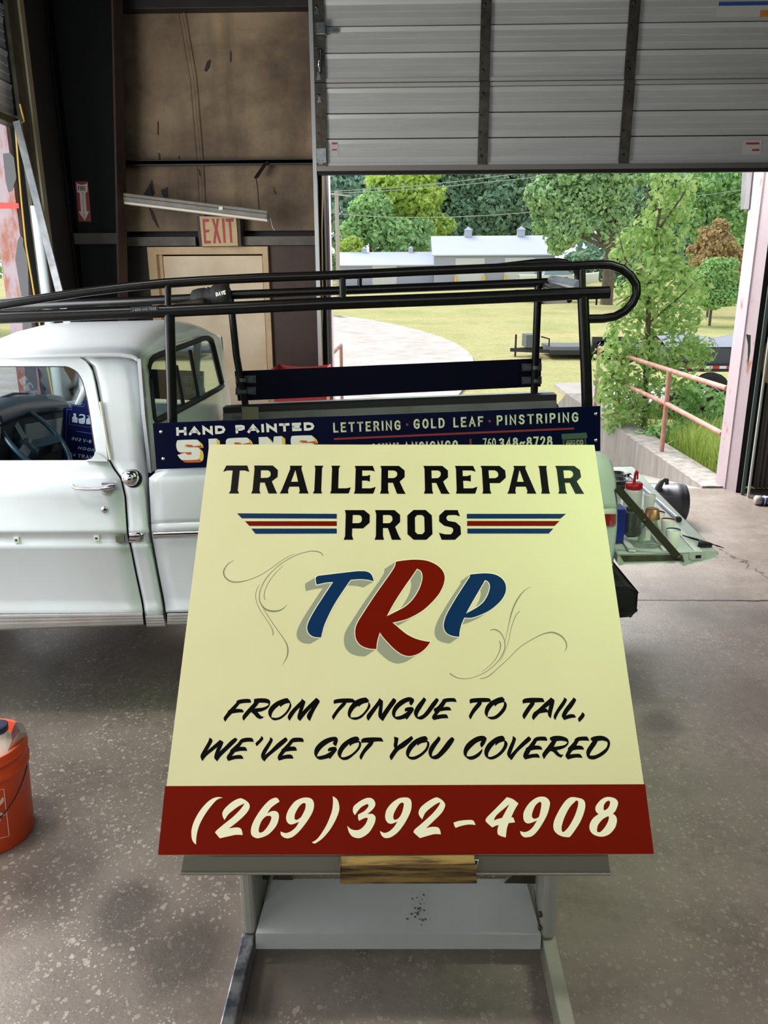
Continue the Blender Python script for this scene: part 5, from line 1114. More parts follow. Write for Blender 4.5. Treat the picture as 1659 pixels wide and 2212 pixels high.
# ladder rack
RK = MB(); RO = -.045
RN = lambda x, y: PS(x, y, RO)
RK.tube([RN(-330, 700), RN(-100, 690), RN(0, 686), RN(180, 679), RN(360, 672), RN(700, 656), RN(1000, 645), RN(1240, 634.5), RN(1314, 632)], .0235, 14)
rk = RK.build('ladder_rack', M['black_tube'], TR); lab(rk, 'black tubular ladder rack over cab and bed')
def rt(name, pts, r, n=12, caps=True, mat='black_tube'): return MB().tube(pts, r, n, caps).build(name, M[mat], rk)
loop = [RN(1240, 574.5), RN(1290, 572), RN(1318, 572.5), RN(1342, 580), RN(1362, 595), RN(1374, 614), RN(1375, 634), RN(1366, 655), RN(1350, 672), RN(1328, 684), RN(1300, 688.5), RN(1270, 689)]
rt('top_rail', [RN(-330, 690), RN(-60, 666), RN(0, 659), RN(90, 645), RN(186, 630.5), RN(280, 619), RN(359, 611), RN(440, 606), RN(560, 600), RN(707, 595), RN(905, 586), RN(1100, 578)] + loop, .0165)
for x, ya, yb in ((363, 612, 672), (740, 594, 652), (1258, 574, 634)): rt('upright', [RN(x - .5, ya), RN(x + .5, yb)], .0125)
rt('post', [RN(366, 672), RN(371, 850), RN(374, 1010)], .0205); rt('post', [RN(1259, 634), RN(1266, 800), RN(1271, 975)], .0215)
M['roller'] = mk('roller_alloy', (196, 204, 220), 0.3, 0.5, c2=(150, 158, 176), scale=30)
MB().lathe([(.016, 0), (.0225, 0), (.0225, .002)], RN(1315, 632), (1, 0, .05), 14).build('tube_end', M['black'], rk)
rt('pin', [RN(1289, 645), RN(1288, 659)], .0035); 
RF = lambda x, y: PF(x, y, .02)
rt('far_rail', [RF(-230, 678), RF(0, 663), RF(150, 656), RF(282, 651), RF(420, 644), RF(503, 637), RF(752, 627), RF(1000, 617.5), RF(1160, 611), RF(1225, 608)], .0235, 14)
rt('far_top_rail', [RF(-230, 668), RF(0, 652), RF(186, 632), RF(360, 616), RF(491, 607), RF(777, 595), RF(1032, 580), RF(1154, 566), RF(1205, 563.5), RF(1222, 566), RF(1238, 575), RF(1246, 588), RF(1247, 605), RF(1240, 622), RF(1225, 640), RF(1205, 649), RF(1170, 651)], .0150)
for x, ya, yb in ((491, 607, 640), (777, 596, 628), (1165, 566, 612)): rt('upright', [RF(x, ya), RF(x, yb)], .0125)
rt('post', [RF(497, 640), RF(511, 770), RF(531, 878)], .0200); rt('post', [RF(1163, 612), RF(1158, 740), RF(1153.5, 856)], .0205)
rt('roller_bar', [PS(1252, 618, RO - .08), PF(1192, 604, .14)], .022, 14, mat='roller')
rt('cross_bar', [PS(1252, 640, RO - .02), PF(1175, 617, .04)], .016)
rt('cross_bar', [PS(1230, 649, RO - .02), PF(1172, 653, .04)], .010)
rt('cross_bar', [RN(372, 666), PF(440, 648, .04)], .014, mat='galv')
# padded sleeve with a name on it
sl = MB(); s0 = PF(414, 646, .06); s1 = PF(498, 639, .06)
dd = s1 - s0
sl.tube([s0 + dd * t for t in (0, .06, .2, .36, .42, .46, .52, .58, .64, .8, .95, 1.0)], [.03, .046, .052, .054, .048, .056, .050, .060, .066, .068, .066, .045], 18)
sl.build('bar_pad', mk('black_pad', (20, 20, 20), 0.75, bump=.4, bscale=60), rk)
lt = MB(); PL_ = lambda p: PPl(p[0], p[1], TN, 4.33 - .06 - .070)
words(lt, 'DAVE', (467, 640.5), (487.5, 635.5), (466, 632), .22, PL_, gap=.22); lt.build('lettering', M['ivory'], rk)
lt = MB(); P3_ = lambda p: PS(p[0], p[1], RO + .0245)
tgb = MB(); tgb.fill([P3_(p) for p in ((282, 663), (340, 660), (341, 671), (281, 674))], vec=(0, .002, 0)); tgb.build('number_tag', mk('tag_dark', (38, 38, 40), 0.5), rk)
P3_ = lambda p: PS(p[0], p[1], RO + .026)
words(lt, '1-800-443-7668', (287, 673), (337, 669.5), (286.6, 666.5), .14, P3_, gap=.3); lt.build('lettering', mk('tag_text', (150, 150, 150), 0.5), rk)
# near signboard
SO = .022
sg = MB().fill([PS(*p, SO) for p in ((338, 1014), (1297, 974), (1297, 877), (330, 914.5))], vec=(0, .006, 0)).build('signboard', M['navy'], TR); lab(sg, 'navy signboard with hand-lettered trade words along the near bed side')
PQ = lambda o: (lambda p: PS(p[0], p[1], SO + o))
class Each:                               # every call starts a mesh of its own
    def __init__(s): s.all = []
    def new(s): s.all.append(MB()); return s.all[-1]
def sgl(name, mat, fn, o=.0008):
    e = Each(); fn(e, PQ(o))
    for m in e.all: m.build(name, mat, sg)
def f1(m, P):
    words(m.new(), 'HAND', (380.7, 941.3), (487.5, 936.8), (379.8, 923.3), .31, P, gap=.2, wide=1.15); words(m.new(), 'PAINTED', (508.7, 936.3), (679.8, 929.6), (507.6, 918.4), .31, P, gap=.2, wide=1.15)
sgl('lettering', M['ivory'], f1)
Z3 = (360, 890, 4.74)
SS = "105,300 130,288 290,283 320,290 335,310 345,340! 270,352! 260,338 200,335 185,345 188,358 210,362 310,362 335,378 345,420 340,460 320,485 280,490 170,492 140,480 110,440! 190,418! 195,430 220,437 250,435 255,420 245,412 150,412 115,400 98,350"
def sh(s, dx_, dy_): return ' '.join('%g,%g%s' % (float(a.rstrip('!').split(',')[0]) + dx_, float(a.rstrip('!').split(',')[1]) + dy_, '!' if a.endswith('!') else '') for a in s.split())
SIG = [SS, "428,275! 511,271! 516,482! 434,486!", "612,470 606,310 612,288 640,270 800,262 835,272 852,312! 765,330! 755,316 690,320 688,430 760,425! 760,400! 722,402! 720,362! 850,357! 856,470! 650,482", "942,258! 1030,254! 1090,328! 1098,251! 1180,247! 1190,468! 1112,472! 1024,350! 1030,476! 950,480!", sh(SS, 1172, -44)]
yel, ora = [], []
for gi, s in enumerate(SIG):
    l = path(s, Z3, True, 3); ar = sum(l[i][0] * l[(i + 1) % len(l)][1] - l[(i + 1) % len(l)][0] * l[i][1] for i in range(len(l)))
    for i in range(len(l)):
        a, b = l[i], l[(i + 1) % len(l)]; nx_, ny_ = (b[1] - a[1]), -(b[0] - a[0])
        if ar < 0: nx_, ny_ = -nx_, -ny_
        if nx_ * 7 + ny_ * 5.5 <= 0: continue
        (yel if nx_ > abs(ny_) * .9 else ora).append((gi, [a, b, (b[0] + 7, b[1] + 5.5), (a[0] + 7, a[1] + 5.5)]))
def shade_(e, P, qs):
    for k in range(5):
        m = e.new()
        for i, q in qs:
            if i == k: m.poly([P(p) for p in q])
sgl('letter_shade', M['orange_paint'], lambda m, P: shade_(m, P, ora), .0005)
sgl('letter_shade', M['yellow_paint'], lambda m, P: shade_(m, P, yel), .0006)
sgl('lettering', M['ivory'], lambda m, P: [glyphs(m.new(), P, Z3, [g]) for g in SIG], .0009)
def f2(m, P):
    words(m.new(), 'LETTERING', (720.6, 934.5), (865.6, 929), (719.7, 913.2), .17, P, gap=.34, serif=.25, wide=.8)
    words(m.new(), 'GOLD LEAF', (893.8, 926.9), (1044, 920.8), (893.2, 905.3), .17, P, gap=.34, serif=.25, wide=.8)
    words(m.new(), 'PINSTRIPING', (1073.5, 919), (1249.5, 911.5), (1073, 897.5), .17, P, gap=.34, serif=.25, wide=.8)
    words(m.new(), 'QUINLANSIGNCO', (801, 981), (989, 973), (801, 958.5), .17, P, gap=.34, serif=.25, wide=.8)
    words(m.new(), '760', (1043.7, 967), (1071, 966), (1043.4, 947), .12, P, gap=.2, wide=.8); words(m.new(), '348~8728', (1078.5, 969.5), (1193, 964.5), (1078, 946.5), .16, P, gap=.24, wide=.85)
sgl('lettering', M['gold'], f2)
def f3(m, P):
    stroke_ribbon(m.new(), [(721.4, 948.4), (1240, 925.6)], 4.2, P); stroke_ribbon(m.new(), [(1016.2, 948), (1016.6, 962)], 4, P)
    for c in ((879.6, 917), (1057.6, 909.8)): m.new().fill([P((c[0] + 3 * math.cos(a * .7854), c[1] + 3 * math.sin(a * .7854))) for a in range(8)])
sgl('stripe', M['red_line'], f3)
def f4(m, P): m.new().fill([P(p) for p in ((1213, 937.5), (1267, 934.5), (1269, 946), (1266, 946.5), (1266.5, 972), (1216, 974), (1215.5, 948.5), (1213.5, 948.5))])
sgl('emblem', mk('emblem_green', (62, 84, 78), 0.4), f4)
sgl('emblem', M['black'], lambda m, P: m.new().fill([P(p) for p in ((1218, 949), (1264, 946.5), (1264.5, 970), (1219, 972))]), .0012)
def f5(m, P):
    words(m.new(), 'SIGN', (1224, 967), (1243, 966), (1223, 956), .16, P, gap=.3); words(m.new(), 'CO', (1246, 962), (1260, 961), (1245, 950.5), .16, P, gap=.2)
    stroke_ribbon(m.new(), [(1224, 953), (1242, 952)], 1.4, P)
sgl('lettering', mk('emblem_text', (170, 160, 130), 0.5), f5, .0016)
for x, y in ((348, 933), (353, 991), (1287, 894), (1287, 951)):
    MB().lathe([(0, .006), (.004, .0055), (.007, .003), (.0075, 0)], PS(x, y, SO + .0005), (0, -1, 0), 12).build('bolt', M['chrome'], sg)
# far signboard, seen from behind, held by strap clamps
FO = .02
fs_ = MB().fill([PF(*p, -.012) for p in ((514, 866), (1168, 835), (1169.5, 774), (506.6, 802))], vec=(0, .006, 0)).build('signboard', M['navy_back'], TR); lab(fs_, 'plain navy back of the signboard on the far bed side')
for x0, x1, ys in ((509, 553, (820, 845)), (1127, 1170, (793.5, 822))):
    for y in ys:
        cl = MB(); pf_ = lambda a, b, o=.0: PF(a, b, -.012 + o)
        s = -.04 * (x1 - x0) / 44
        cl.fill([pf_(x0, y + 8), pf_(x1, y + 7), pf_(x1, y - 9), pf_(x0, y - 8)], vec=(0, -.003, 0))
        cl.beam(pf_(x0 + 4, y + 1, .03), pf_(x1 - 6, y, .03), .004, .022)
        pc = pf_((x0 + x1) / 2 + (-6 if x0 < 800 else 10), y, .03)
        cl.lathe([(.027, -.010), (.027, .010)], pc, (0, 0, 1), 14)
        cl.build('clamp', mk('clamp_grey', (92, 96, 98), 0.4, 0.7) if 'clamp_grey' not in bpy.data.materials else bpy.data.materials['clamp_grey'], fs_)
# show card in the cab
YK = 4.16
KC = (130, 860, 15.8)
kd = thing('show_card', PY(175, 1020, YK), 'dark blue show card with white numbers standing inside the truck cab', 'show card')
PK = lambda o: (lambda p: PY(p[0], p[1], YK - o))
MB().fill([PK(0)(p) for p in path("40,2800! 110,330! 230,320! 345,340! 370,210! 720,245! 800,90! 920,60! 1500,70! 1540,2800!", KC, False)], vec=(0, .004, 0)).build('card', mk('card_blue', (12, 20, 78), 0.35), kd)
ln = MB()
for pts, wd in (("160,2400 225,370 390,400 395,240 780,295 850,180", 1.0), ("330,540 310,890 560,930 1100,1010", .8), ("560,1125 1090,1215", 1.4)):
    stroke_ribbon(ln, [(KC[0] + float(a.split(',')[0]) / 15.8, KC[1] + float(a.split(',')[1]) / 15.8) for a in pts.split()], wd, PK(.001))
ln.build('border_line', mk('card_line', (92, 110, 170), 0.5), kd)
lt = MB(); glyphs(lt, PK(.0015), KC, ["440,545! 480,520 540,530! 540,640! 595,680! 585,845! 405,820! 410,650! 450,625! 475,600!", "640,600 680,550 780,555 845,600 850,780 820,870 720,875 640,840 625,700! 700,690! 790,670! 800,620 740,585 690,600!", "885,600! 1100,600! 1100,900! 885,885! 890,720! 1000,640!"])
w2 = lambda t, bl, br, tl: words(lt, t, *[(KC[0] + a / 15.8, KC[1] + b / 15.8) for a, b in (bl, br, tl)], .2, PK(.0015), gap=.25)
w2('302', (375, 1420), (690, 1480), (420, 1320)); w2('V-8', (770, 1500), (1050, 1540), (790, 1385)); w2('HOOKER', (590, 1740), (1450, 1880), (640, 1640)); w2('C4', (290, 1970), (510, 2000), (320, 1860)); w2('TRANS', (590, 2030), (1240, 2110), (610, 1905))
lt.build('lettering', mk('card_white', (206, 220, 236), 0.4), kd)
# ------------------------------------------------------------------ paint things set out on the tailgate
ZT = zt_ + .006
def TGP(x, y): return PZ(x, y, ZT)
M['paper'] = mk('waxed_paper', (222, 226, 210), 0.45)
def cup(x, y, r, h, label, inner):
    c = TGP(x, y); o = thing('paper_cup', c, label, 'cup', None)
    MB().lathe([(0, 0), (r * .74, 0), (r * .75, .002), (r, h), (r * .97, h), (r * .73, .006)], c, n=24).build('body', M['paper'], o)
    MB().lathe([(r * .965, h - .001), (r * .80, h * .30), (0, h * .30)], c, n=24).build('paint', mk('wet_paint', inner, 0.2), o)
cup(1401, 1099, .030, .072, 'empty pale paper cup on the tailgate next to the red-capped bottle', (196, 204, 190))
cup(1418, 1141, .032, .078, 'paper cup with red paint inside, beside the copper-topped glass flask', (150, 30, 34))
cup(1440, 1158, .031, .078, 'paper cup with dark red paint inside, next to the blue paint cup', (140, 26, 30))
cup(1451, 1180, .031, .076, 'paper cup with blue paint inside, nearest the tailgate edge', (24, 66, 120))
c = TGP(1364, 1108); o = thing('squeeze_bottle', c, 'clear squeeze bottle with red cap and bent red spout on the tailgate', 'bottle')
MB().lathe([(0, 0), (.040, 0), (.043, .006), (.043, .115), (.038, .125), (0, .125)], c, n=28).build('body', mk('milky_plastic', (214, 214, 206), 0.25, c2=(196, 190, 182), scale=10), o)
MB().lathe([(0, .124), (.040, .124), (.041, .127), (.041, .148), (.037, .153), (0, .154)], c, n=28).build('cap', mk('cap_red', (176, 24, 32), 0.35), o)
MB().tube([c + Vector((.0, 0, .15)), c + Vector((.002, 0, .20)), c + Vector((.006, 0, .212)), c + Vector((.012, 0, .206)), c + Vector((.014, 0, .17))], [.007, .006, .006, .005, .004], 8).build('spout', bpy.data.materials['cap_red'], o)
c = TGP(1359, 1150); o = thing('metal_can', c, 'dull silver metal can standing on the tailgate behind the support arm', 'can')
MB().lathe([(0, 0), (.052, 0), (.054, .003), (.052, .008), (.052, .100), (.054, .104), (.052, .107), (0, .104)], c, n=28).build('body', mk('tin_metal', (128, 128, 124), 0.32, 0.8, c2=(92, 92, 88), scale=14), o)
MB().lathe([(.020, .105), (.022, .116), (.018, .12), (0, .12)], c, n=20).build('cap', M['galv'], o)
c = TGP(1336, 1172); o = tag(MB().box(c.x - .035, c.x + .022, c.y, c.y + .09, ZT, ZT + .15).build('blue_box', mk('box_blue', (24, 44, 138), 0.4), bevel=.003), 'bright blue box standing against the bed corner on the tailgate', 'box')
c = TGP(1345, 1092); pp = MB(); pp.fill([TGP(1331, 1080) + Vector((0, 0, .06)), TGP(1352, 1100) + Vector((0, 0, .06)), TGP(1346, 1104) + Vector((0, 0, .06)), TGP(1326, 1088) + Vector((0, 0, .06))], vec=(0, 0, .004))
pp.box(c.x - .05, c.x - .01, c.y + .0, c.y + .06, ZT, ZT + .058)
tag(pp.build('paper_stack', M['ivory']), 'white folded paper on the tailgate above the silver can', 'paper')
c = TGP(1402, 1176); o = thing('glass_flask', c, 'clear glass flask with a copper cup upturned on its neck', 'flask')
MB().lathe([(0, .002), (.046, 0), (.050, .006), (.050, .02), (.036, .075), (.024, .10), (.022, .125), (.020, .125), (.022, .10), (.034, .073), (.047, .02), (.044, .006), (0, .005)], c, n=28).build('body', M['bottle_glass'], o)
MB().lathe([(.034, .118), (.026, .160), (.022, .162), (0, .162)], c, n=24).build('copper_cup', mk('copper', (170, 124, 90), 0.42, 0.7), o)
lb_ = MB(); lb_.obox(c + Vector((-.022, -.042, .055)), (.010, 0, 0), (0, .001, .0), (0, .003, .022)); lb_.build('paper_label', M['ivory'], o)
c = TGP(1388, 1135); o = thing('glass_jar', c, 'small clear glass jar behind the support arm beside the can', 'jar')
MB().lathe([(0, .002), (.032, 0), (.036, .006), (.036, .05), (.030, .062), (.030, .07), (.027, .07), (.027, .06), (.033, .048), (.033, .006), (0, .005)], c, n=24).build('body', M['bottle_glass'], o)
c = TGP(1351, 1062); o = thing('black_tin', c, 'open black tin on the far part of the tailgate', 'tin')
MB().lathe([(0, 0), (.055, 0), (.058, .004), (.058, .04), (.060, .042), (.055, .042), (.053, .006), (0, .005)], c, n=28).build('body', M['black'], o)
for i, (x, y) in enumerate(((1336, 1043), (1333, 1030))):
    c = TGP(x, y); o = thing('silver_tin', c, ('shallow silver tin nearest the black tin on the tailgate', 'shallow silver tin farthest along the tailgate, at the bed end')[i], 'tin', None)
    MB().lathe([(0, 0), (.050, 0), (.052, .003), (.052, .022), (.055, .024), (.050, .024), (.048, .005), (0, .004)], c, n=26).build('body', M['steel'], o)
s0 = TGP(1359, 1030); s1 = TGP(1466, 1126); s0.z += .010; s1.z += .010
ms = thing('mahl_stick', (s0 + s1) / 2, 'long pale mahl stick with black tips lying along the open tailgate', 'stick')
d = s1 - s0; MB().tube([s0 + d * .03, s1 - d * .03], .009, 10).build('shaft', mk('pale_alloy', (200, 206, 222), 0.3, 0.5), ms)
for e in (s0, s1):
    k = MB(); k.lathe([(0, -.02), (.008, -.018), (.013, -.006), (.013, .006), (.008, .018), (0, .02)], e, d, 12); k.build('tip', M['black'], ms)
def brush(x0, y0, x1, y1, label, r, col_, fer):
    a = TGP(x0, y0); b = TGP(x1, y1); a.z += .010; b.z += .012; d = b - a
    o = thing('paint_brush', (a + b) / 2, label, 'brush')
    MB().tube([a, a + d * .3, a + d * .55], [r * .5, r, r * .8], 8).build('handle', mk('brush_handle', col_, 0.3), o)
    MB().tube([a + d * .55, a + d * .74], [r * .8, r * .9], 8).build('ferrule', mk('ferrule', fer, 0.25, 0.8), o)
    MB().tube([a + d * .74, a + d * .86, b], [r * .9, r * .8, .0008], 8).build('bristles', M['black'], o)
brush(1474, 1161, 1540, 1183, 'black-handled lettering brush lying flat near the tailgate corner', .005, (24, 22, 22), (150, 150, 150))
brush(1496, 1166, 1564, 1190, 'second slim lettering brush poking out past the tailgate corner', .0035, (60, 56, 52), (190, 190, 190))
c = TGP(1520, 1181); cl = MB(); cl.fill([c + Vector((-.03, -.012, .001)), c + Vector((.03, -.012, .001)), c + Vector((.02, .012, .001)), c + Vector((-.02, .012, .001))], vec=(0, 0, .018)); cl.tube([c + Vector((0, -.02, .018)), c + Vector((.02, -.035, .016)), c + Vector((-.02, -.035, .016)), c + Vector((0, -.02, .018))], .0015, 5)
tag(cl.build('binder_clip', M['black']), 'small black binder clip pinching the brushes on the tailgate corner', 'clip')

# ------------------------------------------------------------------ things on the floor
c = PZ(1484, 1136, 0); rr = .155; yv = c.y + .10
dr = thing('drum', (c.x - .3, yv, 0), 'dark grey plastic drum lying on its side behind the open tailgate', 'drum')
MB().lathe([(0, -.62), (rr - .03, -.62), (rr, -.59), (rr, -.10), (rr + .004, -.095), (rr + .004, -.06), (rr, -.055), (rr, -.035), (rr - .008, -.012), (rr - .035, 0), (0, 0)], (c.x + .01, yv, rr + .005), (1, -.10, 0), 40).build('body', M['dark_grey'], dr)
hp = [PY(1420, 1064, yv - .05), PY(1423, 1052, yv - .05), PY(1429, 1041, yv - .05), PY(1435, 1036, yv - .05), PY(1440, 1037, yv - .05), PY(1441, 1046, yv - .05)]
MB().tube(hp, [.032, .026, .020, .018, .018, .014], 12).build('carry_handle', M['dark_grey'], dr)
c = PZ(1632, 1092, 0); rr = .040; yv = c.y + .03
tb = thing('paint_roller', (c.x + .15, yv, 0), 'blue cylinder with a grey end lying at the foot of the right wall', 'roller')
MB().lathe([(0, 0), (rr * .8, 0), (rr, .008), (rr, .05), (0, .05)], (c.x, yv, rr + .002), (1, -.12, 0), 24).build('end_cap', mk('cap_greybeige', (176, 168, 164), 0.5), tb)
MB().lathe([(0, .051), (rr * 1.02, .051), (rr * 1.02, .30), (0, .30)], (c.x, yv, rr + .002), (1, -.12, 0), 24).build('body', mk('deep_blue', (22, 28, 92), 0.35), tb)
MB().lathe([(rr * 1.03, .07), (rr * 1.04, .072), (rr * 1.04, .078), (rr * 1.03, .08)], (c.x, yv, rr + .002), (1, -.12, 0), 24).build('white_ring', M['ivory'], tb)
MB().tube([(c.x + .09, yv - .058, .03), (c.x + .36, yv - .10, .012)], .009, 8).build('handle_rod', M['ivory'], tb)
# ribbed sheets stood on end right of the doorway
q0 = PZ(1615, 1054, 0); yv = pr[2].y + .13
m = MB(); m.smooth = False; row0 = []; row1 = []
nseg = 22; xw = PY(1652, 1054, yv).x - q0.x
for i in range(nseg * 2 + 1):
    x = q0.x + .03 + (xw) * i / (nseg * .62); o = (0, .035)[(i // 2) % 2]
    row0.append(Vector((x, yv - o, .015))); row1.append(Vector((x, yv - o, 2.5)))
m.grid([row0, row1], False); tag(m.build('ribbed_sheet', mk('brown_grey_sheet', (116, 104, 96), 0.5, c2=(98, 98, 92), scale=2), solid=.004), 'grey-brown ribbed metal sheet standing on end right of the rear doorway', 'metal sheet')
hz_ = yv - .058; pts = [PY(1657, 742, hz_), PY(1650, 765, hz_), PY(1647, 790, hz_), PY(1650, 815, hz_), PY(1657, 827, hz_), PY(1672, 820, hz_), PY(1680, 780, hz_), PY(1672, 742, hz_)]
m = MB(); m.fill(pts, vec=(0, .02, 0)); m.tube([PY(1664, 748, hz_ + .01), PY(1662, 690, hz_ + .01), PY(1661, 680, hz_ + .01)], .008, 6)
tag(m.build('hanging_paddle', mk('golden_wood', (206, 160, 78), 0.5), bevel=.004), 'golden wooden paddle hanging at the right edge by the ribbed sheet', 'paddle')
# red tub by the wall
zt1 = PY(640, 800, 6.35).z; xl = PY(588, 800, 6.35).x; xr = PY(704, 800, 6.35).x
tbm = MB(); N_ = 18; rim = []; bot = []
for i in range(N_ + 1):
    t = i / N_; x = xl + (xr - xl) * t; rim.append(Vector((x, 6.33, zt1 + .020 * abs(2 * t - 1) ** 2 - .004))); bot.append(Vector((xl + .06 + (xr - xl - .12) * t, 6.38, .03)))
back = [p + Vector((0, .36, 0)) for p in rim]; bb_ = [p + Vector((0, .26, 0)) for p in bot]
tbm.grid([bb_, back, ], False); tbm.grid([bot, rim], False); tbm.grid([bot, bb_], False); tbm.grid([[bot[0], bb_[0]], [rim[0], back[0]]], False); tbm.grid([[bot[-1], bb_[-1]], [rim[-1], back[-1]]], False)
tag(tbm.build('red_tub', mk('red_plastic', (176, 42, 44), 0.4), solid=.012), 'tall red tub standing by the rear wall between exit door and doorway', 'tub')
# ------------------------------------------------------------------ outdoors: ground
def base(Y): return interp([(6, -.12), (12.5, -.95), (20, -.85), (30, -.55), (45, -.12), (60, .5), (80, 1.25), (100, 2.0), (140, 3.4), (220, 5.0)], Y)
def side(Y): return interp([(6, -.12), (7, -.12), (11, -.20), (15, -.55), (22, -.80), (30, -.55)], Y)
RX0, RX1 = PZ(712, 800, -.1).x, 3.3
wt0 = PZ(1501, 1042, 0.0); wt1 = PZ(1297, 902, 0.0)
WXn = wt0.x; WYn = 7.12
def wallx(Y): return wt0.x + (wt1.x - wt0.x) * (Y - wt0.y) / (wt1.y - wt0.y)
def T(X, Y):
    if Y <= 7: return -.14
    if Y > 24: return base(Y)
    b, s = base(Y), side(Y)
    if Y > 13.5:
        k = min(1, (Y - 13.5) / 10.0); s = s * (1 - k) + base(Y) * k
    L0, L1 = -.75, wallx(Y) + .15
    if X < L0: k = min(1, (L0 - X) / .25)
    elif X > L1: k = min(1, (X - L1) / .15)
    else: k = 0
    return b * (1 - k) + s * k
def PG(x, y, f=T, dz=0):
    d = ray(x, y); t = 7.0
    while t < 400:
        p = CP + d * t
        if p.z < f(p.x, p.y) + dz: return p
        t += .05 if t < 40 else .2
    return p
def grass_mat():
    m = bpy.data.materials.new('mown_grass'); m.use_nodes = True; nt = m.node_tree; N = nt.nodes; L = nt.links; b = N['Principled BSDF']; b.inputs['Roughness'].default_value = .9; b.inputs['Specular IOR Level'].default_value = .1
    tc = N.new('ShaderNodeTexCoord')
    def nz(s, st=(1, 1, 1), d=5):
        mp = N.new('ShaderNodeMapping'); mp.inputs['Scale'].default_value = st; L.new(tc.outputs['Object'], mp.inputs[0])
        n = N.new('ShaderNodeTexNoise'); n.inputs['Scale'].default_value = s; n.inputs['Detail'].default_value = d; n.inputs['Roughness'].default_value = .65; L.new(mp.outputs[0], n.inputs['Vector']); return n.outputs['Fac']
    def rp(f, p0, p1, a, c):
        r = N.new('ShaderNodeValToRGB'); r.color_ramp.elements[0].position = p0; r.color_ramp.elements[1].position = p1; r.color_ramp.elements[0].color = a; r.color_ramp.elements[1].color = c; L.new(f, r.inputs[0]); return r.outputs[0]
    def mx(f, a, c):
        n = N.new('ShaderNodeMix'); n.data_type = 'RGBA'; L.new(f, n.inputs[0]); L.new(a, n.inputs[6]); L.new(c, n.inputs[7]); return n.outputs[2]
    g = rp(nz(.35, (1, .5, 1)), .35, .65, lin((168, 174, 112)), lin((198, 194, 138)))
    dry = rp(nz(1.6), .3, .7, lin((212, 198, 154)), lin((188, 182, 122)))
    f = rp(nz(.12, (.35, 1.5, 1), 4), .42, .60, (0, 0, 0, 1), (1, 1, 1, 1))
    fine = rp(nz(9), .25, .75, (.62, .62, .62, 1), (1.1, 1.1, 1.1, 1))
    col_ = mx(f, g, dry); mu = N.new('ShaderNodeMix'); mu.data_type = 'RGBA'; mu.blend_type = 'MULTIPLY'; mu.inputs[0].default_value = 1; L.new(col_, mu.inputs[6]); L.new(fine, mu.inputs[7]); L.new(mu.outputs[2], b.inputs['Base Color'])
    return m
ys = [-14, -6, 0, 3, 6, 7, 7.1, 7.6, 8.4, 9.2, 10, 10.8, 11.6, 12.5, 13.5, 14.5, 16, 18, 20, 22, 24, 27, 30, 35, 40, 45, 50, 60, 70, 80, 90, 100, 120, 140, 180, 220]
xs = [-120, -80, -50, -30, -20, -12, -8, -5.5, -4, -2.7, -1.6, -1.1, -1.0, -.76, -.6, 0, 1, 2, 3.0, 3.3, 3.46, 3.62, 3.75, 4.2, 5, 6, 8, 10, 14, 20, 30, 45, 60, 80, 120]
gm = MB().grid([[Vector((x, y, T(x, y) if not (-2.6 < x < XR + .1 and y < 7.0) else -.4)) for x in xs] for y in ys])
struct(gm.build('ground_lawn', grass_mat(), loc=(0, 20, 0)))
M['ramp'] = mk('ramp_concrete', (170, 162, 154), 0.8, c2=(150, 141, 132), scale=2, bump=.2, bscale=40)
rm = MB(); yy = [7.08, 7.4, 8, 9, 10, 11, 12, 13, 14.5]
rm.grid([[Vector((x if x < 3 else wallx(y) + .02, y, interp([(7.08, -.004), (12.5, -.93), (14.5, -.90)], y))) for x in (-.78, 1, 2.2, 3.2)] for y in yy]); struct(rm.build('floor_ramp', M['ramp'], loc=(1, 9, 0)))
M['gravel'] = mk('pale_gravel', (212, 203, 198), 0.9, c2=(182, 170, 164), scale=1.2, bump=.4, bscale=25)
gv = MB()
edge = [(716, 684), (745, 685), (790, 692), (850, 702), (905, 716), (950, 730), (985, 745), (1008, 760), (1022, 776), (1026, 800), (1015, 830), (990, 860), (960, 890)]
rws = []
for x, y in edge:
    p = PG(x, y); r = []
    for i in range(13):
        xx = p.x + (-16 - p.x) * (i / 12) ** 1.3; r.append(Vector((xx, p.y + .3 * math.sin(i * 2.3 + p.y), max(T(xx, p.y), T(xx, p.y + .5)) + .05)))
    rws.append(r)
rws.append([Vector((p.x, 13.2, T(0, 13.2) + .03)) for p in rws[-1]])
struct(gv.grid(rws).build('road_gravel', M['gravel']))
pd = [PG(x, y) for x, y in ((1196, 836), (1300, 832), (1420, 838), (1560, 850), (1560, 900), (1330, 905), (1268, 895), (1240, 872))]
pm = MB(); pm.fill([p + Vector((0, 0, .10)) for p in pd], vec=(0, 0, -.3)); struct(pm.build('floor_pad', mk('pale_pad', (196, 188, 182), 0.85, c2=(178, 168, 162), scale=1)))
lp = [PG(x, y) for x, y in ((1440, 990), (1560, 985), (1640, 985), (1640, 1010), (1560, 1015))]

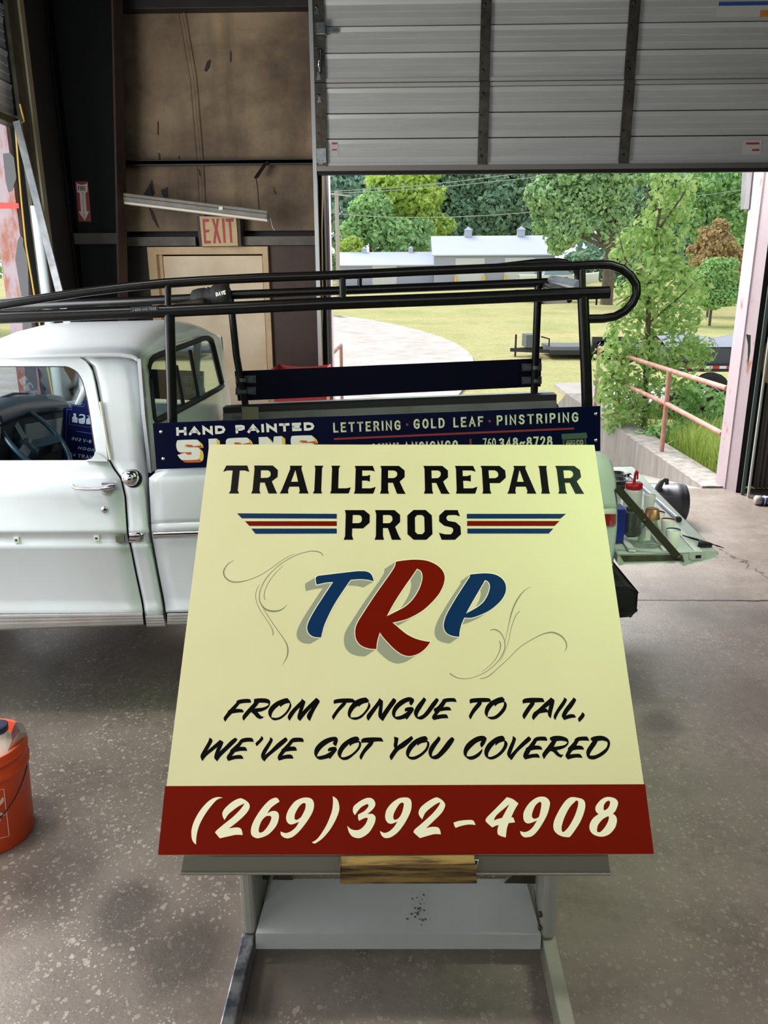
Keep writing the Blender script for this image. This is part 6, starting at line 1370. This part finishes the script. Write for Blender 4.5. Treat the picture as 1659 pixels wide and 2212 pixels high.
# retaining wall along the ramp, and its pipe railing
M['wall_conc'] = mk('streaked_concrete', (168, 162, 156), 0.8, c2=(124, 118, 112), scale=3.2, amt=.8, bump=.3, bscale=30, stretch=(3, 3, .5))
rw = MB(); rw.hexa([(wallx(WYn), WYn, -1.3), (wallx(WYn) + .32, WYn, -1.3), (wallx(17) + .32, 17, -1.3), (wallx(17), 17, -1.3), (wallx(WYn), WYn, 0), (wallx(WYn) + .32, WYn, 0), (wallx(13.6) + .32, 13.6, 0), (wallx(13.6), 13.6, 0)])
rw.cur = 1; rw.hexa([(wallx(WYn), WYn, .001), (wallx(WYn) + .32, WYn, .001), (wallx(13.6) + .32, 13.6, .001), (wallx(13.6), 13.6, .001), (wallx(WYn), WYn, .012), (wallx(WYn) + .32, WYn, .012), (wallx(13.6) + .32, 13.6, .012), (wallx(13.6), 13.6, .012)])
struct(rw.build('wall_ramp_right', [M['wall_conc'], mk('rough_cap', (176, 170, 164), 0.85, c2=(128, 122, 116), scale=9, bump=.5, bscale=60)], loc=(3.4, 10, 0)))
struct(MB().hexa([(-1.05, 7.12, -1.3), (-.76, 7.12, -1.3), (-.76, 12.5, -1.3), (-1.05, 12.5, -1.3), (-1.05, 7.12, 0), (-.76, 7.12, 0), (-.76, 12.5, 0), (-1.05, 12.5, 0)]).build('wall_ramp_left', M['wall_conc']))
M['rail'] = mk('rusty_pink_pipe', (204, 158, 146), 0.55, c2=(168, 108, 92), scale=7, amt=.6)
pb = PZ(1429, 975, .012); rlo = pb.x - wallx(pb.y); rlx = lambda Y: wallx(Y) + rlo
Yp = pb.y; zpt = PY(1437, 800, Yp).z; zpm = PY(1434, 872, Yp).z
Y2 = PX(1300, 735, rlx(11.5)).y
Y2 = PZ(1338, 912, .012).y
rg = thing('pipe_railing', (rlx(Yp), Yp, 0), 'rusty pink pipe railing on the concrete wall, half covered by the leafy sapling', 'railing')
far = PY(1301, 733, Y2 + 1.0)
MB().tube([tuple(PY(1570, 839, pr[0].y + .06)), (rlx(Yp), Yp, zpt), (rlx(Y2), Y2, zpt), (rlx(Y2 + 1.3), Y2 + 1.3, zpt)], .026, 10).build('top_rail', M['rail'], rg)
MB().tube([tuple(PY(1560, 937, pr[0].y + .06)), (rlx(Yp), Yp, zpm), (rlx(Y2), Y2, zpm), (rlx(Y2 + 1.3), Y2 + 1.3, zpm)], .026, 10).build('middle_rail', M['rail'], rg)
for Y in (Yp, Y2, Y2 + 1.3):
    MB().tube([(rlx(Y), Y, .0), (rlx(Y), Y, zpt)], .026, 10).build('post', M['rail'], rg)
lr = thing('pipe_railing', (-.9, 9, 0), 'rusty pink pipe railing seen low beside the gravel drive, left of the ramp', 'railing')
a0 = PX(737, 740, -.9)
za, zm_ = PX(738, 744, -.9).z, PX(738, 744, -.9).z - .40
Yq = PX(737, 770, -.9).y
MB().tube([(-.9, 7.4, za), (-.9, Yq, za)], .024, 8).build('top_rail', M['rail'], lr); MB().tube([(-.9, 7.4, zm_), (-.9, Yq, zm_)], .024, 8).build('middle_rail', M['rail'], lr)
for Y in (7.4, (7.4 + Yq) / 2, Yq): MB().tube([(-.9, Y, -.0), (-.9, Y, za)], .024, 8).build('post', M['rail'], lr)

# ------------------------------------------------------------------ trees and shrubs
def leafquads(mb, blobs, n, size, rnd, flat=.0, oval=False):
    tot = sum(b[3] * b[4] * b[5] ** .5 for b in blobs)
    vs, fs = [], []; k = 0
    for (x, y, z, rx, ry, rz) in blobs:
        for _ in range(int(n * rx * ry * rz ** .5 / tot) if False else int(n * (rx * rz) / sum(b[3] * b[5] for b in blobs))):
            while True:
                a, b, c = rnd.uniform(-1, 1), rnd.uniform(-1, 1), rnd.uniform(-1, 1); r2 = a * a + b * b + c * c
                if .2 < r2 < rnd.uniform(.7, 1.7): break
            p = Vector((x + a * rx, y + b * ry, z + c * rz)); s = size * rnd.uniform(.6, 1.35)
            nrm = Vector((a + rnd.uniform(-.8, .8), b + rnd.uniform(-.8, .8), c + rnd.uniform(-.4, .9))).normalized()
            u = nrm.orthogonal().normalized(); u = Matrix.Rotation(rnd.uniform(0, 6.28), 3, nrm) @ u; v = nrm.cross(u)
            if oval: q = [p - u * s, p - u * s * .35 + v * s * .42 - nrm * s * .06, p + u * s * .35 + v * s * .36 - nrm * s * .05, p + u * s * 1.05 - nrm * s * .12, p + u * s * .35 - v * s * .36 - nrm * s * .05, p - u * s * .35 - v * s * .42 - nrm * s * .06]
            else: q = [p - u * s, p + v * s * .7 - nrm * s * .15, p + u * s, p - v * s * .7 - nrm * s * .15]
            b0 = len(vs); vs += q; fs.append(list(range(b0, b0 + len(q))))
    return mb.add(vs, fs, False)
M['bark'] = mk('bark', (120, 108, 96), 0.9, c2=(84, 74, 64), scale=6, bump=.5, stretch=(3, 3, .5))
LM = {'dark': leafmat('leaf_dark', (120, 152, 129), (171, 201, 166)), 'mid': leafmat('leaf_mid', (141, 182, 129), (197, 229, 159)), 'lime': leafmat('leaf_lime', (166, 197, 102), (221, 236, 133)),  # distance haze is put into the leaf colours as a paler tone
      'oak': leafmat('leaf_oak', (145, 180, 136), (201, 229, 174)), 'blue': leafmat('leaf_blue', (143, 178, 166), (199, 229, 213)), 'rust': leafmat('leaf_rust', (181, 157, 117), (214, 190, 144)),
      'bush': leafmat('leaf_bush', (133, 177, 113), (192, 225, 155)), 'fresh': leafmat('leaf_fresh', (128, 168, 96), (204, 226, 152), .45)}
def tree(name, label, cat, Y, blobs, mat, n, size, trunk=None, seed=1, group=None, depth=.8):
    """blobs: (x, y, rx, ry) as seen; each stands at distance Y with real depth"""
    rnd = random.Random(seed); B = []; s = Y * .98 / FPX
    for i, (x, y, rx, ry) in enumerate(blobs):
        c = PY(x, y, Y + rnd.uniform(-.3, .3) * rx * s); B.append((c.x, c.y, c.z, rx * s, rx * s * depth, ry * s))
    # sub-clumps give the crown a lumpy outline
    sub = []
    for (x, y, z, rx, ry, rz) in B:
        sub.append((x, y, z, rx * .72, ry * .72, rz * .72))
        for _ in range(18):
            th, ph = rnd.uniform(0, 6.28), rnd.uniform(-1, 1); q = math.sqrt(1 - ph * ph)
            k = rnd.uniform(.14, .36); e = rnd.uniform(.55, .95); sub.append((x + rx * e * q * math.cos(th), y + ry * e * q * math.sin(th), z + rz * e * ph, rx * k, ry * k, rz * k * .8))
    bx_, by_ = B[0][0], B[0][1]
    if trunk: tp = PY(trunk[0], trunk[1], Y); bx_ = tp.x; by_ = tp.y
    gz = T(bx_, by_)
    o = thing(name, (bx_, by_, gz), label, cat, group)
    leafquads(MB(), sub, n, size, rnd).build('crown', LM[mat], o)
    top = max(b[2] for b in B); r = trunk[2] * s if trunk else max(.06, B[0][3] * .05)
    tr_ = MB(); tr_.tube([(bx_, by_, gz - .1), (bx_ + .02 * r, by_, gz + (top - gz) * .4), (bx_ - .3 * r, by_, top)], [r * 1.2, r, r * .4], 10)
    for b in B[:4]: tr_.tube([(bx_, by_, gz + (top - gz) * .45), (b[0], b[1], b[2])], [r * .45, r * .15], 6)
    tr_.build('trunk', M['bark'], o); return o
tree('tree', 'dark bluish tree at the far left of the opening, behind the pole', 'tree', 122, [(725, 450, 70, 100), (770, 395, 70, 60), (690, 380, 60, 80)], 'blue', 8320, 0.42, seed=2)
tree('tree', 'bright yellow-green tree behind the lower white shed', 'tree', 108, [(880, 410, 80, 62), (850, 455, 70, 60), (905, 480, 60, 60)], 'lime', 8320, 0.35, seed=3)
tree('tree', 'mid green tree hanging over the lower shed roof', 'tree', 104, [(800, 475, 62, 66), (860, 510, 66, 48)], 'mid', 7040, 0.34, seed=4)
tree('tree', 'large dark tree right behind the taller white shed', 'tree', 116, [(985, 440, 90, 95), (950, 390, 70, 60), (1030, 470, 80, 70)], 'dark', 11520, 0.37, seed=5)
tree('tree', 'dark tree between tall shed and the old oak', 'tree', 114, [(1105, 420, 85, 90), (1150, 480, 60, 70), (1080, 380, 70, 50)], 'dark', 9600, 0.37, seed=6)
tree('oak_tree', 'old oak with a thick bare trunk spreading over the boat', 'tree', 58, [(1245, 430, 78, 90), (1215, 495, 52, 50), (1300, 385, 90, 60), (1180, 420, 40, 60), (1330, 450, 40, 70)], 'oak', 19200, 0.18, (1317, 560, 11), seed=7)
tree('tree', 'ivy-dark tree right of the oak trunk', 'tree', 66, [(1400, 420, 62, 90), (1420, 520, 66, 70), (1380, 360, 50, 40)], 'dark', 13440, 0.19, seed=8)
tree('tree', 'airy tree with sky showing through at the right of the opening', 'tree', 72, [(1535, 400, 72, 56), (1590, 440, 60, 90), (1500, 460, 50, 60), (1640, 420, 50, 90)], 'mid', 9280, 0.20, seed=9)
tree('tree', 'green backdrop tree behind the sapling and the rusty shrub', 'tree', 80, [(1480, 540, 90, 80), (1580, 540, 90, 80), (1650, 540, 60, 80)], 'dark', 11520, 0.22, seed=10)
tree('shrub', 'rusty brown leafed shrub near the pink jamb', 'shrub', 47, [(1545, 525, 42, 44), (1585, 570, 34, 36), (1520, 560, 36, 40), (1550, 620, 50, 30)], 'rust', 8320, 0.11, seed=11)
tree('shrub', 'big light green bush right of the sapling beside the pink jamb', 'shrub', 41, [(1545, 590, 42, 44), (1575, 620, 44, 32), (1510, 620, 36, 36), (1560, 645, 50, 22), (1515, 645, 40, 20)], 'bush', 11520, 0.09, seed=12)
tree('shrub', 'round lime shrub behind the lower shed, by the pole', 'shrub', 100, [(757, 538, 38, 26)], 'lime', 2880, 0.24, seed=13)
tree('shrub', 'small green shrub left of the utility pole', 'shrub', 98, [(712, 575, 16, 40)], 'mid', 1920, 0.24, seed=14)
tree('shrub', 'dark hedge-like shrub under the oak behind the boat', 'shrub', 88, [(1262, 570, 50, 30), (1330, 580, 46, 40), (1225, 590, 40, 18)], 'dark', 5760, 0.24, seed=15)
tree('tree', 'distant left-hand tree closing the row behind the pole', 'tree', 132, [(640, 430, 90, 130), (560, 440, 90, 130)], 'dark', 8320, 0.45, seed=16)
tree('tree', 'pale tree filling the gap above the lower shed roof', 'tree', 126, [(800, 400, 70, 60), (1040, 390, 100, 60), (1180, 380, 70, 60)], 'blue', 9600, 0.42, seed=17)
tree('tree', 'tree beyond the left doorway, seen past its pink jamb', 'tree', 40, [(-260, 420, 180, 160), (-80, 460, 130, 130)], 'mid', 9600, 0.17, seed=18)

tree('tree', 'tall backdrop tree high behind the taller shed', 'tree', 150, [(960, 330, 150, 110), (1180, 360, 130, 130), (820, 340, 110, 110)], 'dark', 9000, .6, seed=21)
tree('tree', 'tall backdrop tree high behind the oak and sapling', 'tree', 130, [(1400, 350, 150, 120), (1330, 480, 120, 110), (1500, 470, 130, 120)], 'blue', 8000, .55, seed=22)
# the vine-covered sapling by the wall
rnd = random.Random(5)
Ys = 10.6; sp0 = PY(1392, 950, Ys); gz = T(sp0.x + .3, Ys)
sg_ = thing('sapling', (sp0.x, Ys, gz), 'tall bright green leafy sapling growing over the pipe railing', 'sapling')
st0 = MB()
stem = [Vector((sp0.x, Ys, gz - .05)), PY(1392, 880, Ys), PY(1398, 760, Ys), PY(1402, 640, Ys), PY(1412, 540, Ys), PY(1425, 460, Ys), PY(1440, 390, Ys)]
st0.tube(stem, [.045, .042, .038, .032, .026, .018, .006], 8)
for a, b, c in (((1398, 760), (1330, 800), (1300, 840)), ((1400, 700), (1470, 640), (1510, 600)), ((1404, 620), (1350, 560), (1335, 500)), ((1420, 500), (1470, 430), (1500, 380)), ((1396, 800), (1470, 780), (1530, 790)), ((1395, 880), (1420, 860), (1450, 900)), ((1402, 650), (1360, 640), (1330, 660)), ((1425, 460), (1400, 420), (1395, 400))):
    st0.tube([PY(*a, Ys), PY(*b, Ys - .1), PY(*c, Ys - .15)], [.02, .012, .004], 6)
tw_ = [(PZ(1338, 965, 0), ), ]
st0.build('stem', M['bark'], sg_)
s = Ys * 1.0 / FPX
BL = []
for x, y, rx, ry in ((1440, 395, 30, 34), (1462, 440, 34, 40), (1405, 500, 34, 36), (1440, 520, 40, 50), (1370, 520, 34, 30), (1340, 545, 22, 30), (1400, 590, 40, 46), (1455, 600, 40, 46), (1500, 620, 30, 34), (1370, 640, 40, 46), (1420, 670, 46, 50), (1475, 690, 40, 40), (1350, 720, 40, 50), (1320, 790, 36, 50), (1375, 790, 50, 60), (1430, 760, 46, 46), (1335, 860, 40, 50), (1400, 860, 46, 46), (1490, 770, 40, 36), (1310, 840, 24, 40), (1365, 920, 40, 30), (1330, 910, 26, 30), (1470, 830, 36, 30), (1512, 750, 26, 24), (1415, 440, 20, 26), (1492, 400, 18, 16)):
    c = PY(x, y, Ys + rnd.uniform(-.25, .2)); BL.append((c.x, c.y, c.z, rx * s, .30, ry * s))
leafquads(MB(), BL, 5200, .050, rnd, oval=True).build('leaves', LM['fresh'], sg_)
# weeds by the wall foot
rnd = random.Random(8); wd = thing('weed_clump', (wallx(9.6) + .5, 9.6, T(wallx(9.6) + .8, 9.6)), 'low broad-leaved weeds at the foot of the railing post', 'weeds')
BL = []
for x, y, rx, ry, Y in ((1400, 945, 34, 22, 9.8), (1440, 935, 34, 26, 9.7), (1455, 968, 26, 20, 9.5), (1500, 850, 34, 34, 10.5), (1540, 880, 26, 40, 10.3), (1500, 910, 40, 30, 10.4), (1470, 880, 30, 30, 10.5)):
    c = PY(x, y, Y); BL.append((c.x, c.y, c.z, rx * s * .9, .2, ry * s * .9))
leafquads(MB(), BL, 900, .05, rnd, oval=True).build('leaves', LM['bush'], wd)
wst = MB()
for b in BL: wst.tube([(b[0], b[1], T(b[0], b[1]) - .02), (b[0] + .03, b[1], b[2])], [.008, .003], 5)
wst.build('stems', M['bark'], wd)
# tall grass behind the wall
gb = MB(); rnd = random.Random(11); vs, fs = [], []
for i in range(5200):
    Y = rnd.uniform(7.5, 10.6); X = wallx(Y) + .46 + rnd.random() ** 1.2 * 1.6; z = T(X, Y); h = rnd.uniform(.22, .52) * (1.15 if Y < 9 else .8)
    a = rnd.uniform(0, 6.28); ln_ = rnd.uniform(.05, .22); dx_, dy_ = math.cos(a) * ln_, math.sin(a) * ln_; wdt = rnd.uniform(.003, .006); px_, py_ = -math.sin(a) * wdt, math.cos(a) * wdt
    b0 = len(vs); vs += [(X - px_, Y - py_, z), (X + px_, Y + py_, z), (X + dx_ * .4 + px_, Y + dy_ * .4 + py_, z + h * .65), (X + dx_ * .4 - px_, Y + dy_ * .4 - py_, z + h * .65), (X + dx_, Y + dy_, z + h)]
    fs += [[b0, b0 + 1, b0 + 2, b0 + 3], [b0 + 3, b0 + 2, b0 + 4]]
gb.add(vs, fs); g = gb.build('tall_grass', leafmat('leaf_grass', (142, 176, 78), (206, 214, 132), .4)); tag(g, 'tall light green grass behind the concrete wall by the pink jamb', 'grass'); g['kind'] = 'stuff'

# ------------------------------------------------------------------ sheds, pole, wires
M['roof_w'] = mk('white_metal_roof', (200, 204, 220), 0.5); M['shed_w'] = mk('grey_shed_siding', (166, 168, 188), 0.6); M['shed_door'] = mk('shed_door_white', (214, 214, 216), 0.5); M['yellow'] = mk('yellow_post', (236, 196, 60), 0.5)
def shed(label, xl, xr, yr, ye, Y, dep, doors, cup_, skew):
    zb_ = T(0, Y) - .1; a = PY(xl, ye, Y); b = PY(xr, ye, Y); zr_ = PY(xl, yr, Y + dep / 2).z
    o = thing('shed', ((a.x + b.x) / 2, Y, zb_), label, 'shed')
    MB().box(a.x, b.x, Y, Y + dep, zb_, a.z).build('walls', M['shed_w'], o)
    q = MB(); e = .25
    q.hexa([(a.x - e, Y - e, a.z - .06), (b.x + e, Y - e, a.z - .06), (b.x + e, Y + dep / 2, zr_ - .06), (a.x - e, Y + dep / 2, zr_ - .06), (a.x - e, Y - e, a.z + .06), (b.x + e, Y - e, a.z + .06), (b.x + e, Y + dep / 2, zr_ + .06), (a.x - e, Y + dep / 2, zr_ + .06)])
    q.hexa([(a.x - e, Y + dep / 2, zr_ - .06), (b.x + e, Y + dep / 2, zr_ - .06), (b.x + e, Y + dep + e, a.z - .06), (a.x - e, Y + dep + e, a.z - .06), (a.x - e, Y + dep / 2, zr_ + .06), (b.x + e, Y + dep / 2, zr_ + .06), (b.x + e, Y + dep + e, a.z + .06), (a.x - e, Y + dep + e, a.z + .06)])
    for s_ in (a.x, b.x): q.fill([(s_, Y, a.z), (s_, Y + dep, a.z), (s_, Y + dep / 2, zr_)], vec=(.02, 0, 0))
    q.build('roof', M['roof_w'], o)
    for x0, x1, yt, post in doors:
        p = PY(x0, yt, Y - .05); r = PY(x1, yt, Y - .05); d_ = MB().box(p.x, r.x, Y - .06, Y - .005, zb_, p.z).build('shed_door', M['shed_door'], o)
        fm = MB(); fm.box(p.x - .16, p.x - .005, Y - .08, Y - .005, zb_, p.z + .14); fm.box(r.x + .005, r.x + .16, Y - .08, Y - .005, zb_, p.z + .14); fm.box(p.x - .005, r.x + .005, Y - .08, Y - .005, p.z + .002, p.z + .14); fm.build('door_frame', M['shed_door'], d_)
        if post:
            for xx in (p.x - .12, r.x + .12): MB().tube([(xx, Y - .5, zb_), (xx, Y - .5, zb_ + 1.25)], .16, 8).build('bollard', M['yellow'], o)
    for x, y0, y1, wd in cup_:
        c = PY(x, y0, Y + dep / 2); t = PY(x, y1, Y + dep / 2); h = wd * Y / FPX / 2; cpm = MB()
        cpm.box(c.x - h, c.x + h, Y + dep / 2 - h, Y + dep / 2 + h, zr_ - .1, c.z + (t.z - c.z) * .55)
        zz_ = c.z + (t.z - c.z) * .55; k = h * 1.25; cy = Y + dep / 2
        cpm.add([(c.x - k, cy - k, zz_ + .01), (c.x + k, cy - k, zz_ + .01), (c.x + k, cy + k, zz_ + .01), (c.x - k, cy + k, zz_ + .01), (c.x, cy, t.z)], [[0, 1, 4], [1, 2, 4], [2, 3, 4], [3, 0, 4], [3, 2, 1, 0]])
        cpm.build('cupola', mk('cupola', (186, 190, 208), 0.5) if 'cupola' not in bpy.data.materials else bpy.data.materials['cupola'], o)
shed('taller white-roofed grey shed with two cupolas and yellow door bollards', 938, 1199, 511, 552, 92, 9, [(987, 1044, 561, True), (1094, 1153, 560, True)], [(1011, 509, 489, 15), (1125, 508, 488, 15)], 0)
shed('lower white-roofed grey shed joined to the left of the taller one', 731, 936, 546, 574, 93.5, 8, [(807, 854, 577, False)], [(787, 546, 532, 10), (887, 545, 531, 10)], 0)
Yp_ = 70; u0 = PY(727, 420, Yp_); po = thing('utility_pole', (u0.x, Yp_, T(u0.x, Yp_)), 'pale wooden utility pole with a crossarm at the left of the opening', 'utility pole')
MB().tube([(u0.x, Yp_, T(u0.x, Yp_) - .2), (u0.x, Yp_, u0.z + .3)], .17, 10).build('pole', mk('grey_pole', (190, 176, 170), 0.8), po)
a_ = PY(712, 419, Yp_); b_ = PY(757, 424, Yp_); MB().beam(a_ + Vector((0, -.2, 0)), b_ + Vector((0, -.2, 0)), .1, .12).build('crossarm', mk('grey_arm', (196, 190, 188), 0.8), po)
for i, (lb, pts) in enumerate((('overhead wire running from the crossarm up over the sheds', [(690, 414), (757, 411), (900, 401), (1050, 384), (1200, 364)]), ('second overhead wire, just under the top wire left of the sheds', [(690, 418), (757, 416), (900, 408), (1050, 394), (1200, 378)]), ('long sagging overhead wire crossing the whole opening below the others', [(690, 456), (780, 466), (900, 470), (1040, 466), (1160, 457), (1300, 443), (1450, 430), (1620, 408)]), ('short low wire beside the utility pole', [(690, 505), (727, 508), (790, 516)]))):
    q = [PY(x, y, Yp_ - .14) for x, y in pts]; q = [Vector(p) for p in catmull([tuple(p) for p in q], [False] * len(q), False, 6)]
    tag(MB().tube(q, .028, 6).build('overhead_wire', mk('wire_grey', (176, 184, 184), 0.6) if i == 0 else bpy.data.materials['wire_grey']), lb, 'wire')

# ------------------------------------------------------------------ trailers and the boat
M['tr_black'] = mk('trailer_black', (40, 40, 44), 0.5); M['tr_grey'] = mk('trailer_deck', (112, 114, 122), 0.6)
Yt = 27.0; zg = T(6, Yt)
def X_(x, Y, y=750): return PY(x, y, Y).x
ft = thing('flatbed_trailer', (X_(1250, Yt), Yt, zg), 'black flatbed utility trailer on the lawn behind the rack post', 'trailer')
zd0, zd1 = PY(1250, 765, Yt).z, PY(1250, 749, Yt).z
MB().box(X_(1190, Yt), X_(1470, Yt), Yt, Yt + 1.9, zd0, zd1).build('deck', M['tr_grey'], ft); MB().box(X_(1188, Yt), X_(1472, Yt), Yt - .04, Yt - .005, zd0 - .02, PY(1250, 757, Yt).z).build('side_rail', M['tr_black'], ft)
tq = MB(); z_ = (zd0 + zd1) / 2 - .05; x0 = X_(1112, Yt); x1 = X_(1190, Yt)
tq.beam((x0, Yt + .95, z_), (x1, Yt + .25, z_), .09, .12); tq.beam((x0, Yt + .95, z_), (x1, Yt + 1.65, z_), .09, .12); tq.tube([(X_(1122, Yt), Yt + .93, zg), (X_(1122, Yt), Yt + .93, PY(1122, 726, Yt).z)], .035, 8); tq.build('tongue', M['tr_black'], ft)
MB().box(X_(1139, Yt), X_(1166, Yt), Yt + .3, Yt + 1.3, zd1 - .05, PY(1150, 725, Yt).z).build('tool_box', mk('box_grey', (98, 100, 108), 0.5), ft)
tq = MB(); tq.tube([(X_(1188, Yt), Yt + .2, zd1), (X_(1188, Yt), Yt + .2, PY(1188, 733, Yt).z), (X_(1170, Yt), Yt + .2, PY(1170, 728, Yt).z)], .03, 6); tq.build('front_rack', M['tr_black'], ft)
MB().box(X_(1276, Yt), X_(1370, Yt), Yt - .24, Yt - .05, PY(1300, 741, Yt).z, PY(1300, 727, Yt).z).build('fender', M['tr_black'], ft)
for xx in (1296, 1338): MB().lathe([(0, -.1), (.30, -.1), (.35, -.07), (.35, .07), (.30, .1), (0, .1)], (X_(xx, Yt), Yt - .14, zg + .35), (0, 1, 0), 20).build('wheel', M['rubber'], ft)
Yd = 16.5; zg = T(8, Yd)
dt = thing('dump_trailer', (X_(1560, Yd), Yd, zg), 'dark grey tarped dump trailer with red and white reflective tape, beyond the railing', 'trailer')
ztb = PY(1540, 752, Yd).z; zbb = PY(1540, 786, Yd).z
MB().box(X_(1440, Yd), X_(1760, Yd), Yd, Yd + 2.0, zbb, ztb).build('body', mk('dump_grey', (70, 72, 82), 0.55), dt)
tp = MB(); xs_ = [X_(1440 + i * 40, Yd) for i in range(9)]
tp.grid([[Vector((x, Yd + yy_ * 2.0, ztb + .02 + (.30 * math.sin(math.pi * yy_)) * (.7 + .3 * math.sin(i * 1.3)))) for i, x in enumerate(xs_)] for yy_ in (0, .15, .35, .5, .7, .9, 1)]); tp.build('tarp', mk('tarp_grey', (148, 152, 168), 0.35), dt)
MB().box(X_(1440, Yd), X_(1760, Yd), Yd - .05, Yd + 2.05, zbb - .16, zbb - .005).build('frame', M['tr_black'], dt)
for i in range(7):
    x0 = X_(1452 + i * 30, Yd); x1 = X_(1452 + i * 30 + 15, Yd); x2 = X_(1452 + i * 30 + 30, Yd); za_ = PY(1540, 796, Yd).z; zb_2 = PY(1540, 790, Yd).z
    r_ = MB(); r_.cur = 0; r_.box(x0, x1, Yd - .055, Yd - .051, za_, zb_2); r_.cur = 1; r_.box(x1, x2, Yd - .055, Yd - .051, za_, zb_2)
    r_.build('reflector', [bpy.data.materials.get('tape_red') or mk('tape_red', (214, 40, 48), 0.4), bpy.data.materials.get('tape_white') or mk('tape_white', (236, 236, 236), 0.4)], dt)
for xx in (1540, 1620): MB().lathe([(0, -.12), (.3, -.12), (.38, -.08), (.38, .08), (.3, .12), (0, .12)], (X_(xx, Yd), Yd - .10, zg + .38), (0, 1, 0), 20).build('wheel', M['rubber'], dt)
Yc = 13.6; zg = T(5.5, Yc)
ct_ = thing('car_trailer', (X_(1440, Yc), Yc, zg), 'low pale-decked trailer with an orange marker light, behind the sapling', 'trailer')
z0_, z1_ = PY(1440, 884, Yc).z, PY(1440, 868, Yc).z
MB().box(X_(1345, Yc), X_(1660, Yc), Yc, Yc + 1.7, z0_ + .03, z1_).build('deck', mk('pale_deck', (206, 208, 212), 0.5), ct_); MB().box(X_(1345, Yc), X_(1660, Yc), Yc - .04, Yc - .004, z0_, z1_ - .05).build('side_rail', M['tr_black'], ct_)
tq = MB(); tq.beam((X_(1296, Yc), Yc + .8, z0_ + .04), (X_(1345, Yc), Yc + .8, z0_ + .04), .1, .08); tq.tube([(X_(1294, Yc), Yc + .8, zg), (X_(1294, Yc), Yc + .8, PY(1294, 862, Yc).z)], .035, 8); tq.build('tongue', M['tr_black'], ct_)
q = PY(1434, 877, Yc - .05); lab(MB().box(q.x - .05, q.x + .05, q.y - .01, q.y + .004, q.z - .03, q.z + .03).build('marker_light', mk('orange_lens', (246, 120, 30), 0.3), ct_), 'orange marker light')
for xx in (1480, 1560): MB().lathe([(0, -.1), (.24, -.1), (.30, -.07), (.30, .07), (.24, .1), (0, .1)], (X_(xx, Yc), Yc - .16, zg + .30), (0, 1, 0), 20).build('wheel', M['rubber'], ct_)
Yb = 62; zg = T(14, Yb)
bo = thing('motor_boat', (X_(1200, Yb, 600), Yb, zg + .5), 'white motorboat on a trailer parked in front of the taller shed', 'boat')
ax0, ax1 = X_(1118, Yb, 600), X_(1293, Yb, 600); zk, zg_ = PY(1200, 622, Yb).z, PY(1200, 602, Yb).z
hm = MB(); rows = []
for i in range(9):
    t = i / 8; w_2 = 1.1 * (1 - max(0, (t - .45) / .55) ** 2.2) + .02; rise = .45 * max(0, (t - .5) / .5) ** 2; X = ax0 + (ax1 - ax0) * t
    rows.append([Vector((X, Yb + a * w_2, b + rise * c)) for a, b, c in ((-1, zg_ + .25, .35), (-.95, zg_, .5), (-.55, zk + .1, .9), (0, zk, 1.0), (.55, zk + .1, .9), (.95, zg_, .5), (1, zg_ + .25, .35), (0, zg_ + .32, .35), (-1, zg_ + .25, .35))])
hm.grid(rows); hm.build('hull', mk('boat_white', (236, 238, 240), 0.3), bo)
cb = MB(); cxx = (ax0 + ax1) / 2; cb.hexa([(cxx - 1.2, Yb - .7, zg_ + .3), (cxx + 1.0, Yb - .7, zg_ + .3), (cxx + 1.0, Yb + .7, zg_ + .3), (cxx - 1.2, Yb + .7, zg_ + .3), (cxx - 1.0, Yb - .55, zg_ + .75), (cxx + .2, Yb - .55, zg_ + .8), (cxx + .2, Yb + .55, zg_ + .8), (cxx - 1.0, Yb + .55, zg_ + .75)]); cb.build('windscreen', mk('boat_glass', (150, 170, 180), 0.2), bo)
tq = MB(); tq.box(ax0, ax1 + .6, Yb - .9, Yb - .75, zk - .25, zk - .12); tq.box(ax0, ax1 + .6, Yb + .75, Yb + .9, zk - .25, zk - .12); tq.build('trailer_frame', M['tr_black'], bo)
for xx in (1150, 1172): MB().lathe([(0, -.12), (.35, -.12), (.35, .12), (0, .12)], (X_(xx, Yb, 620), Yb - 1.05, T(X_(xx, Yb, 620), Yb) + .35), (0, 1, 0), 16).build('trailer_wheel', M['rubber'], bo)
